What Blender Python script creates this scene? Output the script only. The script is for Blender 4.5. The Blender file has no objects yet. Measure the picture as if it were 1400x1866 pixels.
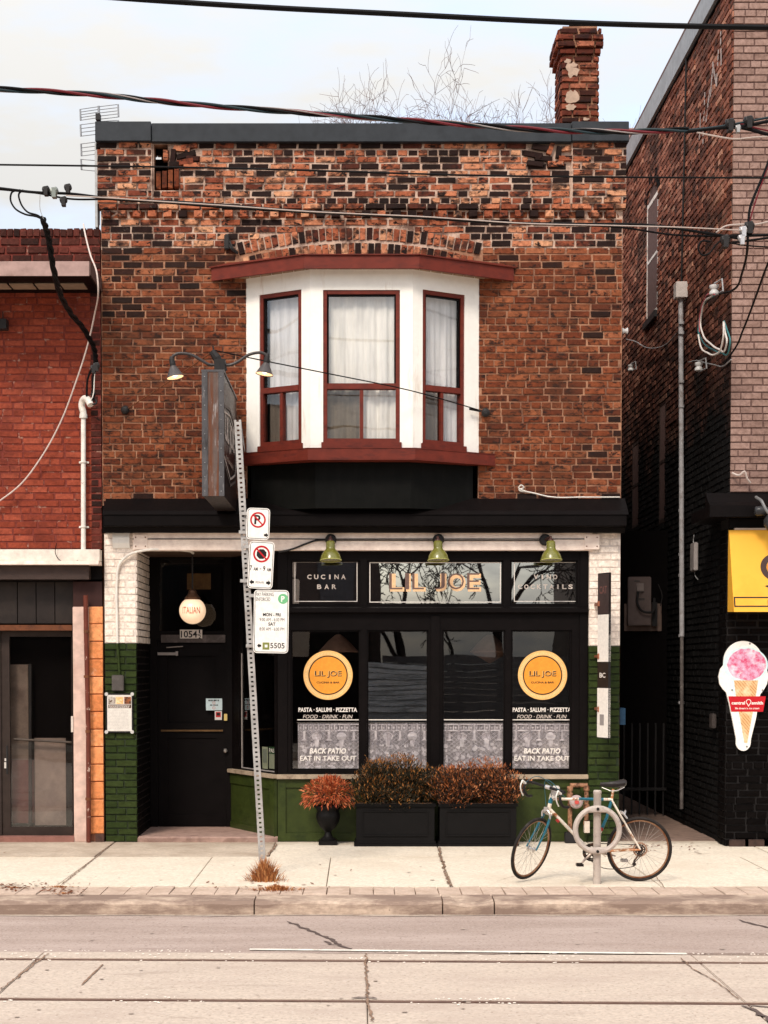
import bpy, bmesh, math, random
from mathutils import Vector, Matrix, noise as mnoise
R = math.radians
rnd = random.Random(7)
S = bpy.context.scene
COL = S.collection
# ------------------------------------------------------------------ camera, world, sun, exposure
CAMZ, DIST, FPX, PITCH, HOR, VPX = 2.15, 19.0, 3040.0, R(2.2), 1215.0, 655.0
CY = HOR + FPX * math.tan(PITCH)
cam = bpy.data.cameras.new('camera')
cam.sensor_fit = 'HORIZONTAL'; cam.sensor_width = 36.0
cam.lens = 36.0 * FPX / 1400.0
cam.shift_x = (700.0 - VPX) / 1400.0
cam.shift_y = (CY - 933.0) / 1400.0
cam.clip_end = 3000; cam.clip_start = 0.1
camo = bpy.data.objects.new('camera', cam); COL.objects.link(camo)
camo.location = (0, -DIST, CAMZ); camo.rotation_euler = (R(90) - PITCH, 0, 0)
S.camera = camo
S.view_settings.view_transform = 'Standard'; S.view_settings.look = 'None'
S.view_settings.gamma = 1.0; S.view_settings.use_curve_mapping = False
S.view_settings.exposure = 0.93
S.cycles.use_denoising = True
S.cycles.max_bounces = 8; S.cycles.transparent_max_bounces = 16
S.cycles.caustics_reflective = False; S.cycles.caustics_refractive = False

SUN_EL, SUN_AZ = R(47), R(200)      # azimuth measured as the sky texture does
W = bpy.data.worlds.new('World'); S.world = W; W.use_nodes = True
nt = W.node_tree; nt.nodes.clear()
def N(t, typ, **k):
    n = t.nodes.new(typ)
    for a, b in k.items(): setattr(n, a, b)
    return n
wo = N(nt, 'ShaderNodeOutputWorld'); bg = N(nt, 'ShaderNodeBackground')
sky = N(nt, 'ShaderNodeTexSky', sky_type='NISHITA'); sky.sun_disc = False
sky.sun_elevation = SUN_EL; sky.sun_rotation = SUN_AZ; sky.dust_density = 2.0
tc = N(nt, 'ShaderNodeTexCoord'); mp = N(nt, 'ShaderNodeMapping'); mp.inputs['Scale'].default_value = (1.0, 1.0, 3.2)
nz = N(nt, 'ShaderNodeTexNoise'); nz.inputs['Scale'].default_value = 4.2; nz.inputs['Detail'].default_value = 6
nz.inputs['Roughness'].default_value = 0.55
mr = N(nt, 'ShaderNodeMapRange'); mr.inputs[1].default_value = 0.36; mr.inputs[2].default_value = 0.58
mr.inputs[3].default_value = 0.48; mr.inputs[4].default_value = 1.0
sx = N(nt, 'ShaderNodeSeparateXYZ')
el = N(nt, 'ShaderNodeMapRange'); el.inputs[1].default_value = 0.0; el.inputs[2].default_value = 1.0
el.inputs[3].default_value = 2.15; el.inputs[4].default_value = 8.4      # an overcast sky is brighter overhead
cl = N(nt, 'ShaderNodeVectorMath', operation='SCALE'); cl.inputs[0].default_value = (1.0, 0.985, 0.955)
skm = N(nt, 'ShaderNodeVectorMath', operation='SCALE'); skm.inputs['Scale'].default_value = 1.9
mx = N(nt, 'ShaderNodeMix', data_type='RGBA')
L = nt.links.new
L(tc.outputs['Generated'], mp.inputs[0]); L(mp.outputs[0], nz.inputs['Vector']); L(nz.outputs['Fac'], mr.inputs[0])
L(tc.outputs['Generated'], sx.inputs[0]); L(sx.outputs['Z'], el.inputs[0]); L(el.outputs[0], cl.inputs['Scale'])
L(sky.outputs[0], skm.inputs[0])
L(mr.outputs[0], mx.inputs[0]); L(skm.outputs[0], mx.inputs[6]); L(cl.outputs[0], mx.inputs[7])
L(mx.outputs[2], bg.inputs[0]); bg.inputs[1].default_value = 0.115
L(bg.outputs[0], wo.inputs[0])
sl = bpy.data.lights.new('sun', 'SUN'); sl.energy = 1.5; sl.angle = R(14); sl.color = (1.0, 0.90, 0.78)
so = bpy.data.objects.new('sun', sl); COL.objects.link(so); so.location = (-6, -30, 30)
sd = Vector((math.sin(SUN_AZ) * math.cos(SUN_EL), math.cos(SUN_AZ) * math.cos(SUN_EL), math.sin(SUN_EL)))
so.rotation_euler = sd.to_track_quat('Z', 'Y').to_euler()

# ------------------------------------------------------------------ pixel <-> place
CF = Vector((0, math.cos(PITCH), -math.sin(PITCH))); CU = Vector((0, math.sin(PITCH), math.cos(PITCH)))
CO = Vector((0, -DIST, CAMZ))
def ray(px, py):
    return Vector((1, 0, 0)) * ((px - VPX) / FPX) + CU * (-(py - CY) / FPX) + CF
def at(px, py, Y):
    r = ray(px, py); return CO + r * ((Y + DIST) / r.y)
def gnd(px, py, z=0.15):
    r = ray(px, py); return CO + r * ((z - CAMZ) / r.z)
class Frame:
    def __init__(s, O, u=(1, 0, 0), v=(0, 0, 1)):
        s.O = Vector(O); s.u = Vector(u).normalized(); s.v = Vector(v).normalized(); s.n = s.u.cross(s.v)
    def pt(s, a, b, c=0.0): return s.O + s.u * a + s.v * b + s.n * c
    def px(s, px, py):
        r = ray(px, py); t = (s.O - CO).dot(s.n) / r.dot(s.n); p = CO + r * t - s.O
        return p.dot(s.u), p.dot(s.v)
def FY(Y): return Frame((0, Y, 0))
def FAB(A, B): return Frame((A[0], A[1], 0), (B[0] - A[0], B[1] - A[1], 0))
F0 = FY(0.0)

# ------------------------------------------------------------------ materials
MC = {}
def base_mat(name):
    m = bpy.data.materials.new(name); m.use_nodes = True
    t = m.node_tree; b = t.nodes['Principled BSDF']
    return m, t, b
def noise_fac(t, scale, detail=4, stretch=None, rough=0.6):
    g = N(t, 'ShaderNodeNewGeometry'); n = N(t, 'ShaderNodeTexNoise')
    n.inputs['Scale'].default_value = scale; n.inputs['Detail'].default_value = detail; n.inputs['Roughness'].default_value = rough
    if stretch:
        mp = N(t, 'ShaderNodeMapping'); mp.inputs['Scale'].default_value = stretch
        t.links.new(g.outputs['Position'], mp.inputs[0]); t.links.new(mp.outputs[0], n.inputs['Vector'])
    else: t.links.new(g.outputs['Position'], n.inputs['Vector'])
    return n.outputs['Fac']
def remap(t, f, a, b, lo=0.0, hi=1.0):
    m = N(t, 'ShaderNodeMapRange'); m.inputs[1].default_value = a; m.inputs[2].default_value = b
    m.inputs[3].default_value = lo; m.inputs[4].default_value = hi
    t.links.new(f, m.inputs[0]); return m.outputs[0]
def mixc(t, f, a, b):
    m = N(t, 'ShaderNodeMix', data_type='RGBA')
    if isinstance(f, (int, float)): m.inputs[0].default_value = f
    else: t.links.new(f, m.inputs[0])
    for i, c in ((6, a), (7, b)):
        if isinstance(c, (tuple, list)): m.inputs[i].default_value = (*c[:3], 1)
        else: t.links.new(c, m.inputs[i])
    return m.outputs[2]
def bump(t, b, f, dist=0.002, strength=0.6):
    n = N(t, 'ShaderNodeBump'); n.inputs['Distance'].default_value = dist; n.inputs['Strength'].default_value = strength
    t.links.new(f, n.inputs['Height']); t.links.new(n.outputs[0], b.inputs['Normal'])
def pm(name, col, rough=0.6, metal=0.0, wear=None, wscale=6.0, wa=0.5, wb=0.7, grain=40.0, gd=0.001, stretch=None, var=0.18, spec=0.22, wear2=None, ydirt=None, speck=None):
    if name in MC: return MC[name]
    m, t, b = base_mat(name)
    f1 = noise_fac(t, grain * 0.25, 5)
    dark = tuple(c * (1 - var) for c in col); lite = tuple(min(1, c * (1 + var)) for c in col)
    c = mixc(t, remap(t, f1, 0.3, 0.7), dark, lite)
    if wear:
        f2 = noise_fac(t, wscale, 8, stretch, 0.7)
        c = mixc(t, remap(t, f2, wa, wb), c, wear)
    if wear2:
        f4 = noise_fac(t, wear2[1], 8, wear2[4] if len(wear2) > 4 else None, 0.65)
        c = mixc(t, remap(t, f4, wear2[2], wear2[3]), c, wear2[0])
    if speck:    # fine aggregate
        c = mixc(t, remap(t, noise_fac(t, speck[0], 2), 0.60, 0.72), c, speck[1]); c = mixc(t, remap(t, noise_fac(t, speck[0] * 0.7, 2), 0.30, 0.40, 1, 0), c, speck[2])
    if ydirt:    # dirt gathered along the foot of the walls, ragged edge
        g_ = N(t, 'ShaderNodeNewGeometry'); s_ = N(t, 'ShaderNodeSeparateXYZ'); t.links.new(g_.outputs['Position'], s_.inputs[0])
        a_ = N(t, 'ShaderNodeMath', operation='MULTIPLY_ADD'); t.links.new(noise_fac(t, 2.5, 6), a_.inputs[0]); a_.inputs[1].default_value = 1.1; t.links.new(s_.outputs['Y'], a_.inputs[2])
        c = mixc(t, remap(t, a_.outputs[0], ydirt[0], ydirt[1], 0, 0.8), c, ydirt[2])
    t.links.new(c, b.inputs['Base Color'])
    f3 = noise_fac(t, grain, 4)
    t.links.new(remap(t, f3, 0.2, 0.8, max(0, rough - 0.12), min(1, rough + 0.12)), b.inputs['Roughness'])
    b.inputs['Metallic'].default_value = metal; b.inputs['Specular IOR Level'].default_value = spec
    bump(t, b, f3, gd)
    MC[name] = m; return m
def plain(name, col, rough=0.5, emit=None, es=1.0):
    if name in MC: return MC[name]
    m, t, b = base_mat(name)
    b.inputs['Base Color'].default_value = (*col, 1); b.inputs['Roughness'].default_value = rough; b.inputs['Specular IOR Level'].default_value = 0.25
    f3 = noise_fac(t, 30, 3); c = mixc(t, remap(t, f3, 0.3, 0.7), tuple(x * 0.9 for x in col), tuple(min(1, x * 1.08) for x in col))
    t.links.new(c, b.inputs['Base Color'])
    if emit:
        b.inputs['Emission Color'].default_value = (*emit, 1); b.inputs['Emission Strength'].default_value = es
    MC[name] = m; return m
def ramp_island(t, stops):
    g = N(t, 'ShaderNodeNewGeometry'); o = N(t, 'ShaderNodeObjectInfo')
    a = N(t, 'ShaderNodeMath', operation='ADD'); t.links.new(g.outputs['Random Per Island'], a.inputs[0]); t.links.new(o.outputs['Random'], a.inputs[1])
    f = N(t, 'ShaderNodeMath', operation='FRACT'); t.links.new(a.outputs[0], f.inputs[0])
    r = N(t, 'ShaderNodeValToRGB'); cr = r.color_ramp
    while len(cr.elements) < len(stops): cr.elements.new(0.5)
    for e, (p, c) in zip(cr.elements, stops): e.position = p; e.color = (*c, 1)
    t.links.new(f.outputs[0], r.inputs[0])
    return r.outputs[0], f.outputs[0]
def brick_mat(name, stops, soot=None, soot_rng=(0.52, 0.68), soot_scale=1.1, blot=(0.02, 0.012, 0.01), blot_rng=(0.56, 0.66), smear=None, smear_rng=(0.66, 0.74), rough=0.85, gd=0.004, zshade=None, spec=0.12):
    if name in MC: return MC[name]
    m, t, b = base_mat(name)
    c, f = ramp_island(t, stops)
    n1 = noise_fac(t, 22, 6, None, 0.7)
    mul = N(t, 'ShaderNodeMix', data_type='RGBA', blend_type='MULTIPLY'); mul.inputs[0].default_value = 1.0
    t.links.new(c, mul.inputs[6])
    r2 = mixc(t, remap(t, n1, 0.3, 0.7), (0.62, 0.56, 0.52), (1.25, 1.2, 1.15)); t.links.new(r2, mul.inputs[7]); c = mul.outputs[2]
    if blot:
        n2 = noise_fac(t, 9.0, 7, (1, 1, 1.6), 0.75); c = mixc(t, remap(t, n2, *blot_rng), c, blot)
    if soot:
        n3 = noise_fac(t, soot_scale, 6, (1, 1, 1.5), 0.65); c = mixc(t, remap(t, n3, soot_rng[0], soot_rng[1], 0, 0.85), c, soot)
    if smear:
        n4 = noise_fac(t, 5.0, 8, None, 0.8); c = mixc(t, remap(t, n4, *smear_rng), c, smear)
    if zshade:   # alley shade put into the colour: wall goes black below a ragged height
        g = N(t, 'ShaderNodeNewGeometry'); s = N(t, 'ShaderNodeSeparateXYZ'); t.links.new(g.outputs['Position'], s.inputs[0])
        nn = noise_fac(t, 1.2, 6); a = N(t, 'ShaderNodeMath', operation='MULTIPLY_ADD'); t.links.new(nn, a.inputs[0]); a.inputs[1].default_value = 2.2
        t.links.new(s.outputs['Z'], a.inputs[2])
        c = mixc(t, remap(t, a.outputs[0], zshade[0], zshade[1], 1, 0), c, zshade[2])
    t.links.new(c, b.inputs['Base Color']); b.inputs['Roughness'].default_value = rough; b.inputs['Specular IOR Level'].default_value = spec
    bump(t, b, noise_fac(t, 45, 6), gd, 0.8)
    MC[name] = m; return m
def glass(name, refl=0.12, tint=(0.85, 0.87, 0.88), rough=0.01, wavy=0.0):
    if name in MC: return MC[name]
    m = bpy.data.materials.new(name); m.use_nodes = True; t = m.node_tree; t.nodes.clear()
    o = N(t, 'ShaderNodeOutputMaterial'); tr = N(t, 'ShaderNodeBsdfTransparent'); gl = N(t, 'ShaderNodeBsdfGlossy')
    tr.inputs[0].default_value = (*[c ** .5 for c in tint], 1); gl.inputs['Roughness'].default_value = rough
    lw = N(t, 'ShaderNodeFresnel'); lw.inputs['IOR'].default_value = 1.5
    a = N(t, 'ShaderNodeMath', operation='ADD'); a.use_clamp = True; t.links.new(lw.outputs[0], a.inputs[0]); a.inputs[1].default_value = refl
    gg = N(t, 'ShaderNodeNewGeometry'); inv = N(t, 'ShaderNodeMath', operation='SUBTRACT'); inv.inputs[0].default_value = 1.0; t.links.new(gg.outputs['Backfacing'], inv.inputs[1])
    a2 = N(t, 'ShaderNodeMath', operation='MULTIPLY'); t.links.new(a.outputs[0], a2.inputs[0]); t.links.new(inv.outputs[0], a2.inputs[1]); a = a2
    if wavy:
        bn = N(t, 'ShaderNodeBump'); bn.inputs['Distance'].default_value = wavy; bn.inputs['Strength'].default_value = 1.0
        t.links.new(noise_fac(t, 1.3, 1), bn.inputs['Height']); t.links.new(bn.outputs[0], gl.inputs['Normal'])
    mxs = N(t, 'ShaderNodeMixShader'); t.links.new(a.outputs[0], mxs.inputs[0]); t.links.new(tr.outputs[0], mxs.inputs[1]); t.links.new(gl.outputs[0], mxs.inputs[2])
    t.links.new(mxs.outputs[0], o.inputs[0]); MC[name] = m; return m

# ------------------------------------------------------------------ mesh builder
WL = {}     # world location of every object used as a parent
def tag(o, label=None, cat=None, group=None, kind=None):
    if label: o['label'] = label
    if cat: o['category'] = cat
    if group: o['group'] = group
    if kind: o['kind'] = kind
    return o
def thing(name, loc, label=None, cat=None, group=None, kind=None):
    o = bpy.data.objects.new(name, None); COL.objects.link(o); o.location = loc; o.empty_display_size = 0.2
    WL[o] = Vector(loc); return tag(o, label, cat, group, kind)
class MB:
    def __init__(s): s.v = []; s.f = []
    def add(s, vs, fs):
        k = len(s.v); s.v += [Vector(p) for p in vs]; s.f += [[i + k for i in f] for f in fs]; return s
    def fbox(s, F, u0, u1, v0, v1, n0, n1):
        P = [F.pt(a, b, c) for c in (n0, n1) for b in (v0, v1) for a in (u0, u1)]
        return s.add(P, [[0, 2, 3, 1], [4, 5, 7, 6], [0, 1, 5, 4], [2, 6, 7, 3], [0, 4, 6, 2], [1, 3, 7, 5]])
    def box(s, x0, x1, y0, y1, z0, z1):     # y0 < y1
        return s.fbox(Frame((0, 0, 0)), x0, x1, z0, z1, -y1, -y0)
    def pbox(s, F, px0, py0, px1, py1, n0, n1):
        my, mxx = (py0 + py1) / 2, (px0 + px1) / 2
        a, b = F.px(px0, my)[0], F.px(px1, my)[0]; c, d = F.px(mxx, py1)[1], F.px(mxx, py0)[1]
        return s.fbox(F, a, b, c, d, n0, n1)
    def quad(s, a, b, c, d): return s.add([a, b, c, d], [[0, 1, 2, 3]])
    def poly(s, F, pts, n0, n1=None):
        k = len(pts)
        if n1 is None: return s.add([F.pt(a, b, n0) for a, b in pts], [list(range(k))])
        vs = [F.pt(a, b, n1) for a, b in pts] + [F.pt(a, b, n0) for a, b in pts]
        fs = [list(range(k)), list(range(2 * k - 1, k - 1, -1))] + [[i, i + k, (i + 1) % k + k, (i + 1) % k] for i in range(k)]
        return s.add(vs, fs)
    def ring(s, F, cu, cv, r0, r1, n0, n1=None, seg=40, a0=0, a1=360):
        full = abs(a1 - a0) >= 360; m = seg if full else seg + 1
        A = [R(a0 + (a1 - a0) * i / seg) for i in range(m)]
        fr = [F.pt(cu + r * math.cos(a), cv + r * math.sin(a), n0 if n1 is None else n1) for r in (r0, r1) for a in A]
        fs = []
        for i in range(m if full else m - 1):
            j = (i + 1) % m; fs.append([i, m + i, m + j, j])
        s.add(fr, fs)
        if n1 is not None:
            bk = [F.pt(cu + r * math.cos(a), cv + r * math.sin(a), n0) for r in (r0, r1) for a in A]
            k = 2 * m; f2 = []
            for i in range(m if full else m - 1):
                j = (i + 1) % m
                f2 += [[k + i, k + j, k + m + j, k + m + i], [m + i, k + m + i, k + m + j, m + j], [i, j, k + j, k + i]]
            kk = len(s.v) - len(fr); s.v += bk; s.f += [[q + kk for q in f] for f in f2]
        return s
    def tube(s, pts, r, seg=8, caps=True):
        pts = [Vector(p) for p in pts]; rs = r if isinstance(r, (list, tuple)) else [r] * len(pts)
        t0 = (pts[1] - pts[0]).normalized(); up = Vector((0, 0, 1)) if abs(t0.z) < 0.9 else Vector((0, 1, 0))
        nrm = t0.cross(up).normalized(); vs = []; n = len(pts)
        for i, p in enumerate(pts):
            t = (pts[min(i + 1, n - 1)] - pts[max(i - 1, 0)]).normalized()
            nrm = (nrm - t * nrm.dot(t)).normalized(); bi = t.cross(nrm)
            vs += [p + (nrm * math.cos(2 * math.pi * k / seg) + bi * math.sin(2 * math.pi * k / seg)) * rs[i] for k in range(seg)]
        fs = [[i * seg + k, i * seg + (k + 1) % seg, (i + 1) * seg + (k + 1) % seg, (i + 1) * seg + k] for i in range(n - 1) for k in range(seg)]
        if caps: fs += [list(range(seg - 1, -1, -1)), list(range((n - 1) * seg, n * seg))]
        return s.add(vs, fs)
    def lathe(s, c, prof, seg=24, axis=(0, 0, 1), close=True):
        ax = Vector(axis).normalized(); a = ax.cross(Vector((0, 1, 0))) if abs(ax.y) < 0.9 else ax.cross(Vector((1, 0, 0)))
        a.normalize(); b = ax.cross(a); c = Vector(c)
        vs = [c + ax * h + (a * math.cos(2 * math.pi * k / seg) + b * math.sin(2 * math.pi * k / seg)) * r for r, h in prof for k in range(seg)]
        n = len(prof); fs = [[i * seg + k, i * seg + (k + 1) % seg, (i + 1) * seg + (k + 1) % seg, (i + 1) * seg + k] for i in range(n - 1) for k in range(seg)]
        if close: fs += [list(range(seg - 1, -1, -1)), list(range((n - 1) * seg, n * seg))]
        return s.add(vs, fs)
    def torus(s, c, ax, Rr, r, seg=40, sec=8):
        ax = Vector(ax).normalized(); a = ax.cross(Vector((0, 0, 1))); a.normalize(); b = ax.cross(a); c = Vector(c)
        vs = []
        for i in range(seg):
            th = 2 * math.pi * i / seg; d = a * math.cos(th) + b * math.sin(th)
            vs += [c + d * (Rr + r * math.cos(2 * math.pi * k / sec)) + ax * (r * math.sin(2 * math.pi * k / sec)) for k in range(sec)]
        fs = [[i * sec + k, i * sec + (k + 1) % sec, ((i + 1) % seg) * sec + (k + 1) % sec, ((i + 1) % seg) * sec + k] for i in range(seg) for k in range(sec)]
        return s.add(vs, fs)
    def wall(s, F, u0, u1, v0, v1, holes, n, depth):
        us = sorted({u0, u1, *[min(max(h[i], u0), u1) for h in holes for i in (0, 1)]})
        vs = sorted({v0, v1, *[min(max(h[i], v0), v1) for h in holes for i in (2, 3)]})
        for i in range(len(us) - 1):
            for j in range(len(vs) - 1):
                a, b = (us[i] + us[i + 1]) / 2, (vs[j] + vs[j + 1]) / 2
                if any(h[0] < a < h[1] and h[2] < b < h[3] for h in holes): continue
                s.quad(F.pt(us[i], vs[j], n), F.pt(us[i + 1], vs[j], n), F.pt(us[i + 1], vs[j + 1], n), F.pt(us[i], vs[j + 1], n))
        for h in holes:
            a, b, c, d = h; m = n - depth
            s.quad(F.pt(a, c, n), F.pt(a, c, m), F.pt(a, d, m), F.pt(a, d, n)); s.quad(F.pt(b, c, m), F.pt(b, c, n), F.pt(b, d, n), F.pt(b, d, m))
            s.quad(F.pt(a, c, m), F.pt(a, c, n), F.pt(b, c, n), F.pt(b, c, m)); s.quad(F.pt(a, d, n), F.pt(a, d, m), F.pt(b, d, m), F.pt(b, d, n))
        return s
    def each(s, name, mat, parent=None, **k):      # one object per connected piece
        par = list(range(len(s.v)))
        def fd(i):
            while par[i] != i: par[i] = par[par[i]]; i = par[i]
            return i
        for f in s.f:
            for q in f[1:]: par[fd(q)] = fd(f[0])
        g = {}
        for f in s.f: g.setdefault(fd(f[0]), []).append(f)
        out = []
        for fs in g.values():
            ids = sorted({i for f in fs for i in f}); mp_ = {j: n for n, j in enumerate(ids)}; m = MB(); m.v = [s.v[i] for i in ids]; m.f = [[mp_[i] for i in f] for f in fs]; out.append(m.build(name, mat, parent, **k))
        return out
    def build(s, name, mat, parent=None, label=None, cat=None, group=None, kind=None, bev=0.0, smooth=False):
        if parent is None:
            xs = [v.x for v in s.v]; ys = [v.y for v in s.v]; o0 = Vector(((min(xs) + max(xs)) / 2, (min(ys) + max(ys)) / 2, min(v.z for v in s.v)))
        else: o0 = WL[parent]
        me = bpy.data.meshes.new(name); me.from_pydata([tuple(v - o0) for v in s.v], [], s.f); me.update()
        if bev:
            bm = bmesh.new(); bm.from_mesh(me); bmesh.ops.remove_doubles(bm, verts=bm.verts, dist=1e-5)
            bmesh.ops.bevel(bm, geom=[e for e in bm.edges if len(e.link_faces) == 2 and e.calc_face_angle(0) > 0.6], offset=bev, segments=2, affect='EDGES', clamp_overlap=True)
            bm.to_mesh(me); bm.free()
        if smooth:
            for p in me.polygons: p.use_smooth = True
            try: me.set_sharp_from_angle(angle=R(38))
            except Exception: pass
        if mat: me.materials.append(mat)
        o = bpy.data.objects.new(name, me); COL.objects.link(o)
        if parent is None: o.location = o0
        else: o.parent = parent
        WL[o] = o0
        return tag(o, label, cat, group, kind)
def spline(pts, n=8):      # Hermite with chord-length tangents, so uneven spacing does not overshoot
    pts = [Vector(p) for p in pts]; K_ = len(pts); d = [max((pts[i + 1] - pts[i]).length, 1e-6) for i in range(K_ - 1)]; T = []
    for i in range(K_):
        if i == 0: T.append((pts[1] - pts[0]) / d[0])
        elif i == K_ - 1: T.append((pts[-1] - pts[-2]) / d[-1])
        else: a, b = (pts[i] - pts[i - 1]) / d[i - 1], (pts[i + 1] - pts[i]) / d[i]; T.append((a * d[i] + b * d[i - 1]) / (d[i] + d[i - 1]))
    out = []
    for i in range(K_ - 1):
        for k in range(n):
            t = k / n; t2, t3 = t * t, t ** 3
            out.append(pts[i] * (2 * t3 - 3 * t2 + 1) + T[i] * d[i] * (t3 - 2 * t2 + t) + pts[i + 1] * (3 * t2 - 2 * t3) + T[i + 1] * d[i] * (t3 - t2))
    out.append(pts[-1]); return out
def text(body, F, px0, py0, px1, py1, n, mat, parent, name='lettering', bold=0.0, shear=0.0, du=0.0, dv=0.0, ext=0.0, uv=None):
    c = bpy.data.curves.new('t', 'FONT'); c.body = body; c.offset = bold; c.shear = shear; c.resolution_u = 3
    o = bpy.data.objects.new('t', c); COL.objects.link(o)
    dg = bpy.context.evaluated_depsgraph_get(); me = bpy.data.meshes.new_from_object(o.evaluated_get(dg))
    bpy.data.objects.remove(o); 
    vs = [v.co.copy() for v in me.vertices]; fs = [list(p.vertices) for p in me.polygons]
    if uv: a, b, lo, hi = uv
    else:
        a, hi = F.px(px0, py0); b, lo = F.px(px1, py1)
    x0 = min(v.x for v in vs); x1 = max(v.x for v in vs); y0 = min(v.y for v in vs); y1 = max(v.y for v in vs)
    m = MB(); m.add([F.pt(a + (v.x - x0) / (x1 - x0) * (b - a) + du, lo + (v.y - y0) / (y1 - y0) * (hi - lo) + dv, n) for v in vs], fs)
    bpy.data.meshes.remove(me)
    return m.build(name, mat, parent)

# ------------------------------------------------------------------ bricks
def brick_variants(name, mat, k=6, jit=0.05, seed=1):
    r = random.Random(seed); out = []
    for i in range(k):
        vs = []
        for (n, ins) in ((-0.5, 0.0), (0.28, 0.0), (0.5, 1.0)):
            for (a, b) in ((-1, -1), (1, -1), (1, 1), (-1, 1)):
                ja = r.uniform(0, jit) if n > 0 else 0; jb = r.uniform(0, jit * 2.2) if n > 0 else 0
                vs.append((a * (0.5 - ja - ins * 0.018), -n - r.uniform(0, 0.12) * (n > 0.4), b * (0.5 - jb - ins * 0.045)))
        fs = [[8, 9, 10, 11]] + [[o + i2, o + (i2 + 1) % 4, o + 4 + (i2 + 1) % 4, o + 4 + i2] for o in (0, 4) for i2 in range(4)]
        me = bpy.data.meshes.new(name); me.from_pydata(vs, [], fs); me.update(); me.materials.append(mat); out.append((me, vs, fs))
    return out
def courses(u0, u1, v0, course, nrow, blen, holes=(), hdr=6, seed=3, mort=0.011, hoff=2, wob=0.0):
    r = random.Random(seed); out = []
    for i in range(nrow):
        z0 = v0 + i * course + mort / 2; z1 = v0 + (i + 1) * course - mort / 2
        L_ = blen if (i % hdr) != hoff else blen / 2
        u = u0 - (r.uniform(0.35, 0.65) * L_ if i % 2 else r.uniform(0, 0.08) * L_)
        while u < u1 - 0.02:
            w = L_ * r.uniform(0.94, 1.06)
            if L_ == blen and r.random() < 0.05: w = blen / 2
            a, b = max(u + mort / 2, u0), min(u + w - mort / 2, u1); u += w
            if b - a < 0.035: continue
            segs = [(a, b)]
            for h in holes:
                if h[2] < (z0 + z1) / 2 < h[3]:
                    ns = []
                    for (p, q) in segs:
                        if q <= h[0] or p >= h[1]: ns.append((p, q)); continue
                        if p < h[0] - 0.03: ns.append((p, h[0]))
                        if q > h[1] + 0.03: ns.append((h[1], q))
                    segs = ns
            for (p, q) in segs: out.append((p, q, z0, z1))
    return out
def lay(F, bricks, var, parent, n_single, depth=0.05, proud=(0.006, 0.014), seed=5, tilt=0.004, pick=None, back=0.0, sname='wall_bricks', bname='brick'):
    """the first n_single bricks (largest, by pick) are objects; the rest are one stuff mesh"""
    r = random.Random(seed); key = pick or (lambda b: -(b[1] - b[0]))
    order = sorted(bricks, key=key); single, rest = order[:n_single], order[n_single:]
    rot = Matrix((F.u, -F.n, F.v)).transposed()
    for (a, b, c, d) in single:
        p = r.uniform(*proud) + back
        o = bpy.data.objects.new(bname, r.choice(var)[0]); COL.objects.link(o); o.parent = parent
        o.location = F.pt((a + b) / 2, (c + d) / 2, p - depth / 2) - WL[parent]
        o.rotation_euler = (rot @ Matrix.Rotation(r.uniform(-tilt, tilt) * 2, 3, 'Z') @ Matrix.Rotation(r.uniform(-tilt, tilt), 3, 'Y')).to_euler()
        o.scale = (b - a, depth, d - c)
    if rest:
        m = MB()
        for (a, b, c, d) in rest:
            p = r.uniform(*proud) + back; me, vs, fs = r.choice(var)
            m.add([F.pt((a + b) / 2 + v[0] * (b - a), (c + d) / 2 + v[2] * (d - c), p - depth / 2 - v[1] * depth) for v in vs], fs)
        m.build(sname, var[0][0].materials[0], parent, kind='stuff')
# ------------------------------------------------------------------ palette
MORTAR = pm('pale_mortar', (0.37, 0.19, 0.115), 0.95, wear=(0.13, 0.06, 0.04), wscale=3.0, wa=0.42, wb=0.62, grain=90, gd=0.003)
MORTAR_R = pm('red_mortar', (0.17, 0.035, 0.025), 0.95, wear=(0.36, 0.2, 0.15), wscale=9, wa=0.56, wb=0.64, grain=90, gd=0.002)
MORTAR_M = pm('grey_mortar', (0.13, 0.075, 0.066), 0.95, grain=90)
MORTAR_S = brick_mat('side_mortar', [(0.0, (0.34, 0.22, 0.165)), (1.0, (0.34, 0.22, 0.165))], soot=(0.06, 0.035, 0.03), soot_rng=(0.42, 0.6), soot_scale=1.2, blot=None, zshade=(6.0, 8.4, (0.006, 0.005, 0.005)))
BR = brick_mat('old_red_brick', [(0.0, (0.09, 0.026, 0.014)), (0.06, (0.13, 0.034, 0.016)), (0.14, (0.165, 0.042, 0.018)), (0.5, (0.185, 0.053, 0.023)), (0.85, (0.215, 0.068, 0.031)), (1.0, (0.29, 0.10, 0.046))],
               soot=(0.030, 0.015, 0.011), soot_rng=(0.47, 0.72), soot_scale=1.1, blot=(0.028, 0.013, 0.010), blot_rng=(0.50, 0.60), smear=(0.36, 0.19, 0.115), smear_rng=(0.68, 0.84))
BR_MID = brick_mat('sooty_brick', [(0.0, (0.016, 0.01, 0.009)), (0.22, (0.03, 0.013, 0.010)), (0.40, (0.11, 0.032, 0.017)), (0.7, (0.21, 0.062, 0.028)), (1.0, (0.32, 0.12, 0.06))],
               soot=(0.022, 0.013, 0.011), soot_rng=(0.50, 0.68), soot_scale=1.3, blot=(0.018, 0.01, 0.009), blot_rng=(0.52, 0.6), smear=(0.45, 0.30, 0.21), smear_rng=(0.66, 0.76))
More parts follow.
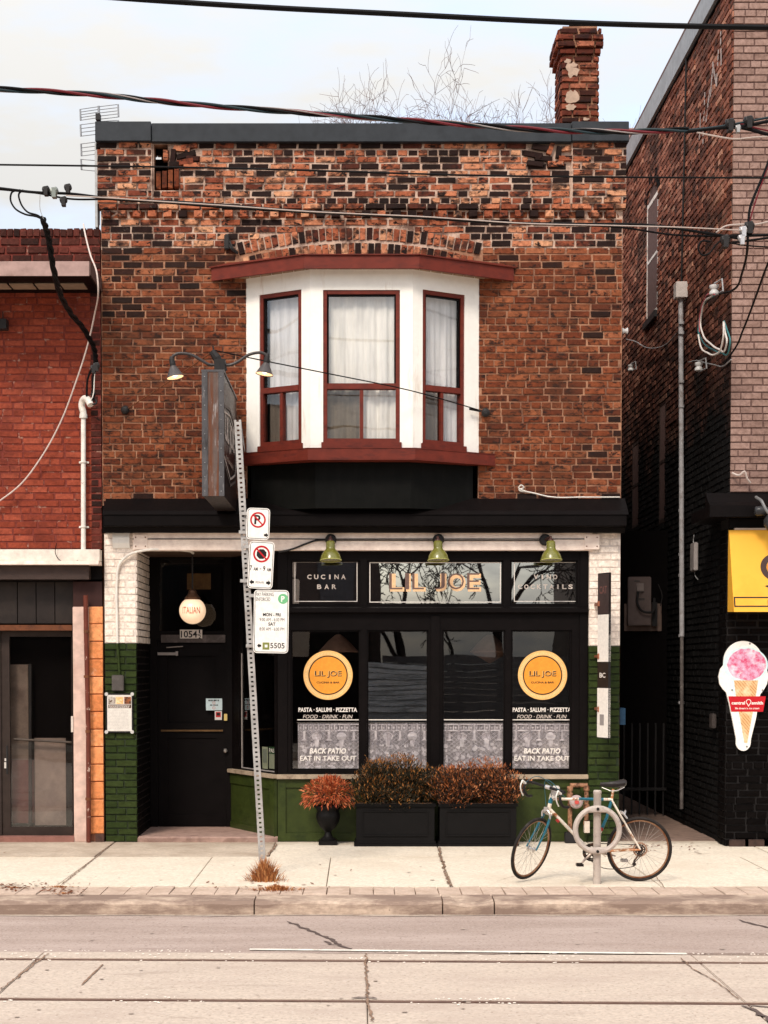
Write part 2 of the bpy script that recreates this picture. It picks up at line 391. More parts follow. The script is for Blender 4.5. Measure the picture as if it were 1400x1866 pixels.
BR_TOP = brick_mat('orange_worn_brick', [(0.0, (0.014, 0.008, 0.007)), (0.27, (0.022, 0.01, 0.009)), (0.33, (0.17, 0.045, 0.026)), (0.55, (0.33, 0.10, 0.05)), (0.8, (0.47, 0.175, 0.095)), (1.0, (0.60, 0.32, 0.19))],
               soot=(0.02, 0.011, 0.01), soot_rng=(0.50, 0.60), soot_scale=4.0, blot=(0.015, 0.009, 0.008), blot_rng=(0.53, 0.58), smear=(0.5, 0.36, 0.27), smear_rng=(0.64, 0.7), gd=0.008)
BR_RED = brick_mat('painted_red_brick', [(0.0, (0.215, 0.042, 0.022)), (0.5, (0.265, 0.052, 0.027)), (1.0, (0.32, 0.075, 0.042))],
               soot=(0.06, 0.014, 0.012), soot_rng=(0.5, 0.72), soot_scale=0.9, blot=(0.1, 0.02, 0.014), blot_rng=(0.62, 0.75), smear=(0.33, 0.10, 0.07), smear_rng=(0.7, 0.85), rough=0.7)
BR_MAUVE = brick_mat('mauve_painted_brick', [(0.0, (0.235, 0.155, 0.135)), (0.5, (0.28, 0.19, 0.165)), (1.0, (0.32, 0.22, 0.195))], blot=(0.16, 0.09, 0.08), blot_rng=(0.66, 0.8), rough=0.75, gd=0.002)
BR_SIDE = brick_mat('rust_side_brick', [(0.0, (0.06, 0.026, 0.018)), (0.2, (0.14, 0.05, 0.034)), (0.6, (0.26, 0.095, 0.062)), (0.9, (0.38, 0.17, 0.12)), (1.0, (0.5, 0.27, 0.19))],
               soot=(0.03, 0.017, 0.014), soot_rng=(0.5, 0.66), soot_scale=0.8, zshade=(6.0, 8.4, (0.004, 0.0035, 0.0035)))  # lower part blackened in the colour to carry the alley shade
BR_GREEN = brick_mat('green_painted_brick', [(0.0, (0.021, 0.037, 0.010)), (1.0, (0.034, 0.052, 0.015))], blot=(0.09, 0.12, 0.05), blot_rng=(0.66, 0.72), rough=0.35, gd=0.002)
BR_WHITE = brick_mat('white_painted_brick', [(0.0, (0.84, 0.77, 0.70)), (1.0, (0.88, 0.82, 0.76))], blot=(0.62, 0.50, 0.43), blot_rng=(0.7, 0.9), rough=0.6, gd=0.003)
BR_BLACK = brick_mat('black_painted_brick', [(0.0, (0.0028, 0.002, 0.002)), (1.0, (0.0045, 0.0035, 0.0035))], blot=(0.03, 0.018, 0.014), blot_rng=(0.70, 0.78), rough=0.7, spec=0.04, gd=0.003)
BR_CHIM = brick_mat('chimney_brick', [(0.0, (0.03, 0.012, 0.01)), (0.35, (0.14, 0.035, 0.022)), (0.75, (0.26, 0.075, 0.045)), (1.0, (0.38, 0.15, 0.09))],
               soot=(0.02, 0.012, 0.012), soot_rng=(0.52, 0.64), soot_scale=3.0, gd=0.006)
BLACK = pm('black_paint', (0.0048, 0.0034, 0.0034), 0.5, wear=(0.02, 0.016, 0.015), wscale=7, wa=0.66, wb=0.74, spec=0.07, grain=25, gd=0.0006)
BLACKD = pm('flat_black', (0.004, 0.003, 0.003), 0.9, spec=0.05)
CREAM = pm('cream_paint', (0.90, 0.73, 0.64), 0.6, wear=(0.6, 0.43, 0.36), wscale=3, wa=0.6, wb=0.75, stretch=(1, 1, 4))
WHITE = pm('white_paint', (0.86, 0.835, 0.78), 0.5, wear=(0.5, 0.36, 0.25), wscale=1.8, wa=0.60, wb=0.86, stretch=(3.5, 3.5, 0.6), var=0.04, wear2=((0.4, 0.3, 0.22), 14, 0.74, 0.8))
RED = pm('oxide_red_paint', (0.135, 0.021, 0.012), 0.55, wear=(0.075, 0.014, 0.010), wscale=5, wa=0.5, wb=0.7, stretch=(1, 1, 3), wear2=((0.22, 0.08, 0.05), 16, 0.68, 0.74))
GREEN = pm('green_paint', (0.034, 0.047, 0.010), 0.4, wear=(0.018, 0.028, 0.007), wscale=4, wa=0.5, wb=0.7)
SILL = pm('tan_sill', (0.36, 0.28, 0.2), 0.6, wear=(0.16, 0.11, 0.08), wscale=8)
STEEL = pm('charcoal_flashing', (0.024, 0.028, 0.034), 0.5, wear=(0.034, 0.039, 0.046), wscale=2, wa=0.5, wb=0.7)
ZINC = pm('galvanised_metal', (0.36, 0.36, 0.36), 0.5, metal=0.4, wear=(0.22, 0.2, 0.19), wscale=7)
DRK = pm('dark_iron', (0.02, 0.018, 0.018), 0.55)
RUST = pm('rusty_steel', (0.17, 0.06, 0.025), 0.8, wear=(0.05, 0.03, 0.02), wscale=9)
DECAL = plain('white_vinyl', (0.78, 0.72, 0.66), 0.5)
GOLD = plain('gold_vinyl', (0.80, 0.47, 0.22), 0.5)
GLS = glass('shop_glass', 0.10, (0.95, 0.95, 0.95), wavy=0.0015)
GLT = glass('transom_glass', 0.52, (0.35, 0.35, 0.36), wavy=0.0015)
GLB = glass('bay_glass', 0.09, (0.95, 0.96, 0.98), wavy=0.006)
GLD = glass('dusty_glass', 0.06, (0.42, 0.39, 0.36), wavy=0.004)

MORTAR_T = pm('parapet_mortar', (0.52, 0.37, 0.29), 0.95, wear=(0.14, 0.08, 0.06), wscale=4.0, wa=0.46, wb=0.6, grain=90, gd=0.003)
# ------------------------------------------------------------------ ground
ASPH = pm('worn_asphalt', (0.335, 0.258, 0.222), 0.9, wear=(0.41, 0.325, 0.285), wscale=1.4, wa=0.42, wb=0.62, grain=160, gd=0.003, stretch=(0.35, 1.6, 1), wear2=((0.18, 0.13, 0.115), 3.0, 0.62, 0.74, (0.35, 1.8, 1)), speck=(55, (0.46, 0.39, 0.35), (0.20, 0.145, 0.125)))
TRACK = pm('track_concrete', (0.49, 0.405, 0.335), 0.9, wear=(0.43, 0.345, 0.288), wscale=1.6, wa=0.45, wb=0.65, grain=140, gd=0.002, stretch=(0.5, 1.4, 1), wear2=((0.30, 0.235, 0.19), 2.2, 0.60, 0.76, (0.4, 1.6, 1)), speck=(48, (0.55, 0.48, 0.42), (0.33, 0.26, 0.21)))
CONC = pm('pale_concrete', (0.68, 0.60, 0.49), 0.85, wear=(0.61, 0.52, 0.41), wscale=1.7, wa=0.47, wb=0.68, grain=120, gd=0.0015, wear2=((0.34, 0.25, 0.18), 7.0, 0.69, 0.76, (0.5, 1.8, 1)), ydirt=(0.30, 0.75, (0.30, 0.22, 0.16)), speck=(40, (0.74, 0.67, 0.56), (0.54, 0.45, 0.35)))
CONC2 = pm('grey_concrete', (0.52, 0.43, 0.34), 0.85, wear=(0.38, 0.30, 0.23), wscale=2.2, wa=0.42, wb=0.66, grain=120, ydirt=(0.25, 0.75, (0.26, 0.18, 0.13)))
PAVE = pm('paver_concrete', (0.52, 0.40, 0.32), 0.9, wear=(0.42, 0.31, 0.24), wscale=5, wa=0.45, wb=0.65, grain=120)
KERB = pm('kerb_concrete', (0.50, 0.385, 0.30), 0.92, wear=(0.235, 0.165, 0.13), wscale=2.6, wa=0.36, wb=0.54, grain=90, gd=0.006, stretch=(0.6, 1, 2.2), wear2=((0.05, 0.03, 0.025), 20, 0.68, 0.71))
TAR = pm('tar', (0.10, 0.072, 0.064), 0.85)
DIRT = pm('joint_dirt', (0.25, 0.16, 0.11), 0.95, wscale=9, wear=(0.06, 0.035, 0.025))
RZ, SZ = 0.03, 0.15
m = MB(); m.box(-400, 400, -400, 600, -0.5, -0.06); m.build('ground', pm('earth', (0.2, 0.16, 0.13), 0.95), kind='structure')
YK = -4.83                                       # kerb face
m = MB(); m.box(-60, 60, -6.72, YK + 0.3, -0.3, RZ); road = m.build('road', ASPH, kind='structure')
# gutter grit along the kerb
m = MB(); rr = random.Random(3); xs = [-12 + i * 0.05 for i in range(480)]
for i in range(len(xs) - 1):
    w = 0.02 + 0.06 * mnoise.noise(Vector((xs[i] * 1.3, 0, 0))) + 0.04; w2 = 0.02 + 0.06 * mnoise.noise(Vector((xs[i + 1] * 1.3, 0, 0))) + 0.04
    m.quad((xs[i], YK - w, RZ + 0.004), (xs[i + 1], YK - w2, RZ + 0.004), (xs[i + 1], YK + 0.01, RZ + 0.004), (xs[i], YK + 0.01, RZ + 0.004))
m.build('gutter_dust', pm('gutter_grit', (0.40, 0.33, 0.27), 0.95, wear=(0.2, 0.13, 0.1), wscale=12), road)
# tram track slabs: set very slightly askew to the kerb, as in the photograph
TA = -0.030
def tk(x, y, z): return Vector((x, y + TA * x, z))
def tbox(m, x0, x1, y0, y1, z0, z1):
    P = [tk(x, y, z) for z in (z0, z1) for y in (y0, y1) for x in (x0, x1)]
    m.add(P, [[0, 2, 3, 1], [4, 5, 7, 6], [0, 1, 5, 4], [2, 6, 7, 3], [0, 4, 6, 2], [1, 3, 7, 5]])
m = MB(); tbox(m, -60, 60, -60, -6.85, -0.25, RZ - 0.035); track = m.build('track_bed', DIRT, kind='structure')
YT, R1, R2 = -6.76, -7.07, -8.52
JX = [-2.335 + 2.385 * i for i in range(-3, 6)]
rowsT = [(YT, R1 + 0.045), (R1 - 0.045, R2 + 0.045), (R2 - 0.045, -11.9), (-11.93, -13.4), (-13.43, -18.5)]
for (ya, yb) in rowsT:
    for i in range(len(JX) - 1):
        m = MB(); g = 0.003
        tbox(m, JX[i] + g + rnd.uniform(-.004, .004), JX[i + 1] - g, yb, ya, -0.2, RZ + 0.004 + rnd.uniform(0, 0.003))
        m.build('track_slab', TRACK, track, bev=0.006)
for (x0, x1) in ((-60, JX[0] - 0.01), (JX[-1] + 0.01, 60)):
    m = MB(); tbox(m, x0, x1, -18.5, YT, -0.2, RZ + 0.004); m.build('track_slab', TRACK, track)
RAIL = pm('rail_steel', (0.19, 0.115, 0.09), 0.45, metal=0.3, wear=(0.09, 0.04, 0.028), wscale=7, stretch=(0.3, 1, 1))
for y, lb in ((R1, 'steel tram rail sunk in the concrete, the one nearer the kerb'), (R2, 'steel tram rail sunk in the concrete, the one nearer the bottom of the photo')):
    m = MB(); tbox(m, -30, 30, y - 0.012, y + 0.036, -0.1, RZ + 0.003); tbox(m, -30, 30, y - 0.044, y - 0.034, -0.1, RZ + 0.001)
    tag(m.build('tram_rail', RAIL), lb, 'rail', 'tram rails')
# concrete crumbs along the rails, saw cuts, cracks
def crack(pts, w, mat, z, name='crack', parent=None, seed=1, rough=0.35):
    r = random.Random(seed); P = []
    pts = [Vector(p) for p in pts]
    for i in range(len(pts) - 1):
        n = max(2, int((pts[i + 1] - pts[i]).length / 0.05))
        for k in range(n): P.append(pts[i].lerp(pts[i + 1], k / n))
    P.append(pts[-1]); m = MB(); vs = []
    for i, p in enumerate(P):
        t = (P[min(i + 1, len(P) - 1)] - P[max(i - 1, 0)]).normalized(); nn = Vector((-t.y, t.x, 0))
        q = p + nn * r.uniform(-1, 1) * w * rough; ww = w * r.uniform(0.35, 1.0) * (0.3 + 0.7 * min(1, min(i, len(P) - 1 - i) / 3 + 0.2))
        vs += [(q + nn * ww / 2).to_3d(), (q - nn * ww / 2).to_3d()]
    vs = [(v.x, v.y, z) for v in vs]
    m.add(vs, [[2 * i, 2 * i + 1, 2 * i + 3, 2 * i + 2] for i in range(len(P) - 1)])
    return m.build(name, mat, parent, kind=None if parent else 'structure')
g = lambda x, y, z=RZ: gnd(x, y, z)
crack([g(525, 1680), g(560, 1695), g(600, 1712), g(622, 1724), g(645, 1734)], 0.05, TAR, RZ + 0.005, 'sealed_crack', road, 4)
crack([g(590, 1716), g(604, 1722), g(618, 1724)], 0.04, TAR, RZ + 0.006, 'sealed_crack', road, 5)
crack([g(1346, 1677), g(1378, 1686), g(1440, 1700)], 0.045, TAR, RZ + 0.005, 'sealed_crack', road, 6)
crack([g(540, 1738), g(700, 1739), g(950, 1741)], 0.03, TAR, RZ + 0.006, 'sealed_crack', road, 7)
crack([g(188, 1760), g(168, 1779), g(149, 1798)], 0.022, DIRT, RZ + 0.012, 'saw_cut', track, 8, 0.05)
crack([g(1241, 1748), g(1262, 1768), g(1300, 1788), g(1325, 1806), g(1347, 1824)], 0.016, DIRT, RZ + 0.012, 'crack', track, 9, 0.3)
crack([g(1352, 1836), g(1378, 1846), g(1412, 1870)], 0.055, TAR, RZ + 0.012, 'pothole_crack', track, 10)
crack([g(1350, 1835), g(1400, 1838), g(1440, 1838)], 0.04, TAR, RZ + 0.0125, 'pothole_crack', track, 11)
crack([g(668, 1740), g(668, 1780), g(671, 1822), g(680, 1866)], 0.02, DIRT, RZ + 0.013, 'crack', track, 12, 0.6)
crack([g(0, 1806), g(30, 1785), g(62, 1760), g(87, 1740)], 0.02, DIRT, RZ + 0.013, 'crack', track, 13, 0.6)
crack([g(640, 1822), g(668, 1821), g(688, 1823)], 0.05, TAR, RZ + 0.014, 'crack', track, 14)
m = MB()      # painted line
a, b = g(455, 1731.5, RZ), g(1252, 1739.5, RZ)
d = Vector((0, 0.028, 0)); k = 60
for i in range(k):
    p, q = a.lerp(b, i / k), a.lerp(b, (i + 1) / k)
    m.quad((p.x, p.y - .032, RZ + .007), (q.x, q.y - .032, RZ + .007), (q.x, q.y + .032, RZ + .007), (p.x, p.y + .032, RZ + .007))
m.build('road_marking', pm('road_paint', (0.72, 0.68, 0.60), 0.7, wear=(0.34, 0.27, 0.23), wscale=9, wa=0.58, wb=0.66), road)
m = MB(); rr = random.Random(15)
for i in range(800):
    y_ = rr.choice((R1, R2, R2, -6.8)) + rr.choice((-1, 1)) * (0.05 + abs(rr.gauss(0, .03))); x_ = rr.uniform(-4.5, 4.5)
    if mnoise.noise(Vector((x_ * 1.2, y_, 0))) < -.05: continue
    p = tk(x_, y_, RZ + .010); l = rr.uniform(.003, .011); m.add([p + Vector((-l, -l * .6, 0)), p + Vector((l, -l * .7, 0)), p + Vector((l * .7, l * .6, .004)), p + Vector((-l * .8, l * .7, .002))], [[0, 1, 2, 3]])
m.build('concrete_crumbs', pm('crumb', (0.70, 0.62, 0.54), 0.9), kind='stuff')
m = MB()
for i in range(80):      # old gum and oil spots
    p = gnd(rr.uniform(-50, 1450), rr.uniform(1550, 1860)); zz_ = SZ + .005 if p.y > -3.8 else RZ + .011
    if -4.9 < p.y < -3.8: continue
    r_ = rr.uniform(.008, .022); n = 8; q = gnd(0, 0) if False else p; m.add([(p.x + r_ * math.cos(6.28 * k / n) * rr.uniform(.7, 1.2), p.y + r_ * math.sin(6.28 * k / n) * rr.uniform(.7, 1.2), zz_) for k in range(n)], [list(range(n))])
m.build('gum_spots', pm('gum', (0.36, 0.29, 0.24), 0.8), kind='stuff')
# sidewalk
m = MB(); m.box(-60, 60, -4.75, 0.0, -0.25, SZ - 0.03); m.box(-60, 60, 0, 0.9, -0.25, SZ - 0.035); walk = m.build('sidewalk', DIRT, kind='structure')
SJ = [-14, -11.5, -9, -6.8, -5.2, -4.0, -2.77, -1.545, -0.3, 0.85, 2.75, 4.0, 5.4, 7, 9, 12]
for i in range(len(SJ) - 1):
    m = MB(); m.box(SJ[i] + 0.004, SJ[i + 1] - 0.004, -3.88, -1.505, 0, SZ + rnd.uniform(-0.003, 0.003)); m.build('concrete_slab', CONC, walk, bev=0.004)
SB = [-14, -10, -6.5, -4.3, -2.79, -0.955, 0.87, 2.6, 4.4, 6.5, 9, 12]
for i in range(len(SB) - 1):
    m = MB(); m.box(SB[i] + 0.005, SB[i + 1] - 0.005, -1.495, 0.12, 0, SZ + rnd.uniform(-0.003, 0.003)); m.build('concrete_slab', CONC2 if i in (2, 3, 4) else CONC, walk, bev=0.005)
var_pav = brick_variants('paver', PAVE, 5, 0.004, 8)
x = -8.0
while x < 8.0:
    w = rnd.uniform(0.185, 0.21); sk = 0.0
    o = bpy.data.objects.new('paver', rnd.choice(var_pav)[0]); COL.objects.link(o); o.parent = walk
    o.location = Vector((x + w / 2, (-3.885 - 4.42) / 2, SZ - 0.033 + rnd.uniform(-.004, .004))) - WL[walk]
    o.rotation_euler = (R(-90) + rnd.uniform(-.01, .01), rnd.uniform(-.01, .01), rnd.uniform(-.012, .012)); o.scale = (w - 0.003, 0.06, 0.53); x += w
KX = [-14, -8, -5.1, (gnd(462, 1645).x), gnd(808, 1645).x, gnd(903, 1645).x, 3.9, 7, 14]
for i in range(len(KX) - 1):
    m = MB(); a, b = KX[i] + 0.006, KX[i + 1] - 0.006; n = max(2, int((b - a) / 0.06)); rr = random.Random(i)
    prof = [(-4.43, -0.1), (-4.43, SZ + 0.002), (-4.72, SZ), (-4.79, SZ - 0.008), (-4.815, SZ - 0.03), (YK, -0.1)]
    vs = []
    for k in range(n + 1):
        xx = a + (b - a) * k / n
        for j, (yy, zz) in enumerate(prof):
            jj = mnoise.noise(Vector((xx * 6, j * 3.1, 0))) * 0.012 if j in (3, 4) else 0
            if j in (2, 3, 4) and abs(xx - 0.95) < 0.16: jj -= 0.02 * (1 + mnoise.noise(Vector((xx * 22, j, 5))))
            vs.append((xx, yy - jj * (-1), zz + jj * 0.8 if j else zz))
    q = len(prof); m.add(vs, [[k * q + j, (k + 1) * q + j, (k + 1) * q + j + 1, k * q + j + 1] for k in range(n) for j in range(q - 1)] + [list(range(q)), list(range(n * q, n * q + q))])
    m.build('kerb_stone', KERB, walk)
crack([gnd(800, 1545), gnd(806, 1570), gnd(815, 1598), gnd(821, 1617)], 0.035, DIRT, SZ + 0.008, 'crack', walk, 20, 0.5)
crack([gnd(205, 1538), gnd(160, 1575), gnd(112, 1613)], 0.018, DIRT, SZ + 0.008, 'crack', walk, 21, 0.3)
crack([gnd(505, 1537), gnd(492, 1556), gnd(487, 1562)], 0.03, DIRT, SZ + 0.008, 'crack', walk, 22, 0.5)
crack([gnd(1195, 1597), gnd(1212, 1620)], 0.012, DIRT, SZ + 0.008, 'crack', walk, 23, 0.5)
crack([gnd(1265, 1553), gnd(1280, 1557), gnd(1292, 1557)], 0.02, DIRT, SZ + 0.008, 'crack', walk, 24, 0.5)
crack([gnd(985, 1593), gnd(940, 1597), gnd(905, 1607)], 0.008, DIRT, SZ + 0.008, 'crack', walk, 25, 0.5)
# alley floor
m = MB(); m.box(2.98, 4.1, 0.12, 9, -0.2, SZ + 0.01); m.build('alley_path', pm('alley_concrete', (0.22, 0.15, 0.12), 0.9, wear=(0.12, 0.08, 0.06), wscale=3), kind='structure')
m = MB(); rr = random.Random(5)      # dead leaves and grit
for i in range(420):
    cx = rr.gauss(0, 1)
    c = rr.choice([(100, 1617, 45, 5), (120, 1627, 20, 3), (30, 1618, 25, 4), (700, 1650, 900, 30), (1200, 1545, 40, 4), (480, 1617, 40, 6), (290, 1560, 300, 25), (20, 1615, 30, 3)])
    p = gnd(c[0] + rr.gauss(0, 1) * c[2], c[1] + rr.gauss(0, 1) * c[3])
    if p.y < YK + 0.05: p = Vector((p.x, YK - rr.uniform(0.01, 0.2), RZ))
    if p.y > -0.1: continue
    if c[2] > 200 and rr.random() < 0.75: continue
    a = rr.uniform(0, 6.28); l = rr.uniform(0.01, 0.032); u = Vector((math.cos(a), math.sin(a), rr.uniform(-.2, .3))) * l; v = Vector((-math.sin(a), math.cos(a), rr.uniform(-.2, .4))) * l * 0.45
    zz = (RZ if p.y < YK else SZ) + 0.011; p = Vector((p.x, p.y, zz)); m.add([p - u, p - v, p + u, p + v], [[0, 1, 2, 3]])
m.build('fallen_leaves', pm('dead_leaf', (0.16, 0.06, 0.03), 0.9), kind='stuff')

# ------------------------------------------------------------------ MAIN BUILDING
ZB = SZ
XL, XR = F0.px(187, 900)[0], F0.px(1132, 900)[0]
zt = F0.px(655, 260)[1]; zc = F0.px(655, 925)[1]
main = thing('shop_building', ((XL + XR) / 2, 0, ZB), 'old two-storey brick shop building with a white bay window over a black shopfront', 'building')
z_par0 = F0.px(655, 372)[1]
cw = (zt - z_par0) / 9
# bay opening, parapet holes
BX0, BX1 = F0.px(450, 660)[0], F0.px(872, 660)[0]; BZ0, BZ1 = F0.px(655, 925)[1], F0.px(655, 500)[1]
hA = (F0.px(281, 300)[0], F0.px(326, 300)[0], F0.px(655, 347)[1], F0.px(655, 303)[1])
hB = (F0.px(281, 300)[0], F0.px(306, 300)[0], hA[3], zt - 0.02)
hC = (F0.px(306, 300)[0], F0.px(322, 300)[0], F0.px(655, 292)[1], zt - 0.02)
hS = (F0.px(280, 300)[0], F0.px(291, 300)[0], F0.px(655, 282)[1], F0.px(655, 274)[1])
m = MB(); m.wall(F0, XL, XR, zc - 0.3, zt, [(BX0, BX1, BZ0, BZ1), hB, hA], 0.0, 0.16)
for (y0, y1) in ((0.2, 8.0),):       # side and back walls, roof
    m.quad((XL, 0, 0), (XL, y1, 0), (XL, y1, zt), (XL, 0, zt)); m.quad((XR, 0, 0), (XR, y1, 0), (XR, y1, zt), (XR, 0, zt)); m.quad((XL, y1, 0), (XR, y1, 0), (XR, y1, zt), (XL, y1, zt))
m.quad((XL, 0.3, zt - 0.5), (XR, 0.3, zt - 0.5), (XR, 8, zt - 0.5), (XL, 8, zt - 0.5))
wall = m.build('wall', MORTAR, main)
m = MB(); m.wall(FY(0.17), XL, XR, zt - 1.4, zt, [hS], 0, 0.02); m.build('parapet_backing', BLACKD, main)
var_main = brick_variants('brick', BR, 7, 0.035, 11); var_top = brick_variants('brick', BR_TOP, 8, 0.06, 12)
z_dent0, z_dent1 = F0.px(655, 399)[1], F0.px(655, 384)[1]
# arch over the bay
AX, AW = F0.px(655, 440)[0], (F0.px(880, 440)[0] - F0.px(430, 440)[0]) / 2
zs = F0.px(655, 466)[1]; zcr = F0.px(655, 413)[1]; hgt = 0.33; sag = zcr - zs - hgt * 0.45
RA = (AW ** 2 + sag ** 2) / (2 * sag)
arch_holes = []
zarc = lambda x: zcr - RA + math.sqrt(RA * RA - (x - AX) ** 2)
for k in range(40):
    xa = AX - AW + 2 * AW * k / 40; xb = xa + 2 * AW / 40; xm = (xa + xb) / 2
    arch_holes.append((xa, xb, zarc(xm) - hgt, zarc(xm)))
course = (z_dent0 - (zc + 0.01)) / 41.0
holes = [(BX0 - 0.005, BX1 + 0.005, BZ0, BZ1)] + arch_holes
m = MB(); m.wall(F0, XL, XR, F0.px(655, 455)[1], zt - .001, [hB, hA], 0.002, 0.01); m.build('upper_mortar', MORTAR_T, main)
lower = courses(XL + 0.005, XR - 0.005, zc + 0.01, course, 41, 0.235, holes, hdr=6, seed=3, mort=0.0085)
# two passes: a brighter, more broken band high up
zsplit = F0.px(655, 455)[1]; zsp2 = F0.px(655, 560)[1]; rq = random.Random(8)
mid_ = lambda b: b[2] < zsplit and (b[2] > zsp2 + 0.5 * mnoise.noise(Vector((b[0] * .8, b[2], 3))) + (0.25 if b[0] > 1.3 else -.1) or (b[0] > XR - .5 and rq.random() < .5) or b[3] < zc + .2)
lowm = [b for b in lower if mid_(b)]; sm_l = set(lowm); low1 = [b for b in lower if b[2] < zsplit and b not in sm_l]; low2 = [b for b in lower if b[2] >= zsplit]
xp0, xp1 = F0.px(278, 310)[0], F0.px(1041, 310)[0]
par = courses(xp0 + 0.012, xp1 - 0.012, z_par0, cw, 9, 0.232, [(hB[0] - 0.02, hB[1], hA[2], zt), (hA[0], hA[1] + 0.01, hA[2], hA[3]), hC, (F0.px(316, 300)[0], F0.px(362, 300)[0], F0.px(655, 303)[1], zt), (F0.px(962, 300)[0], F0.px(1042, 300)[0], F0.px(655, 292)[1], zt)], hdr=7, seed=9, hoff=0, mort=0.011)
pier = courses(XL - 0.035, xp0 - 0.01, z_par0 + cw * 0, cw, 9, 0.232, [], hdr=50, hoff=60, seed=21, mort=0.011) + courses(xp1 + 0.01, XR + 0.035, z_par0, cw, 9, 0.232, [], hdr=50, hoff=60, seed=22, mort=0.011)
z0d = z_dent1; ledge = courses(XL - 0.03, XR + 0.03, z0d, (z_par0 - z0d) , 1, 0.232, [], hdr=50, hoff=60, seed=31, mort=0.012)
lay(F0, par, var_top, main, 96, depth=0.06, proud=(0.002, 0.02), seed=40, tilt=0.012, pick=lambda b: -round((b[1] - b[0]) * 10))
lay(F0, pier, var_top, main, 36, depth=0.09, proud=(0.032, 0.05), seed=41, tilt=0.006)
lay(F0, ledge, var_top, main, 0, depth=0.09, proud=(0.048, 0.06), seed=42)
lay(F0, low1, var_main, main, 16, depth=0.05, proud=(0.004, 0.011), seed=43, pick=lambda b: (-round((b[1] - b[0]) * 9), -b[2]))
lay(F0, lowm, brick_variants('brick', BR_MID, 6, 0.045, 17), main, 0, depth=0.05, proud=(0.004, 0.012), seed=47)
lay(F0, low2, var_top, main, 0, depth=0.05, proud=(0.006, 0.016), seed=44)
m = MB(); m.fbox(F0, XL - .032, xp0, z_par0, zt, 0.001, 0.03); m.fbox(F0, xp1, XR + .032, z_par0, zt, 0.001, 0.03); m.each('pier_core', MORTAR_T, main)
# dentils: one header brick about every 28 pixels
nd = 34
dent = [(XL + 0.02 + i * (XR - XL - 0.04) / nd, XL + 0.02 + i * (XR - XL - 0.04) / nd + 0.098, z_dent0 + 0.004, z_dent1 - 0.004) for i in range(nd)]
lay(F0, dent, var_top, main, 34, depth=0.09, proud=(0.055, 0.07), seed=45, bname='dentil_brick')
fill = courses(XL, XR, z_dent0 - 0.002, z_dent1 - z_dent0, 1, 0.1, [], hdr=50, hoff=60, seed=32)
lay(F0, fill, var_main, main, 0, depth=0.03, proud=(0.0, 0.004), seed=46)
# arch voussoirs (two rings of headers)
vous = MB(); rr = random.Random(6)
for ring in (0, 1):
    n = 36
    for k in range(n):
        xm = AX - AW + 2 * AW * (k + 0.5 + 0.3 * ring) / n; ang = math.asin((xm - AX) / RA); ca, sa = math.cos(ang), math.sin(ang)
        ro = RA - ring * 0.17 - 0.004 + rr.uniform(-.004, .004); w = 2 * AW / n * 0.44; h = 0.155
        if abs(xm - AX) > AW - 0.03: continue
        fr = Frame((AX + sa * (ro - h / 2), 0, zcr - RA + ca * (ro - h / 2)), (ca, 0, -sa), (sa, 0, ca))
        p = rr.uniform(0.006, 0.016)
        if ring == 0:
            o = bpy.data.objects.new('arch_brick', rr.choice(var_top)[0]); COL.objects.link(o); o.parent = main
            o.location = fr.pt(0, 0, p - 0.03) - WL[main]; o.rotation_euler = Matrix((fr.u, -fr.n, fr.v)).transposed().to_euler(); o.scale = (w * 2, 0.06, h)
        else:
            me, vs, fs = rr.choice(var_top); vous.add([fr.pt(v[0] * w * 2, v[2] * h, p - 0.03 - v[1] * 0.06) for v in vs], fs)
vous.build('arch_bricks', BR_TOP, main, kind='stuff')
# broken corner of the parapet: upright and tumbled bricks
for i in range(4):
    a = F0.px(288 + i * 11.5, 325)[0]; o = bpy.data.objects.new('brick', var_main[i][0]); COL.objects.link(o); o.parent = main
    o.location = Vector((a, 0.09 - 0.03 * i, (hA[2] + F0.px(655, 306)[1]) / 2)) - WL[main]; o.scale = (0.056, 0.09, 0.225)
for (px, py, rz, sc) in ((332, 272, -6, .2), (340, 283, 14, .23), (338, 296, 8, .2), (345, 268, 12, .2), (352, 290, -4, .16), (316, 286, 84, .17), (303, 284, 88, .12), (350, 303, 2, .2), (318, 300, 2, .12),
                         (985, 270, -9, .2), (972, 283, -12, .22), (1003, 272, 68, .15), (1018, 279, 80, .14), (990, 290, -4, .2), (1030, 290, 0, .16), (1032, 272, 5, .12), (975, 300, -7, .2), (1012, 300, 5, .2)):
    u, v = F0.px(px, py); o = bpy.data.objects.new('brick', rnd.choice(var_top)[0]); COL.objects.link(o); o.parent = main
    o.location = Vector((u, 0.0, v)) - WL[main]; o.rotation_euler = (rnd.uniform(-.1, .1), -R(rz), rnd.uniform(-.12, .12)); o.scale = (sc, 0.08, 0.066)
# coping
zc0, zc1 = F0.px(655, 262)[1], F0.px(655, 228)[1] 
for (a, b, p, dz) in ((XL - 0.045, F0.px(277, 250)[0], 0.10, 0.012), (F0.px(277, 250)[0] + 0.006, F0.px(1041, 250)[0] - 0.006, 0.075, 0.0), (F0.px(1041, 250)[0], XR + 0.05, 0.10, 0.012)):
    m = MB(); m.box(a, b, -p, 0.5, zc0, zc1 + dz); m.box(a, b, -p - 0.012, -p, zc0 - 0.012 * 0, zc0 + 0.014)
    m.build('coping', STEEL, main, bev=0.004)
# left edge flashing
m = MB(); m.box(XL - 0.062, XL - 0.034, -0.03, 0.1, F0.px(655, 415)[1], zc0); m.build('edge_flashing', ZINC, main)
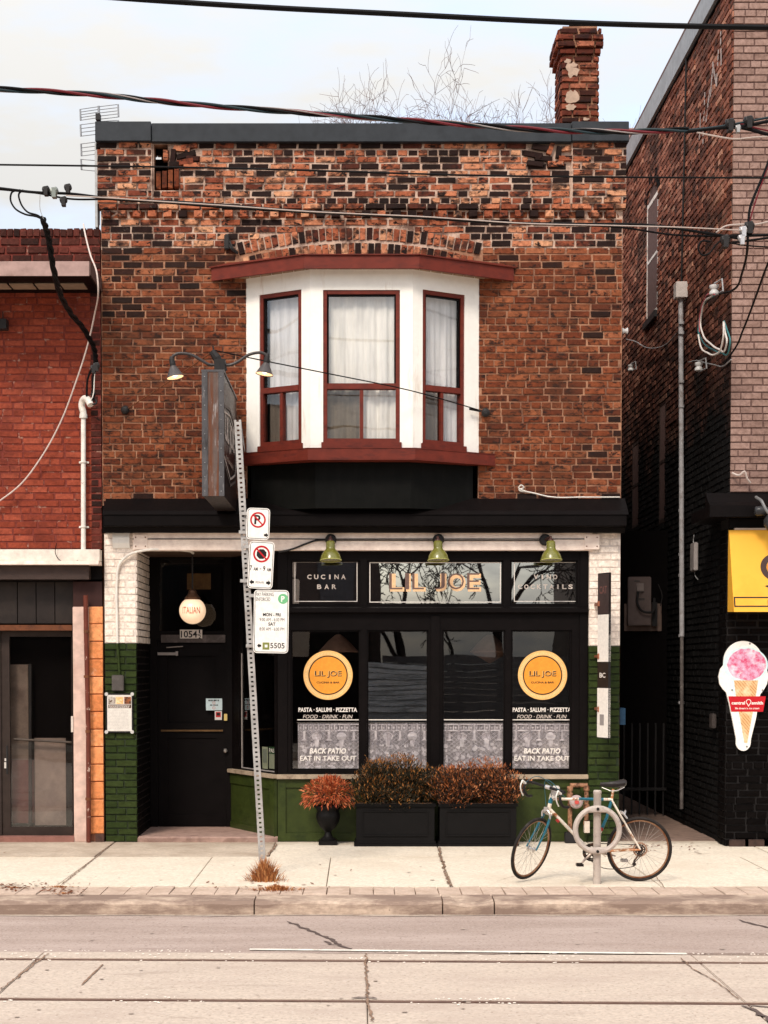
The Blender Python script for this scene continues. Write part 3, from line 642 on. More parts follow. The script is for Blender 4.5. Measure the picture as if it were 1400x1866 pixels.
# chimney
YC = 1.5; FC = FY(YC); cx0, cx1 = at(1024, 130, YC).x, at(1090, 130, YC).x; cz0, cz1 = zt - 0.6, at(655, 95, YC).z; ctop = at(655, 44, YC).z
m = MB(); m.box(cx0 + .01, cx1 - .01, YC + .01, YC + 0.62, cz0, ctop - 0.02); m.box(cx0 - .03, cx1 + .03, YC - .03, YC + 0.66, cz1 + .05, ctop - 0.09)
chim = m.build('chimney', MORTAR, main)
varc = brick_variants('brick', BR_CHIM, 6, 0.08, 14); cc = 0.081
cb = courses(cx0, cx1, cz0, cc, int((cz1 - cz0) / cc), 0.225, [], hdr=60, hoff=70, seed=50)
lay(FC, cb, varc, chim, 0, depth=0.05, seed=51, proud=(0.006, 0.02), tilt=0.01)
zz = cz0 + int((cz1 - cz0) / cc) * cc
for k, e in enumerate((0.03, 0.06, 0.06, 0.035)):
    FF = FY(YC - e); lay(FF, courses(cx0 - e, cx1 + e, zz + k * cc, cc, 1, 0.225, [], hdr=60, hoff=70, seed=52 + k), varc, chim, 0, depth=0.08, seed=60 + k, tilt=0.01)
    FL = Frame((cx0 - e, YC + 0.62 + e, 0), (0, -1, 0)); lay(FL, courses(0, 0.62 + 2 * e, zz + k * cc, cc, 1, 0.225, [], seed=70 + k, hdr=60, hoff=70), varc, chim, 0, depth=0.08, seed=80 + k)
FL = Frame((cx0, YC + 0.62, 0), (0, -1, 0)); lay(FL, courses(0, 0.62, cz0, cc, int((cz1 - cz0) / cc), 0.225, [], hdr=60, hoff=70, seed=53), varc, chim, 0, depth=0.05, seed=54)
FRr = Frame((cx1, YC, 0), (0, 1, 0)); lay(FRr, courses(0, 0.62, cz0, cc, int((cz1 - cz0) / cc), 0.225, [], hdr=60, hoff=70, seed=55), varc, chim, 0, depth=0.05, seed=56)
m = MB(); m.box(cx0 + .1, cx1 - .02, YC + .02, YC + .6, ctop - 0.03, ctop + 0.03); m.build('flue', BLACKD, chim)
m = MB(); rr = random.Random(2)
for (px, py, w, h) in ((1043, 128, 15, 20), (1042, 178, 16, 17), (1040, 196, 14, 8), (1035, 112, 8, 6), (1068, 218, 8, 4)):
    u, v = FC.px(px, py); s_ = YC + DIST; n = 18
    m.poly(FC, [(u + math.cos(2 * math.pi * i / n) * w * .82 * s_ / FPX * rr.uniform(.6, 1.1), v + math.sin(2 * math.pi * i / n) * h * .82 * s_ / FPX * rr.uniform(.6, 1.1)) for i in range(n)], 0.0, 0.024)
m.each('render_patch', pm('patch_render', (0.46, 0.33, 0.25), 0.9, grain=60, gd=0.004), chim)

# ------------------------------------------------------------------ bay window
YB = -0.45
c0 = (at(449, 680, 0).x, 0.0); c1 = (at(566, 680, YB).x, YB); c2 = (at(752, 680, YB).x, YB); c3 = (at(873, 680, 0).x, 0.0)
bay = thing('bay_window', ((c1[0] + c2[0]) / 2, 0, 4.0)); bay.parent = main; bay.location = WL[bay] - WL[main]
FLb, FCb, FRb = FAB(c0, c1), FAB(c1, c2), FAB(c2, c3)
zs0, zs1 = FCb.px(655, 822)[1], FCb.px(655, 492)[1]      # sill top .. soffit
zs0 = at(655, 818, YB).z; zs1 = at(655, 486, YB).z
def bay_panel(F, width, L0, L1, o, top, bot, mull):
    """L0..L1 opening in pixels at rail heights; o = width"""
    u0 = F.px(L0, 680)[0]; u1 = F.px(L1, 680)[0]; zt_ = top; zb_ = bot; T = 0.05
    m = MB(); m.fbox(F, 0.0, u0, zs0, zs1, -0.10, 0.0); m.fbox(F, u1, width, zs0, zs1, -0.10, 0.0); m.fbox(F, u0, u1, zt_, zs1, -0.10, 0.0)
    m.build('white_casing', WHITE, bay)
    zm = at(655, 703, YB).z
    m = MB(); t = 0.045
    m.fbox(F, u0, u0 + t, zb_, zt_, -0.09, -0.012); m.fbox(F, u1 - t, u1, zb_, zt_, -0.09, -0.012); m.fbox(F, u0 + t, u1 - t, zt_ - t, zt_, -0.09, -0.012)
    m.fbox(F, u0 + t, u1 - t, zm - 0.035, zm + 0.03, -0.09, -0.008); m.fbox(F, u0 + t, u1 - t, zb_, zb_ + t, -0.09, -0.012)
    um = u0 + (u1 - u0) * mull; m.fbox(F, um - 0.02, um + 0.02, zb_ + t, zm - 0.035, -0.085, -0.016)
    fr = m.build('window_frame', RED, bay, bev=0.003)
    m = MB(); m.fbox(F, u0 + .045, u0 + .062, zm + .03, zt_ - .045, -0.08, -0.03); m.fbox(F, u1 - .062, u1 - .045, zm + .03, zt_ - .045, -0.08, -0.03); m.fbox(F, u0 + .062, u1 - .062, zt_ - .062, zt_ - .045, -0.08, -0.03)
    m.build('dark_bead', BLACK, bay)
    for (a, b, c, d, mt) in ((u0 + t, u1 - t, zm + 0.03, zt_ - t, GLB), (u0 + t, um - 0.02, zb_ + t, zm - 0.035, GLD), (um + 0.02, u1 - t, zb_ + t, zm - 0.035, GLB)):
        m = MB(); m.fbox(F, a + .001, b - .001, c + .001, d - .001, -0.056, -0.05); m.build('pane', mt, bay)
    m = MB(); m.fbox(F, u0 - 0.02, u1 + 0.02, zb_ - 0.07, zb_, -0.1, 0.022); m.build('window_sill', RED, bay, bev=0.004)
    return u0, u1, zb_, zt_
wL = (Vector(c1) - Vector(c0)).length; wC = c2[0] - c1[0]; wR = (Vector(c3) - Vector(c2)).length
ztC, zbC = at(655, 528, YB).z, at(655, 806, YB).z
oL = bay_panel(FLb, wL, 473, 549.5, 0, at(655, 530, YB + .15).z, zbC, 0.5)
oC = bay_panel(FCb, wC, 589, 729, 0, ztC, zbC, 0.5)
oR = bay_panel(FRb, wR, 770.5, 847, 0, at(655, 530, YB + .15).z, zbC, 0.48)
# corner posts (mitred strip) and back box
m = MB()
for c in (c1, c2): m.tube([(c[0], c[1] + .012, zs0), (c[0], c[1] + .012, zs1)], 0.014, 8)
m.build('corner_bead', WHITE, bay)
def oct_prism(out, z0, z1, Fo=None, zback=None):
    # outline following the bay plan offset outward by `out`, with end overhang
    A = Vector(c0); B = Vector(c1); C = Vector(c2); D = Vector(c3)
    nl = Vector((FLb.n.x, FLb.n.y)); nr = Vector((FRb.n.x, FRb.n.y)); nc = Vector((0, -1))
    def isect(p, d, q, e):
        k = d.x * e.y - d.y * e.x; t = ((q.x - p.x) * e.y - (q.y - p.y) * e.x) / k; return p + d * t
    dl = B - A; dr = D - C; dc = Vector((1, 0))
    P1 = isect(A + nl * out, dl, B + nc * out, dc); P2 = isect(C + nr * out, dr, B + nc * out, dc)
    P0 = isect(A + nl * out, dl, Vector((0, 0)), dc); P3 = isect(C + nr * out, dr, Vector((0, 0)), dc)
    return [P0, P1, P2, P3]
def oprism(mb, P, z0, z1):
    n = len(P); vs = [(p.x, p.y, z0) for p in P] + [(p.x, p.y, z1) for p in P]
    mb.add(vs, [list(range(n)), list(range(2 * n - 1, n - 1, -1))] + [[i, (i + 1) % n, n + (i + 1) % n, n + i] for i in range(n)])
# sill band
m = MB(); oprism(m, oct_prism(0.10, 0, 0), at(655, 838, YB - .1).z, zs0); m.build('sill_band', RED, bay, bev=0.006)
# apron
P = [Vector((at(458, 880, 0).x, 0)), Vector((at(575, 880, YB + .1).x, YB + .1)), Vector((at(748, 880, YB + .1).x, YB + .1)), Vector((at(862, 880, 0).x, 0))]
m = MB(); oprism(m, P, at(655, 926, YB + .1).z, at(655, 838, YB - .1).z - 0.002); m.build('apron', pm('apron_paint', (0.0042, 0.0045, 0.004), 0.6, stretch=(6, 6, 1), wscale=2, wear=(0.008, 0.0075, 0.007), wa=0.5, wb=0.8, spec=0.08), bay)
# canopy: fascia boards on three sides, tin top, boarded soffit; the ends run out past the bay
yf = YB - 0.17; k0 = (at(385, 500, -0.04).x, -0.03); k1 = (at(553, 490, yf).x, yf); k2 = (at(765, 490, yf).x, yf); k3 = (at(937, 500, -0.04).x, -0.03)
zf0, zf1 = at(655, 489, yf).z, at(655, 465, yf).z
for (a, b, e0, e1) in ((k0, k1, 0, 0), (k1, k2, 0, 0), (k2, k3, 0, 0)):
    F = FAB(a, b); w = (Vector(b) - Vector(a)).length; m = MB(); m.fbox(F, 0, w, zf0, zf1, -0.03, 0); m.fbox(F, -0.02, w + 0.02, zf1, zf1 + 0.012, -0.05, 0.02)
    m.build('canopy_fascia', RED, bay, bev=0.002)
n = [(k0[0], 0), k1, k2, (k3[0], 0)]
m = MB(); V = [(p[0], p[1], zf1 + 0.014) for p in (k0, k1, k2, k3)] + [(k0[0] + 0.15, 0.0, zf1 + 0.06), (k3[0] - 0.15, 0.0, zf1 + 0.06)]
m.add(V, [[0, 1, 4], [1, 2, 5, 4], [2, 3, 5]]); m.build('canopy_roof', RED, bay)
sm = pm('soffit_wood', (0.30, 0.2, 0.13), 0.8, wear=(0.12, 0.06, 0.04), wscale=6)
P = [Vector((k0[0] + .04, 0)), Vector((k1[0] + .01, k1[1] + .032)), Vector((k2[0] - .01, k2[1] + .032)), Vector((k3[0] - .04, 0))]
ng = 26
for i in range(ng):       # narrow soffit boards across the canopy
    xa = k0[0] + .06 + (k3[0] - k0[0] - .12) * i / ng; xb = xa + (k3[0] - k0[0] - .12) / ng - 0.008; xm = (xa + xb) / 2
    if xm < k1[0]: yy = k0[1] + (k1[1] - k0[1]) * (xm - k0[0]) / (k1[0] - k0[0])
    elif xm > k2[0]: yy = k3[1] + (k2[1] - k3[1]) * (k3[0] - xm) / (k3[0] - k2[0])
    else: yy = k1[1]
    m = MB(); m.box(xa, xb, yy + 0.045, 0.0, zf0 + 0.03, zf0 + 0.045); m.build('soffit_board', sm, bay)
# room behind the bay
m = MB(); oprism(m, [Vector((c0[0] + .13, 0.0)), Vector((c1[0] + .06, YB + .13)), Vector((c2[0] - .06, YB + .13)), Vector((c3[0] - .13, 0.0))], zs0 - 0.01, zs0 + 0.0); m.build('bay_floor', BLACKD, bay)
m = MB(); m.quad((c0[0] - 0.4, 1.3, zs0 - .2), (c3[0] + .4, 1.3, zs0 - .2), (c3[0] + .4, 1.3, zs1 + .3), (c0[0] - .4, 1.3, zs1 + .3)); m.build('room_wall', pm('room_wall', (0.09, 0.07, 0.06), 0.9), main)
m = MB(); oprism(m, [Vector((c0[0], 0)), Vector((c1[0], YB)), Vector((c2[0], YB)), Vector((c3[0], 0))], zs1 - 0.005, zs1 + 0.02); m.build('bay_ceiling', WHITE, bay)
# curtains
def cloth(F, u0, u1, z0, z1, n, amp, waves, seed, mat):
    m = MB(); k = int((u1 - u0) / 0.012); rr = random.Random(seed); ph = [rr.uniform(0, 6.28) for _ in range(4)]; vs = []
    rows = 7
    for j in range(rows):
        t = j / (rows - 1)
        for i in range(k + 1):
            u = i / k; off = amp * (math.sin(u * waves * 6.28 + ph[0] + 0.5 * t) * 0.6 + math.sin(u * waves * 2.3 * 6.28 + ph[1] - t * .8) * 0.4 + 0.5 * math.sin(u * waves * 0.37 * 6.28 + ph[2])) * (0.6 + 0.6 * t)
            vs.append(F.pt(u0 + (u1 - u0) * u, z1 + (z0 - z1) * t, n + off))
    m.add(vs, [[j * (k + 1) + i, j * (k + 1) + i + 1, (j + 1) * (k + 1) + i + 1, (j + 1) * (k + 1) + i] for j in range(rows - 1) for i in range(k)])
    return m.build('curtain', mat, smooth=True)
def cloth_mat(name, col, tr=0.35, alpha=0.0):
    m, t, b = base_mat(name); b.inputs['Base Color'].default_value = (*col, 1); b.inputs['Roughness'].default_value = 0.9
    tl = N(t, 'ShaderNodeBsdfTranslucent'); tl.inputs[0].default_value = (*col, 1); ms = N(t, 'ShaderNodeMixShader'); ms.inputs[0].default_value = tr
    t.links.new(b.outputs[0], ms.inputs[1]); t.links.new(tl.outputs[0], ms.inputs[2])
    c = mixc(t, remap(t, noise_fac(t, 3.0, 5, (5, 5, 0.6)), 0.35, 0.7), col, tuple(x * 0.72 for x in col)); t.links.new(c, b.inputs['Base Color'])
    t.links.new(ms.outputs[0], t.nodes['Material Output'].inputs[0]); return m
CM1 = cloth_mat('white_curtain', (0.93, 0.88, 0.77), 0.05); CM2 = cloth_mat('grey_curtain', (0.86, 0.83, 0.79), 0.08)
for (F, o, lb, mt, part) in ((FLb, oL, 'pale curtain behind the left angled window of the white bay', CM2, 1.0), (FCb, oC, 'cream gathered curtain behind the wide middle window of the white bay', CM1, 1.0), (FRb, oR, 'pale curtain behind the right angled window of the white bay', CM2, 1.0)):
    q = cloth(F, o[0] + 0.04, o[1] - 0.02, o[2] + 0.02, o[3] - 0.02, -0.135, 0.018, 5 if F is FCb else 3, int(o[0] * 100) + 5, mt); tag(q, lb, 'curtain', 'curtains in the bay window')
# ------------------------------------------------------------------ cornice and shopfront of the main building
z = lambda py, Y=0.0: at(655, py, Y).z
xx = lambda px, Y=0.0, py=1200: at(px, py, Y).x
def prism(mb, prof, x0, x1):      # prof: (y, z) outline, extruded along x
    k = len(prof); vs = [(x0, y, q) for y, q in prof] + [(x1, y, q) for y, q in prof]
    return mb.add(vs, [list(range(k)), list(range(2 * k - 1, k - 1, -1))] + [[i, (i + 1) % k, k + (i + 1) % k, k + i] for i in range(k)])
CX0, CX1 = xx(189, -.25, 940), xx(1142, -.25, 940)
m = MB(); prism(m, [(0.0, z(972)), (-0.15, z(972)), (-0.17, z(960, -.26)), (-0.26, z(958, -.26)), (-0.26, z(938, -.26)), (-0.24, z(934, -.24)), (0.0, z(912))], CX0, CX1)
corn = m.build('cornice', BLACK, main, bev=0.004)
m = MB(); prism(m, [(-0.23, z(934, -.24) + .012), (-0.272, z(938, -.27)), (-0.272, z(938, -.27) + .006), (-0.23, z(934, -.24) + .022), (0.0, z(908) + 0.0), (0.0, z(910))], CX0 - .01, CX1 + .02)
m.build('cornice_flashing', BLACK, corn)
m = MB(); m.box(XL, XR, -0.02, 0.2, z(972), zc + 0.02); m.build('wall_board', BLACKD, main)
# cream beam
m = MB(); bx0, bx1 = xx(244), xx(1078); m.box(bx0, bx1, -0.05, 0.10, z(1003, -.05), z(970, -.05)); beam = m.build('beam', CREAM, main, bev=0.006)
m = MB(); m.box(bx0, bx1, -0.058, -0.05, z(983, -.05), z(981.5, -.05)); m.build('trim_line', BLACKD, beam)
for (a, b) in ((246, 271), (1063, 1090)):
    m = MB(); m.box(xx(a), xx(b), -0.062, -0.0501, z(1001, -.05), z(974, -.05)); pl = m.build('end_plate', CREAM, beam)
    for i in (0.15, 0.85):
        for j in (0.2, 0.8): 
            m = MB(); m.lathe((xx(a) + (xx(b) - xx(a)) * i, -0.062, z(1001, -.05) + (z(974, -.05) - z(1001, -.05)) * j), [(0.008, 0), (0.006, 0.008)], 6, (0, -1, 0)); m.build('bolt', RUST, beam)
# pilasters
XPL0, XPL1, XPR0, XPR1 = xx(191), xx(249), xx(1073), xx(1130)
zg = z(1173); cp = 0.0795
def pilaster(name, x0, x1, ret, seed, zg):
    m = MB(); m.box(x0 + .004, x1 - .004, 0.001, 0.25 if not ret else 1.15, SZ - .1, z(968)); root = m.build(name, pm('pilaster_joint', (0.03, 0.04, 0.022), 0.9), main)
    m = MB(); m.box(x0 + .002, x1 - .002, -0.001, 0.24 if not ret else 1.149, zg, z(968) - .01); m.build('white_joint', pm('white_joint', (0.70, 0.62, 0.56), 0.8, wear=(0.42, 0.34, 0.3), wscale=5), root)
    vg, vw = brick_variants('brick', BR_GREEN, 5, 0.03, seed), brick_variants('brick', BR_WHITE, 5, 0.02, seed + 1)
    ng = int(round((zg - SZ) / cp)); c1_ = (zg - SZ) / ng; nw = int(round((z(968) - zg) / cp)); c2_ = (z(968) - .005 - zg) / nw
    lay(F0, courses(x0, x1, SZ, c1_, ng, 0.245, [], hdr=90, hoff=95, seed=seed, mort=0.009), vg, root, 40, depth=0.05, proud=(0.008, 0.016), seed=seed)
    lay(F0, courses(x0, x1, zg, c2_, nw, 0.245, [], hdr=90, hoff=95, seed=seed + 2, mort=0.006), vw, root, 25, depth=0.05, proud=(0.003, 0.007), seed=seed + 3)
    if ret:
        FR = Frame((x1, 0, 0), (0, 1, 0))
        lay(FR, courses(0, 1.14, SZ, c1_, ng, 0.245, [], hdr=90, hoff=95, seed=seed + 5, mort=0.009), brick_variants('brick', BR_BLACK, 4, 0.03, 99), root, 0, depth=0.05, proud=(0.004, 0.008), seed=seed + 6)
        lay(FR, courses(0, 1.14, zg, c2_, nw, 0.245, [], hdr=90, hoff=95, seed=seed + 7, mort=0.007), vw, root, 0, depth=0.05, proud=(0.004, 0.008), seed=seed + 8)
    return root
pilaster('pilaster', XPL0, XPL1, True, 110, z(1172)); pilaster('pilaster', XPR0, XPR1, False, 130, z(1177))
m = MB(); a, b = xx(193), xx(243); prism(m, [(0, z(970)), (-0.03, z(970)), (-0.05, z(980)), (-0.05, z(990)), (-0.02, z(999)), (0, z(1000))], a + .09, b - .03); m.build('moulded_block', WHITE, main, bev=0.006)
# doorway recess
YD = 1.15; ST = 0.21
m = MB(); n = 14; x0, x1 = xx(247), xx(506); rr = random.Random(3)
vs = []
prof = [(-0.02, SZ - .05), (-0.025, ST - 0.012), (-0.005, ST), (YD + .02, ST)]
for k in range(n + 1):
    t = k / n; X_ = x0 + (x1 - x0) * t
    for j, (y, q) in enumerate(prof): vs.append((X_, y + (rr.uniform(-.01, .01) if j < 3 else 0) + (0.03 if k in (0, n) and j < 3 else 0), q - (rr.uniform(0, .006) if j == 1 else 0)))
m.add(vs, [[k * 4 + j, (k + 1) * 4 + j, (k + 1) * 4 + j + 1, k * 4 + j + 1] for k in range(n) for j in range(3)])
m.build('doorstep', pm('pink_step_stone', (0.33, 0.215, 0.175), 0.85, wear=(0.2, 0.12, 0.1), wscale=4, wear2=((0.42, 0.33, 0.28), 12, 0.62, 0.7)), main)
A1 = (xx(424, YD, 1400), YD); A2 = (xx(506, 0.03, 1400), 0.03); FA = FAB(A1, A2); wA = (Vector(A2) - Vector(A1)).length
m = MB(); m.quad((XPL1, 0, z(1003)), (A2[0] + .1, 0, z(1003)), (A2[0] + .1, YD, z(1003)), (XPL1, YD, z(1003))); m.build('porch_ceiling', pm('porch_boards', (0.10, 0.055, 0.035), 0.7, stretch=(1, 14, 1), wear=(0.03, 0.02, 0.015), wscale=2, wa=.45, wb=.6), main)
FD = FY(YD)
du0, du1 = xx(287, YD), xx(412, YD); dz0, dz1 = ST + 0.01, z(1166, YD); tz0, tz1 = z(1150, YD), z(1018, YD)
m = MB(); m.wall(FD, XPL1 - .05, A1[0] + 0.02, SZ, z(995), [(du0, du1, SZ, dz1), (xx(291, YD), xx(408, YD), tz0, tz1)], 0.0, 0.06); m.build('door_surround', BLACK, main)
door = thing('entrance_door', ((du0 + du1) / 2, YD + .03, dz0)); door.parent = main; door.location = WL[door] - WL[main]
m = MB(); m.wall(Frame((0, YD + .02, 0)), du0 + .003, du1 - .003, dz0, dz1 - .004, [(du0 + .12, du1 - .12, z(1318, YD), z(1195, YD)), (du0 + .12, du1 - .12, z(1485, YD), z(1345, YD))], 0.0, 0.02); m.build('door_leaf', BLACK, door)
m = MB(); m.box(du0 + .1, du1 - .1, YD + .035, YD + .05, z(1490, YD), z(1340, YD)); m.box(du0 + .12, du1 - .12, YD + .06, YD + .066, z(1320, YD), z(1190, YD)); m.each('door_panel', BLACK, door)
m = MB(); m.box(du0 + .04, du1 - .04, YD - .005, YD + .019, z(1333, YD), z(1330, YD)); m.build('brass_rail', pm('dull_brass', (0.16, 0.09, 0.04), 0.4, metal=0.6), door)
m = MB(); m.lathe((xx(410.5, YD), YD + .02, z(1368, YD)), [(0.01, 0), (0.01, .03), (0.024, .04), (0.026, .055), (0.015, .065)], 14, (0, -1, 0)); m.build('door_knob', pm('chrome_knob', (0.5, 0.48, 0.46), 0.25, metal=0.9), door, smooth=True)
m = MB(); m.box(xx(288, YD), xx(324, YD), YD - .04, YD - .02, z(1194, YD), z(1189, YD)); m.box(xx(321, YD), xx(325, YD), YD - .05, YD + .02, z(1195, YD), z(1187, YD)); m.tube([(xx(304, YD), YD - .03, z(1180, YD)), (xx(334, YD), YD - .03, z(1178, YD))], .006); m.build('door_closer', pm('closer_metal', (0.30, 0.26, 0.24), 0.4, metal=0.5), door)
m = MB(); m.box(xx(294, YD), xx(411, YD), YD - .03, YD - .001, z(1171, YD), z(1157, YD)); m.build('header_plate', pm('header_plate', (0.075, 0.06, 0.055), 0.4, metal=.4, wear=(0.16, 0.13, 0.12), wscale=9), main, bev=0.003)
FP = FY(YD - .045); m = MB(); m.pbox(FP, 328, 1147.5, 368.5, 1163.5, -0.012, 0); pq = m.build('number_plaque', plain('plaque_white', (0.66, 0.60, 0.54)), main)
K = plain('ink_black', (0.012, 0.01, 0.01)); text('1054', FP, 329.5, 1149.5, 359.5, 1162, 0.002, K, pq, 'house_number', 0.02)
text('1', FP, 362.5, 1147.8, 365, 1154, 0.002, K, pq, 'house_number', 0.02); text('2', FP, 361.5, 1157, 366.5, 1164, 0.002, K, pq, 'house_number', 0.02)
crk = MB(); crk.poly(FP, [FP.px(360, 1156.3), FP.px(366.5, 1154.3), FP.px(366.5, 1155.3), FP.px(360, 1157.2)], 0.002); crk.build('house_number', K, pq)
# transom over the door
m = MB(); m.box(xx(291, YD), xx(408, YD), YD + .04, YD + .046, tz0, tz1); m.build('transom_pane', glass('plain_glass', 0.0, (.8, .8, .8)), main)
FT = FY(YD + .3); m = MB(); m.pbox(FT, 341, 1045, 384, 1074, -.02, 0); tag(m.build('reflection_panel', pm('amber_reflection', (0.22, 0.12, 0.045), 0.6, wear=(0.12, 0.06, 0.03), wscale=6)), 'small amber picture imitated by a panel behind the dark transom above the black front door', 'reflection')  # added panel, imitates an amber reflection in the transom glass
# stickers and bell
FK = FY(YD + .012); m = MB(); m.pbox(FK, 375.5, 1273, 405, 1294.5, 0, .003); st = m.build('sticker', plain('sticker_blue', (0.5, 0.6, 0.62)), door)
rr = random.Random(9)
for (a, b, c, d) in ((380, 1275, 399, 1278), (383, 1284, 398, 1286)): 
    mm = MB(); xx_ = a
    while xx_ < c: w = rr.uniform(1.5, 4); mm.pbox(FK, xx_, b, min(xx_ + w, c), d, .003, .0035); xx_ += w + 1
    mm.build('print_line', K, st)
RD = plain('sign_red', (0.45, 0.018, 0.02)); m = MB()
for cy in (1281, 1290): u, v = FK.px(390, cy); m.ring(FK, u, v, .012, .018, .0045, seg=18)
m.each('print_mark', plain('pale_red', (0.5, 0.2, 0.17)), st)
m = MB(); m.pbox(FK, 391.5, 1296, 404.5, 1312, 0, .003); s2 = m.build('sticker', plain('sticker_white', (0.6, 0.55, 0.52)), door)
m = MB(); m.pbox(FK, 393.5, 1297.5, 402.5, 1307, .003, .004); m.build('print_mark', RD, s2); m = MB(); m.pbox(FK, 395, 1299, 401, 1304, .004, .005); m.build('print_mark', K, s2)
m = MB(); m.pbox(FY(YD - .001), 408.5, 1301, 414.5, 1313.5, 0, .02); m.build('door_bell', plain('bell_yellow', (0.6, 0.45, 0.16)), main, bev=0.003)
# angled side window
u0, u1 = FA.px(437, 1300)[0], FA.px(501, 1300)[0]; za0, za1 = FA.px(470, 1404)[1], z(1022, .3)
m = MB(); m.wall(FA, 0, wA, SZ, z(1003), [(u0, u1, za0, za1)], 0.0, 0.05); m.wall(FA, 0, wA, za0 - 0.06, z(1003) - .001, [(u0, u1, za0, za1)], 0.006, 0.02); sw = m.build('side_window', BLACK, main)
m = MB(); m.fbox(FA, u0, u1, za0, za1, -.036, -.03); m.build('pane', GLS, sw)
m = MB(); m.fbox(FA, u0, u0 + .012, za0, z(1190, .5), -.029, -.02); m.fbox(FA, u0, u1, za0, za0 + .012, -.029, -.02); m.each('glazing_bead', pm('worn_bead', (0.34, 0.30, 0.28), .5), sw)
zsl = z(1411, 0)
m = MB(); m.fbox(FA, 0.02, wA, SZ, zsl - .05, 0.007, 0.03); m.fbox(FA, wA - .14, wA, SZ, zsl - .05, .03, .045); m.fbox(FA, 0.02, wA - .14, SZ, SZ + .13, .03, .045); m.fbox(FA, 0.02, wA - .14, zsl - .18, zsl - .05, .03, .045); m.build('bulkhead_panel', GREEN, main, bev=.003)
m = MB(); m.fbox(FA, 0.0, wA + .02, zsl - .05, zsl - .005, 0, .075); m.build('shop_sill', SILL, main, bev=.004)
Fp = Frame(FA.pt(0, 0, -.045), FA.u)
for (a, b, c) in ((478, 488, 'left'), (490.5, 501, 'right')):
    m = MB(); m.pbox(Fp, a, 1361, b, 1401, -.003, 0); pp = tag(m.build('flyer', plain('flyer_' + c, (0.34, 0.36, 0.24) if c == 'left' else (0.30, 0.32, 0.22))), 'small pale flyer in the side window beside the door, the %s one of two' % c, 'flyer', 'flyers in the side window')
    if c == 'right': m = MB(); m.pbox(Fp, a, 1361, b, 1374, 0, .002); m.build('print_band', plain('flyer_green', (0.02, 0.06, 0.02)), pp); text('PAS', Fp, a + .5, 1363.5, b - .5, 1372, .004, DECAL, pp, 'lettering', 0.02)
    else: m = MB(); m.pbox(Fp, a + 1.5, 1365, b - 1.5, 1390, 0, .002); m.build('print_band', plain('flyer_print', (0.2, 0.22, 0.17)), pp)
# shopfront frame
YS = 0.045; FS = FY(YS); Xs0, Xs1 = A2[0] + 0.0, XPR0 + .01
def opn(a, b, c, d): 
    return (FS.px(a, (b + d) / 2)[0], FS.px(c, (b + d) / 2)[0], FS.px(655, d)[1], FS.px(655, b)[1])
TRN = [opn(530, 1021, 657, 1103), opn(668.5, 1021, 917.5, 1103), opn(930, 1021, 1053, 1103)]
PAN = [opn(530, 1148, 657, 1404), opn(668.5, 1148, 781, 1404), opn(806, 1148, 921, 1404), opn(931.5, 1148, 1042, 1404)]
m = MB(); m.wall(FS, Xs0, Xs1, zsl - .02, z(1003) + .02, TRN + PAN, 0.0, 0.06); sf = m.build('shopfront_frame', BLACK, main)
m = MB()
for (a, b, c, d) in TRN + PAN:      # inner mouldings
    for (p, q, r_, s_) in ((a, a + .02, c, d), (b - .02, b, c, d), (a + .02, b - .02, c, c + .02), (a + .02, b - .02, d - .02, d)): m.fbox(FS, p + .0005, q - .0005, r_ + .0005, s_ - .0005, -0.05, -0.022)
m.build('glazing_bead', BLACK, sf)
m = MB(); prism(m, [(YS, z(1116)), (-0.02, z(1116, -.02)), (-0.02, z(1108, -.02)), (YS, z(1105))], Xs0 + .01, Xs1 - .02); m.build('transom_rail', BLACK, sf, bev=.003)
m = MB()
for px in (793.5,): m.fbox(FS, FS.px(px - 8, 1270)[0], FS.px(px + 8, 1270)[0], zsl, z(1122), 0, .02)
m.fbox(FS, FS.px(506, 1270)[0], FS.px(524, 1270)[0], zsl, z(1005), 0, .015); m.fbox(FS, FS.px(1056, 1270)[0], FS.px(1070, 1270)[0], zsl, z(1005), 0, .015); m.each('mullion_trim', BLACK, sf, bev=.003)
panes = []
for k, (a, b, c, d) in enumerate(TRN + PAN):
    m = MB(); m.fbox(FS, a + .002, b - .002, c + .002, d - .002, -.044, -.038); panes.append(m.build('pane', GLT if k < 3 else GLS, sf))
m = MB(); m.box(A2[0] - .01, XPR0 + .0, -0.035, YS - .001, zsl - .055, zsl - .003); m.build('shop_sill', SILL, main, bev=.005)
bz1 = zsl - .056
m = MB(); m.fbox(F0, A2[0], XPR0, SZ, bz1, -.06, -.03); m.build('bulkhead_board', GREEN, main)
m = MB(); 
for (a, b) in ((506, 521), (640, 652), (792, 804), (938, 950), (1058, 1073)): m.fbox(F0, F0.px(a, 1480)[0], F0.px(b, 1480)[0], SZ + .001, bz1 - .001, -.0299, -.008)
m.fbox(F0, A2[0] + .01, XPR0 - .01, SZ + .003, SZ + .10, -.0299, -.012); m.fbox(F0, A2[0] + .01, XPR0 - .01, bz1 - .10, bz1 - .003, -.0299, -.012); m.each('bulkhead_stile', GREEN, main, bev=.003)
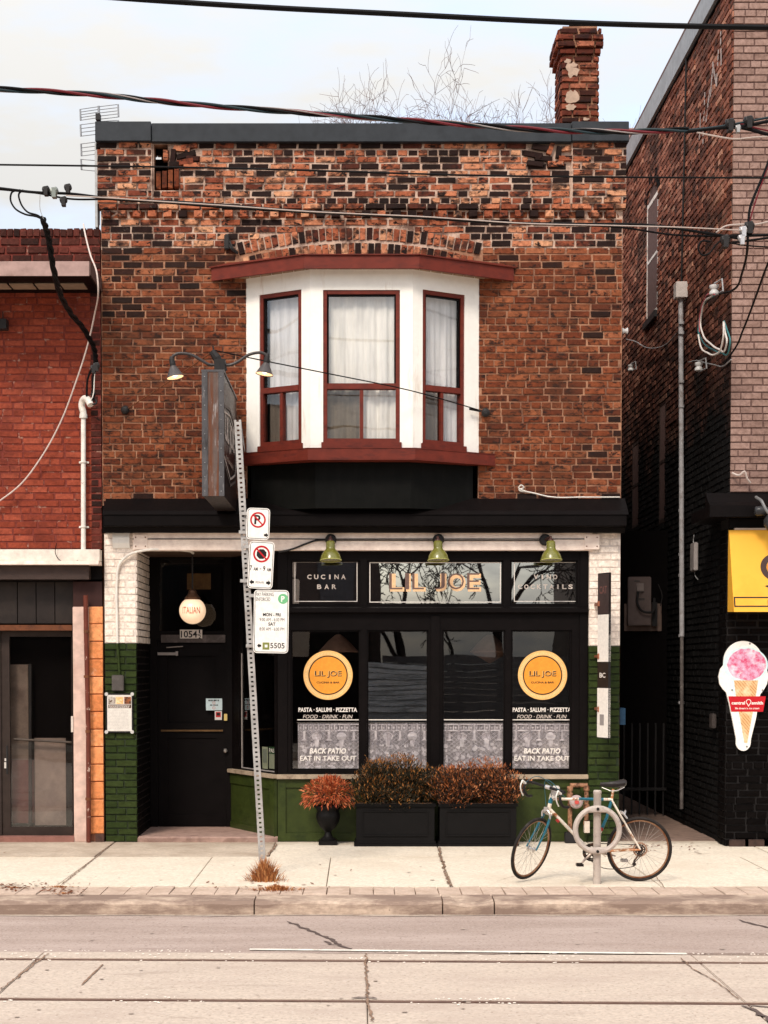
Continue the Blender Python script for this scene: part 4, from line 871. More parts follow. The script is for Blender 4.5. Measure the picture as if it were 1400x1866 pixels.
# interior
m = MB(); IY = 4.5
m.quad((XPL1, 1.3, SZ), (XR - .02, .14, SZ), (XR - .02, IY, SZ), (XPL1, IY, SZ)); m.quad((XPL1, IY, 0), (XR, IY, 0), (XR, IY, 4), (XPL1, IY, 4))
m.quad((XPL1, .2, 0), (XPL1, IY, 0), (XPL1, IY, 4), (XPL1, .2, 4)); m.quad((XR - .03, .2, 0), (XR - .03, IY, 0), (XR - .03, IY, 4), (XR - .03, .2, 4)); m.quad((XPL1, .11, z(990)), (XR, .11, z(990)), (XR, IY, z(990)), (XPL1, IY, z(990)))
m.build('shop_interior', pm('dark_interior', (0.022, 0.015, 0.013), 0.8, wear=(0.04, 0.025, 0.02), wscale=2), main)
# transom lettering and border lines
GY = YS + .036; FG = FY(GY)
def border(a, b, c, d, w, par):
    m = MB(); F = FG
    for r_ in ((a, b, c, b + w), (a, d - w, c, d), (a, b + w, a + w, d - w), (c - w, b + w, c, d - w)): m.pbox(F, *r_, .001, .0015)
    m.build('border_line', DECAL, par)
border(537, 1023.5, 651.5, 1096.5, 1.3, panes[0]); border(673.5, 1024.5, 913, 1098, 1.6, panes[1]); border(937, 1024, 1050.5, 1096.5, 1.3, panes[2])
LIT = plain('lettering_cream', (0.52, 0.45, 0.40))
def spaced(s_, a, b, c, d, par, w):
    n = len(s_); st_ = (c - a - w) / (n - 1)
    for i, ch in enumerate(s_): 
        if ch != ' ': ww = w * (0.35 if ch == 'I' else 1); o_ = (w - ww) / 2; text(ch, FG, a + i * st_ + o_, b, a + i * st_ + o_ + ww, d, .0012, LIT, par, 'letter', 0.03)
spaced('CUCINA', 560, 1047, 630, 1055.5, panes[0], 8); spaced('BAR', 578, 1065, 613, 1073.5, panes[0], 8)
spaced('VINO', 973, 1047, 1016, 1055.5, panes[2], 8); spaced('COCKTAILS', 944, 1065, 1044, 1073.5, panes[2], 8)
GOLD2 = plain('gold_leaf', (0.82, 0.52, 0.29), 0.4); DKL = plain('letter_shadow', (0.03, 0.016, 0.012), 0.5)
for (ch, a, b) in (('L', 711, 737), ('I', 740, 749), ('L', 753, 776), ('J', 794, 814), ('O', 818, 849), ('E', 853, 877)):
    text(ch, FG, a, 1045.5, b, 1078, .0010, GOLD2, panes[1], 'letter', 0.05)
    text(ch, FG, a - 1.5, 1044.5, b - 3.2, 1074, .0014, GLT if False else plain('letter_face', (0.16, 0.10, 0.085), 0.3), panes[1], 'letter_face', -0.012)
# round signs
ORG = plain('sign_orange', (0.78, 0.30, 0.035)); ORL = plain('sign_orange_pale', (0.82, 0.47, 0.17))
for cx, par in ((598, panes[3]), (989, panes[6])):
    u, v = FG.px(cx, 1230.5); r = 44.8 / FPX * (DIST + GY); m = MB(); m.ring(FG, u, v, 0, r, .001, .002, seg=64); disc = m.build('round_sign', ORL, par)
    m = MB(); m.ring(FG, u, v, 0, r * .79, .002, .0025, seg=64); m.build('sign_face', ORG, disc)
    m = MB(); m.ring(FG, u, v, r * .755, r * .80, .0025, .003, seg=64); m.build('sign_ring', K, disc)
    m = MB()
    for i in range(90):
        a = 2 * math.pi * i / 90; fr = Frame(FG.pt(u + math.cos(a) * r * .885, v + math.sin(a) * r * .885, 0.0022), (math.cos(a), 0, math.sin(a)), (-math.sin(a), 0, math.cos(a))); m.fbox(fr, -r * .045, r * .045, -.0022, .0022, 0, .0005)
    m.build('sign_ticks', plain('tick_pale', (0.86, 0.66, 0.38)), disc)
    text('LIL JOE', FG, cx - 24, 1223, cx + 25, 1235.5, .0034, K, disc, 'lettering', 0.03); text('LIL JOE', FG, cx - 24.8, 1222.3, cx + 24, 1234.3, .0038, ORL, disc, 'lettering', -0.02)
    text('CUCINA & BAR', FG, cx - 21, 1242, cx + 21, 1245.5, .0034, K, disc, 'lettering', 0.03)
for a, b, par in ((544, 651, panes[3]), (934.5, 1041, panes[6])):
    text('PASTA \u00b7 SALUMI \u00b7 PIZZETTA', FG, a, 1289.5, b, 1297.5, .001, DECAL, par, 'lettering', 0.028)
    text('FOOD \u00b7 DRINK \u00b7 FUN', FG, a + 8, 1302.5, b - 8, 1309.5, .001, LIT, par, 'lettering', 0.01, 0.25)
    text('BACK PATIO', FG, a + 20, 1363.5, a + 87, 1373.5, .001, DECAL, par, 'lettering', 0.03, 0.2)
    text('EAT IN TAKE OUT', FG, a + 3, 1377.5, b - 2, 1386.5, .001, DECAL, par, 'lettering', 0.02)
# line on each pane
for k, (a, b) in enumerate(((542, 656), (668.5, 780), (807, 920), (932.5, 1040))):
    m = MB(); m.pbox(FG, a, 1311, b, 1312.6, .001, .0015); m.build('sill_line', DECAL, panes[3 + k])
# lace half curtains
def net_mat():
    m, t, b = base_mat('lace_net'); b.inputs['Base Color'].default_value = (0.60, 0.54, 0.56, 1); b.inputs['Roughness'].default_value = 0.9
    tr = N(t, 'ShaderNodeBsdfTransparent'); ms = N(t, 'ShaderNodeMixShader')
    f = noise_fac(t, 60, 4); t.links.new(remap(t, f, .35, .65, .35, .62), ms.inputs[0]); t.links.new(tr.outputs[0], ms.inputs[1]); t.links.new(b.outputs[0], ms.inputs[2])
    t.links.new(ms.outputs[0], t.nodes['Material Output'].inputs[0]); return m
NET = net_mat(); LACE = pm('lace_thread', (0.68, 0.62, 0.63), 0.9, wear=(0.5, 0.45, 0.47), wscale=9, wa=.45, wb=.6)
for k, (a, b, lb) in enumerate(((543, 656, 'leftmost white lace half-curtain in the shopfront, behind back patio lettering'), (667, 778, 'white lace half-curtain second from the left, above the left planter box'), (807, 920, 'white lace half-curtain third from the left, above the right planter box'), (931.5, 1037, 'rightmost white lace half-curtain in the shopfront, next to the green brick pilaster'))):
    YL = .115; FL_ = FY(YL); u0, v1 = FL_.px(a, 1318); u1, v0 = FL_.px(b, 1402); root = thing('lace_curtain', ((u0 + u1) / 2, YL, v0), lb, 'curtain', 'lace half-curtains'); rr = random.Random(k + 4)
    m = MB(); kx = 60; vs = []
    wv = lambda u: 0.010 * math.sin(u * 38 + k) + 0.006 * math.sin(u * 91 + 2 * k)
    for j in range(3):
        for i in range(kx + 1):
            u = u0 + (u1 - u0) * i / kx; top = v1 - 0.008 * abs(math.sin(i * math.pi / 10)); vs.append(FL_.pt(u, v0 + (top - v0) * j / 2, wv(u)))
    m.add(vs, [[j * (kx + 1) + i, j * (kx + 1) + i + 1, (j + 1) * (kx + 1) + i + 1, (j + 1) * (kx + 1) + i] for j in range(2) for i in range(kx)]); m.build('net', NET, root)
    m = MB()
    def P(pts, d=.002):
        m.add([FL_.pt(x_, y_, wv(x_) + d + rr.uniform(0, .0008)) for x_, y_ in pts], [list(range(len(pts)))])
    H = v1 - v0; W_ = u1 - u0; cl_ = lambda x_: min(max(x_, u0), u1)
    def blob(cx, cy, rx, ry, n=12, a0=0, a1=360, d=.002, jag=0): 
        P([(cl_(cx + rx * math.cos(R(a0 + (a1 - a0) * i / n)) * (1 + jag * rr.uniform(-1, 1))), cy + ry * math.sin(R(a0 + (a1 - a0) * i / n)) * (1 + jag * rr.uniform(-1, 1))) for i in range(n + (a1 - a0 < 360))], d)
    na = 12
    P([(u0, v1 - .004), (u1, v1 - .004), (u1, v1 - .02), (u0, v1 - .02)]); P([(u0, v1 - .075), (u1, v1 - .075), (u1, v1 - .092), (u0, v1 - .092)])
    for i in range(na):
        c = u0 + W_ * (i + .5) / na; P([(c - W_ / na * .5, v1 - .02), (c - W_ / na * .33, v1 - .02), (c - W_ / na * .33, v1 - .075), (c - W_ / na * .5, v1 - .075)]); blob(c, v1 - .052, W_ / na * .2, .012, 8)
    off = rr.uniform(-.03, .03)
    for i in range(-1, 5):
        c = u0 + W_ * (i * 0.40 + 0.32) + off
        if u0 - .02 < c < u1 + .02:
            blob(c, v1 - .155, .058, .052, 12, 0, 180); P([(cl_(c - .058), v1 - .157), (cl_(c + .058), v1 - .157), (cl_(c + .04), v1 - .19), (cl_(c - .04), v1 - .19)]); P([(cl_(c - .028), v1 - .19), (cl_(c + .028), v1 - .19), (cl_(c + .02), v1 - .27), (cl_(c - .02), v1 - .27)])
        c += W_ * .2
        if u0 < c < u1: P([(cl_(c - .012), v1 - .09), (cl_(c + .012), v1 - .09), (cl_(c + .014), v1 - .18), (cl_(c + .035), v1 - .2), (cl_(c - .035), v1 - .2), (cl_(c - .014), v1 - .18)])
    for i in range(70):
        blob(rr.uniform(u0 + .02, u1 - .02), v0 + rr.uniform(.0, 1) ** 1.3 * H * .52 + .02, rr.uniform(.012, .032), rr.uniform(.01, .024), 7, jag=.3)
    for i in range(22):      # diamond net threads
        q = u0 - H + i * (W_ + H) / 22
        for sg in (1, -1):
            p0, p1 = (q, v0), (q + H, v1 - .09)
            if sg < 0: p0, p1 = (q, v1 - .09), (q + H, v0)
            def cutp(t): return (p0[0] + (p1[0] - p0[0]) * t, p0[1] + (p1[1] - p0[1]) * t)
            t0 = max(0, (u0 - p0[0]) / H); t1 = min(1, (u1 - p0[0]) / H)
            if t1 > t0: a_, b_ = cutp(t0), cutp(t1); P([a_, b_, (b_[0], b_[1] + .004), (a_[0], a_[1] + .004)], .001)
    m.build('lace_motif', LACE, root, kind='stuff')
    m = MB(); m.tube([(u0 - .01, YL - .004, v1 + .006), (u1 + .01, YL - .004, v1 + .006)], .003, 6)
    for i in range(5): m.torus((u0 + W_ * (i + .6) / 5.2, YL - .004, v1 + .002), (1, 0, 0), .009, .002, 10, 5)
    m.build('curtain_rod', pm('rod_metal', (0.3, 0.26, 0.24), .4, metal=.5), root)
# pendant lamps inside
for (px, lb) in ((617, 'faint tan pendant lamp inside the shop, behind the left round orange sign'), (893, 'faint tan pendant lamp inside the shop, between the centre panes and right orange sign')):
    Y_ = 1.2; c = at(px, 1187, Y_); root = thing('pendant_lamp', (c.x, Y_, c.z), lb, 'pendant lamp', 'pendant lamps inside'); k = 36 / FPX * (DIST + Y_)
    m = MB(); m.lathe(c, [(k * .98, -.01), (k, 0), (k * .5, k * .55), (k * .2, k * .8), (.03, k * .85)], 24) ; m.lathe(c, [(k * .97, -.012), (.01, -k * .6)], 24) if px > 800 else None; m.build('lamp_shade', pm('pendant_shade', (0.30, 0.17, 0.12), 0.6), root, smooth=True)
    m = MB(); m.tube([(c.x, Y_, c.z + k * .8), (c.x, Y_, z(992))], .006); m.build('cord', DRK, root)

# ------------------------------------------------------------------ LEFT BUILDING
LXL, LXR = -9.0, XL - 0.012
lt = z(415)
leftb = thing('red_brick_building', (-5.8, 0, SZ), 'painted red brick building left of the bay-window shop, with boxed eave and glass door', 'building')
zw0 = z(1000)
m = MB(); m.box(LXL, LXR, 0.0, 8.0, zw0 - .02, lt - .02); m.build('wall', MORTAR_R, leftb)
vr = brick_variants('brick', BR_RED, 6, 0.03, 201); vd = brick_variants('brick', brick_mat('dark_red_brick', [(0, (0.022, .012, .011)), (.4, (.07, .022, .017)), (1, (.15, .04, .03))], soot=(.014, .01, .01)), 6, 0.05, 202)
zr = z(478); nr = int(round((zr - zw0) / .0785)); cr_ = (zr - zw0) / nr
lb_ = courses(LXL, LXR - .11, zw0, cr_, nr, 0.235, [], hdr=7, hoff=5, seed=204, mort=.010)
edge = courses(LXR - .115, LXR, zw0, cr_, nr, 0.24, [], hdr=90, hoff=95, seed=205, mort=.010)
inv = [b for b in lb_ if b[1] > -4.3 and b[3] < z(535)]; outv = [b for b in lb_ if not (b[1] > -4.3 and b[3] < z(535))]
lay(F0, inv, vr, leftb, 200, depth=.05, proud=(.002, .006), seed=206, pick=lambda b: -round((b[1] - b[0]) * 10)); lay(F0, outv, vr, leftb, 0, depth=.05, proud=(.002, .006), seed=207)
lay(F0, edge, vd, leftb, 0, depth=.05, proud=(.003, .008), seed=208)
tp = courses(LXL, LXR, zr, (z(433) - zr) / 3, 3, .235, [], hdr=90, hoff=95, seed=209, mort=.012); lay(F0, tp, vd, leftb, 50, depth=.06, proud=(.008, .016), seed=210, tilt=.008, pick=lambda b: -b[1])
sol = [(LXR - .075 * (i + 1) + .006, LXR - .075 * i - .004, z(433) + .004, lt - rnd.uniform(0, .008)) for i in range(80)]; lay(F0, sol, vd, leftb, 22, depth=.1, proud=(.01, .02), seed=211, tilt=.01, pick=lambda b: -b[1])
# boxed eave
ye = -.8; ex = xx(163, ye, 490); MAUVE = pm('mauve_trim', (0.36, 0.24, 0.215), .6, wear=(.22, .14, .12), wscale=3)
eave = MB(); eave.box(LXL, ex, ye, 0, z(504, ye), z(477, ye)); ev = eave.build('eave', BLACK, leftb)
m = MB(); m.box(LXL, ex - .002, ye - .012, ye, z(503, ye), z(477, ye) + .004); m.build('fascia', MAUVE, ev); m = MB(); m.box(ex, ex + .012, ye - .01, 0, z(501, ye), z(477, ye) + .004); m.build('fascia', pm('eave_end', (.10, .06, .052), .6), ev)
zs_ = z(504, ye); FE = 0
xk = xx(160, ye + .5, 520); i = 0
while xk > LXL:
    m = MB(); m.box(xk - .27, xk - .012, ye + .30, -.24, zs_ - .012, zs_ - .001); m.build('soffit_panel', pm('soffit_panel', (0.26, .19, .135), .7), ev) if i < 10 else None; xk -= .282; i += 1
# old lamp fixture at left edge
m = MB(); p = at(3, 590, -.1); m.box(p.x - .1, p.x + .06, -.14, 0, p.z - .06, p.z + .05); m.tube([(p.x + .01, -.08, p.z + .05), (p.x + .01, -.08, p.z + .14)], .006); tag(m.build('flood_light', DRK, bev=.01), 'small dark floodlight on the red brick wall at the left edge', 'light')
# white ledge, dark sign band
m = MB(); m.box(LXL, LXR, -.16, 0.05, z(1022, -.16), z(1001, -.16)); m.build('fascia_board', pm('old_white_board', (.74, .66, .58), .6, wear=(.4, .3, .26), wscale=5, wa=.6, wb=.7), leftb, bev=.004)
m = MB(); m.box(LXL, LXR + .0, -.24, 0.0, z(1029, -.24), z(1022.5, -.16)); m.build('ledge', CREAM, leftb, bev=.003)
m = MB(); m.box(LXL, xx(163, -.14), -.14, .1, z(1056, -.14), z(1030, -.2)); m.build('shutter_box', pm('brown_metal', (.05, .032, .027), .5), leftb, bev=.004)
m = MB(); m.box(LXL, LXR, .30, .4, SZ - .1, zw0); m.build('recess_back', BLACKD, leftb); m = MB(); m.box(LXL, LXR, -.0, .3, z(1060), zw0); m.build('sign_band', BLACK, leftb)
m = MB(); m.box(xx(134), LXR, -.0, .3, z(1106), z(1056)); m.build('band_end', pm('dark_rust_paint', (.035, .012, .01), .6), leftb)
xk = xx(134, .1); 
for i in range(8):
    m = MB(); m.box(xk - .21 + .006, xk - .0, .1, .13, z(1136, .1), z(1060, .1)); m.build('fascia_panel', pm('brown_panel', (.022, .016, .014), .5, wear=(.035, .025, .02), wscale=3), leftb); xk -= .214
m = MB(); m.box(LXL, xx(132), -.02, .1, z(1149), z(1139)); m.build('door_head', pm('rust_wood', (.13, .045, .02), .8, wear=(.05, .02, .014), wscale=9), leftb)
m = MB(); m.box(xx(134), xx(163), -.04, .29, SZ, z(1106)); m.build('door_post', pm('pink_post', (.62, .44, .37), .55, wear=(.5, .33, .27), wscale=3), leftb, bev=.006)
m = MB(); m.box(xx(130), xx(134), -.05, -.02, z(1334), z(1305)); m.build('switch_plate', plain('switch_white', (.6, .52, .46)), leftb)
# glass door
YG = .12; gx1 = xx(131, YG); gx0 = xx(3, YG, 1350); FGd = FY(YG); ld = thing('glass_door', ((gx0 + gx1) / 2, YG, SZ)); ld.parent = leftb; ld.location = WL[ld] - WL[leftb]
m = MB(); BRZ = pm('bronze_frame', (.035, .024, .02), .45, metal=.2); m.wall(FGd, gx0, gx1, SZ + .06, z(1150, YG), [(xx(17, YG), xx(130, YG), z(1507, YG), z(1160, YG))], 0, .05); m.build('door_frame', BRZ, ld)
m = MB(); m.box(xx(17, YG), xx(130, YG), YG + .02, YG + .026, z(1507, YG), z(1160, YG)); m.build('pane', glass('door_glass', .06, (.9, .88, .85), wavy=.003), ld)
m = MB(); m.tube([(xx(14, YG), YG - .07, z(1358, YG)), (xx(14, YG), YG - .07, z(1410, YG))], .012); m.build('pull_handle', DRK, ld)
m = MB(); m.pbox(FGd, 8.5, 1389, 14, 1400, 0, .02); m.pbox(FGd, 9, 1382, 13.5, 1387, 0, .02); m.each('door_lock', plain('lock_white', (.6, .56, .52)), ld)
m = MB(); m.box(LXL, gx0 - .002, YG - .02, YG + .1, SZ, z(1149)); m.build('side_frame', BRZ, leftb)
m = MB(); m.box(LXL, xx(134), -.05, .3, SZ - .02, SZ + .06); m.build('threshold', pm('red_threshold', (.26, .12, .095), .85, wear=(.15, .07, .05), wscale=5), leftb)
# things stored behind the glass door
Yi = .27
def card(px0, py0, px1, py1, mat, name, lb, cat, y=Yi): 
    m = MB(); m.pbox(FY(y), px0, py0, px1, py1, -.015, 0); return tag(m.build(name, mat), lb, cat)
card(18, 1211, 52, 1502, pm('pale_panel', (.16, .12, .10), .7, wear=(.09, .06, .05), wscale=3), 'leaning_board', 'tall pale board standing behind the glass door at left', 'board', .285)
card(63, 1345, 120, 1504, pm('pale_panel2', (.20, .15, .13), .7, wear=(.12, .09, .08), wscale=3), 'packed_box', 'wide pale box low down behind the glass door, right of the roller', 'box', .28)
card(22, 1385, 62, 1500, pm('red_panel', (.10, .035, .03), .7, wear=(.14, .09, .08), wscale=5), 'red_crate', 'dull red crate behind the glass door, beside the door lock', 'crate', .262)
m = MB(); m.tube([at(55, 1210, .22), at(55, 1505, .22)], .02); tag(m.build('door_pole', DRK), 'dark upright pole just behind the left glass door', 'pole')
m = MB(); m.tube([at(25, 1347, .2), at(130, 1353, .2)], .014); tag(m.build('push_bar', pm('bar_metal', (.10, .08, .07), .5)), 'horizontal push bar across the inside of the left glass door', 'bar')
# tiled pier
YTl = -.0; x0t, x1t = xx(163), xx(188.5) 
TILE = brick_mat('orange_glazed_tile', [(0, (.66, .24, .09)), (.5, (.76, .30, .12)), (1, (.84, .38, .17))], blot=(.5, .17, .06), blot_rng=(.6, .78), smear=(.9, .62, .42), smear_rng=(.56, .76), rough=.3, gd=.0006)
m = MB(); m.box(x0t - .0, LXR, -.01, .29, SZ, z(1106)); tp_ = m.build('tiled_pier', pm('tile_joint', (.3, .12, .07), .8), leftb)
hT = (z(1105) - z(1520)) / 13
vt = brick_variants('tile', TILE, 4, 0.008, 301)
for i in range(13):
    o = bpy.data.objects.new('tile', vt[i % 4][0]); COL.objects.link(o); o.parent = tp_; o.location = Vector(((x0t + x1t) / 2, -.012, z(1520) + (i + .5) * hT)) - WL[tp_]; o.scale = (x1t - x0t - .004, .03, hT - .006); o.rotation_euler = (rnd.uniform(-.006, .006), 0, 0)
m = MB(); m.box(xx(173), x1t, -.05, .0, SZ, z(1519)); m.build('base_brick', pm('old_base', (.09, .045, .035), .9, wear=(.03, .02, .02), wscale=9), tp_)
# conduits on the left building
m = MB(); m.tube([at(156, 1085, -.1), at(157, 1150, -.1), at(161, 1340, -.1), at(161.5, 1538, -.1)], .027, 12); dp = m.build('drain_pipe', pm('flaking_red_pipe', (.125, .03, .018), .55, wear=(.60, .46, .38), wscale=13, wa=.61, wb=.64, stretch=(1, 1, 1)), smooth=True)
tag(dp, 'thin rust-red downpipe with flaking paint in front of the orange tiled pier', 'downpipe')
m = MB()
for y in (1151, 1233, 1333, 1456): p = at(161 if y > 1300 else 158, y, -.1); m.lathe((p.x, p.y, p.z - .015), [(.034, 0), (.034, .03)], 12)
WL[dp] = dp.location.copy(); m.each('pipe_collar', RUST, dp)
sm_ = thing('service_mast', at(152, 1012, -.08), 'white electrical service conduit with weatherhead on the red brick wall', 'conduit')
PIPEW = pm('white_pipe', (.74, .70, .64), .45, wear=(.4, .34, .3), wscale=12, wa=.64, wb=.7)
m = MB(); m.tube([at(152, 1016, -.08), at(152, 748, -.08)], .028, 14); m.lathe(at(152, 762, -.08), [(.045, 0), (.045, .03), (.034, .08), (.03, .09)], 14); m.build('conduit_pipe', PIPEW, sm_, smooth=True)
m = MB(); m.tube(spline([at(152, 752, -.08), at(149, 738, -.09), at(152, 728, -.12), at(160, 728, -.2), at(165, 738, -.24)], 5), [.038] * 21, 12); m.build('weatherhead', PIPEW, sm_, smooth=True)
for y in (842, 960): m = MB(); p = at(152, y, -.08); m.lathe((p.x, p.y, p.z - .008), [(.04, 0), (.04, .016)], 12); m.box(p.x - .055, p.x + .055, -.05, -.006, p.z - .01, p.z + .01); m.build('clamp', PIPEW, sm_)
m = MB(); m.torus(at(171, 732, -.22), (.3, -1, .4), .03, .012, 14, 7); m.lathe(at(170, 722, -.2), [(.02, 0), (.035, .02), (.02, .05)], 10); m.build('insulator', DRK, sm_)

# ------------------------------------------------------------------ RIGHT BUILDING
YR = -.45; RX = at(1334, 500, YR).x; RXL = at(1323, 1400, YR - .0).x; FRt = FY(YR)
rightb = thing('mauve_brick_building', (6.5, YR, SZ), 'tall building with mauve painted brick above and black painted brick below, right of the alley', 'building')
zR = 9.75; zb0 = at(655, 897, YR).z
m = MB(); m.box(RX + .004, 12, YR, 9, zb0 - .1, 10.2); m.build('wall', MORTAR_M, rightb)
vm = brick_variants('brick', BR_MAUVE, 6, .012, 401); nn_ = int(round((10.2 - zb0) / .0785)); rb = courses(RX, 12, zb0, (10.2 - zb0) / nn_, nn_, .24, [], hdr=7, hoff=3, seed=402, mort=.008)
vis = [b for b in rb if b[0] < 5.2]; lay(FRt, vis, vm, rightb, 240, depth=.05, proud=(.006, .011), seed=403, pick=lambda b: b[0] if b[0] > RX + .01 else RX); lay(FRt, [b for b in rb if b[0] >= 5.2], vm, rightb, 0, depth=.05, proud=(.006, .011), seed=404)
# side wall: real bricks joined, a window with arched head
FSd = Frame((RX, 9.0, 0), (0, -1, 0))     # u runs towards the street, n faces -x
L_ = 9.0 - YR
wy0, wy1 = 9.0 - 5.05, 9.0 - 4.15; wz0, wz1 = 7.05, 8.7
wh = [(wy0, wy1, wz0, wz1)] + [(wy0 + .9 * k / 8, wy0 + .9 * (k + 1) / 8, wz1, wz1 + .18 * math.sin(math.pi * (k + .5) / 8)) for k in range(8)]
w2 = (9.0 - 3.95, 9.0 - 3.45, 4.1, 5.75); w3 = (9.0 - 6.2, 9 - 5.6, 4.2, 5.5)
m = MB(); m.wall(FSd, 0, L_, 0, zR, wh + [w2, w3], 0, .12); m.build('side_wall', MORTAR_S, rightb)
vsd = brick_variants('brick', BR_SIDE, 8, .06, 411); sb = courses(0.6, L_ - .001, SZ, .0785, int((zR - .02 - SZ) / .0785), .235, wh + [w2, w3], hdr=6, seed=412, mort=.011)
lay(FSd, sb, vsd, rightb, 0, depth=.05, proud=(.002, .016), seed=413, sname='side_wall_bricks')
vous = MB()
for k in range(12):
    a = math.pi * (k + .5) / 12; cx_ = (wy0 + wy1) / 2; r0 = .45; fr = Frame(FSd.pt(cx_ - math.cos(a) * (r0 + .1), wz1 + .0 + math.sin(a) * (.2 + .08), 0), FSd.u * math.sin(a) + Vector((0, 0, 1)) * math.cos(a), Vector((0, 0, 1)) * math.sin(a) - FSd.u * math.cos(a))
    vous.fbox(fr, -.035, .035, -.1, .1, 0, .014)
vous.build('arch_bricks', BR_BLACK, rightb, kind='stuff')
wn = None
for (h, lab) in ((wh[0], 0), (w2, 1), (w3, 2)):
    a, b, c, d = h; m = MB(); t = .06; wm = pm('old_window_paint', (.80, .72, .65), .6, wear=(.3, .22, .18), wscale=8) if lab == 0 else pm('brown_window', (.05, .032, .027), .6)
    tp2 = d + (.16 if lab == 0 else 0)
    for (p, q, r_, s_) in ((a, a + t, c, tp2 - .06), (b - t, b, c, tp2 - .06), (a + t, b - t, c, c + t), (a + t, b - t, d - t, d), (a + t, b - t, (c + d) / 2 - .02, (c + d) / 2 + .02)): m.fbox(FSd, p, q, r_, s_, -.09, -.0)
    w_ = m.build('window', wm, rightb); m = MB(); m.fbox(FSd, a + t, b - t, c + t, tp2 - .05, -.07, -.065); m.build('pane', GLD, w_)
    m = MB(); m.fbox(FSd, a, b, c, tp2 + .02, -.118, -.112); m.build('blind', pm('dark_blind', (.03, .025, .024), .9) if lab else pm('pale_blind', (.66, .6, .55), .9), w_)
m = MB(); m.fbox(FSd, wy0 - .04, wy1 + .04, wz0 - .09, wz0, -.05, .05); m.build('window_sill', DRK, rightb)
# roof flashing down the side
m = MB(); m.fbox(FSd, -.5, L_ + .02, zR, zR + .30, -.3, .05); m.fbox(FSd, -.5, L_ + .02, zR - .03, zR, -.3, .012); m.build('roof_flashing', pm('grey_flashing', (.30, .31, .325), .5, metal=.1, wear=(.22, .22, .23), wscale=1.5), rightb)
m = MB(); m.fbox(FSd, -.5, L_ + .0, zR - .05, zR - .03, -.1, .03); m.build('drip_edge', BLACKD, rightb)
# faded white paint scrawl on the side wall (unreadable strokes)
m = MB(); rr = random.Random(8)
for (ya, za, yb, zb) in ((.55, 9.1, .7, 8.75), (.55, 9.1, .35, 8.8), (.35, 8.8, .25, 9.2), (1.0, 8.9, 1.1, 8.3), (.9, 8.6, .7, 8.9), (.15, 9.3, .1, 8.9), (1.25, 8.75, 1.3, 8.45)):
    for j in range(7):
        t = j / 7 + rr.uniform(-.05, .05); y_, z_ = ya + (yb - ya) * t, za + (zb - za) * t; u_ = 9 - y_; m.poly(FSd, [(u_ - .03, z_ - .03), (u_ + .03, z_ - .03 + rr.uniform(-.01, .01)), (u_ + .03, z_ + .02), (u_ - .03, z_ + .03)], .0165 + rr.uniform(0, .002))
m.build('paint_marks', pm('faded_white_paint', (.42, .34, .31), .9), rightb, kind='stuff')
# cable ribbon down the side wall, pipe, box
def sidept(px, py, n=.03):
    r = ray(px, py); t = (RX - n - CO.x) / r.x; return CO + r * t
m = MB(); m.tube([sidept(1251, 105), sidept(1247, 300), sidept(1242, 520)], .012, 6); tag(m.build('conduit_cable', DRK), 'thin dark cable running down the side wall to the grey pipe', 'cable')
pr = thing('vent_pipe', sidept(1242, 1490, .08), 'long thin grey pipe with a boxed top on the dark alley wall', 'pipe')
PG = pm('grey_pipe', (.34, .33, .34), .45, wear=(.2, .17, .16), wscale=9)
m = MB(); m.tube([sidept(1241, 542, .08), sidept(1242, 800, .08), sidept(1243, 1160, .08)], .031, 12); m.build('pipe_tube', PG, pr, smooth=True)
m = MB(); m.tube([sidept(1243, 1160, .08), sidept(1242.5, 1474, .08)], .024, 12); m.build('lower_pipe', pm('dull_pipe', (.10, .085, .08), .6, wear=(.2, .18, .17), wscale=5), pr, smooth=True)
m = MB()
for y in (588, 606, 695, 740, 855, 930, 1010, 1048, 1158, 1280): p = sidept(1242, y, .08); m.lathe((p.x, p.y, p.z - .02), [(.036, 0), (.036, .035)], 12)
m.each('pipe_coupling', PG, pr)
m = MB(); p = sidept(1241, 530, .08); m.box(p.x - .075, p.x + .07, p.y - .09, p.y + .09, p.z - .1, p.z + .1); m.build('pipe_box', pm('pale_box', (.52, .47, .44), .5), pr, bev=.008)
# black lower front
m = MB(); m.box(RXL, 12, YR, YR + .35, SZ - .1, zb0); m.build('lower_wall', pm('black_joint', (.009, .0075, .0075), .8), rightb)
vb = brick_variants('brick', BR_BLACK, 6, .04, 421); nb_ = int(round((at(655, 965, YR).z - SZ) / .0785)); bb = courses(RXL, 8, SZ, .0785, nb_, .24, [], hdr=7, hoff=4, seed=422, mort=.012)
lay(FRt, [b for b in bb if b[0] < 5.0 and b[2] < z(1380)], vb, rightb, 40, depth=.05, proud=(.006, .02), seed=423, tilt=.008, sname='lower_bricks'); lay(FRt, [b for b in bb if not (b[0] < 5.0 and b[2] < z(1380))], vb, rightb, 0, depth=.05, proud=(.006, .012), seed=424, sname='lower_bricks')
FSl = Frame((RXL, YR + .35, 0), (0, -1, 0)); lay(FSl, courses(0, .35, SZ, .0785, nb_, .24, [], seed=425, mort=.012), vb, rightb, 0, depth=.04, seed=426, sname='lower_bricks')
for (px, w) in ((1328, .22), (1355, .3), (1390, .26)):
    u, v = FRt.px(px, 1537); m = MB(); m.box(u, u + w, YR - .05, YR - .0, SZ - .01, SZ + .075); m.build('footing_brick', pm('footing_brick', (.06, .035, .028), .9, wear=(.02, .014, .013), wscale=7), rightb, bev=.008)
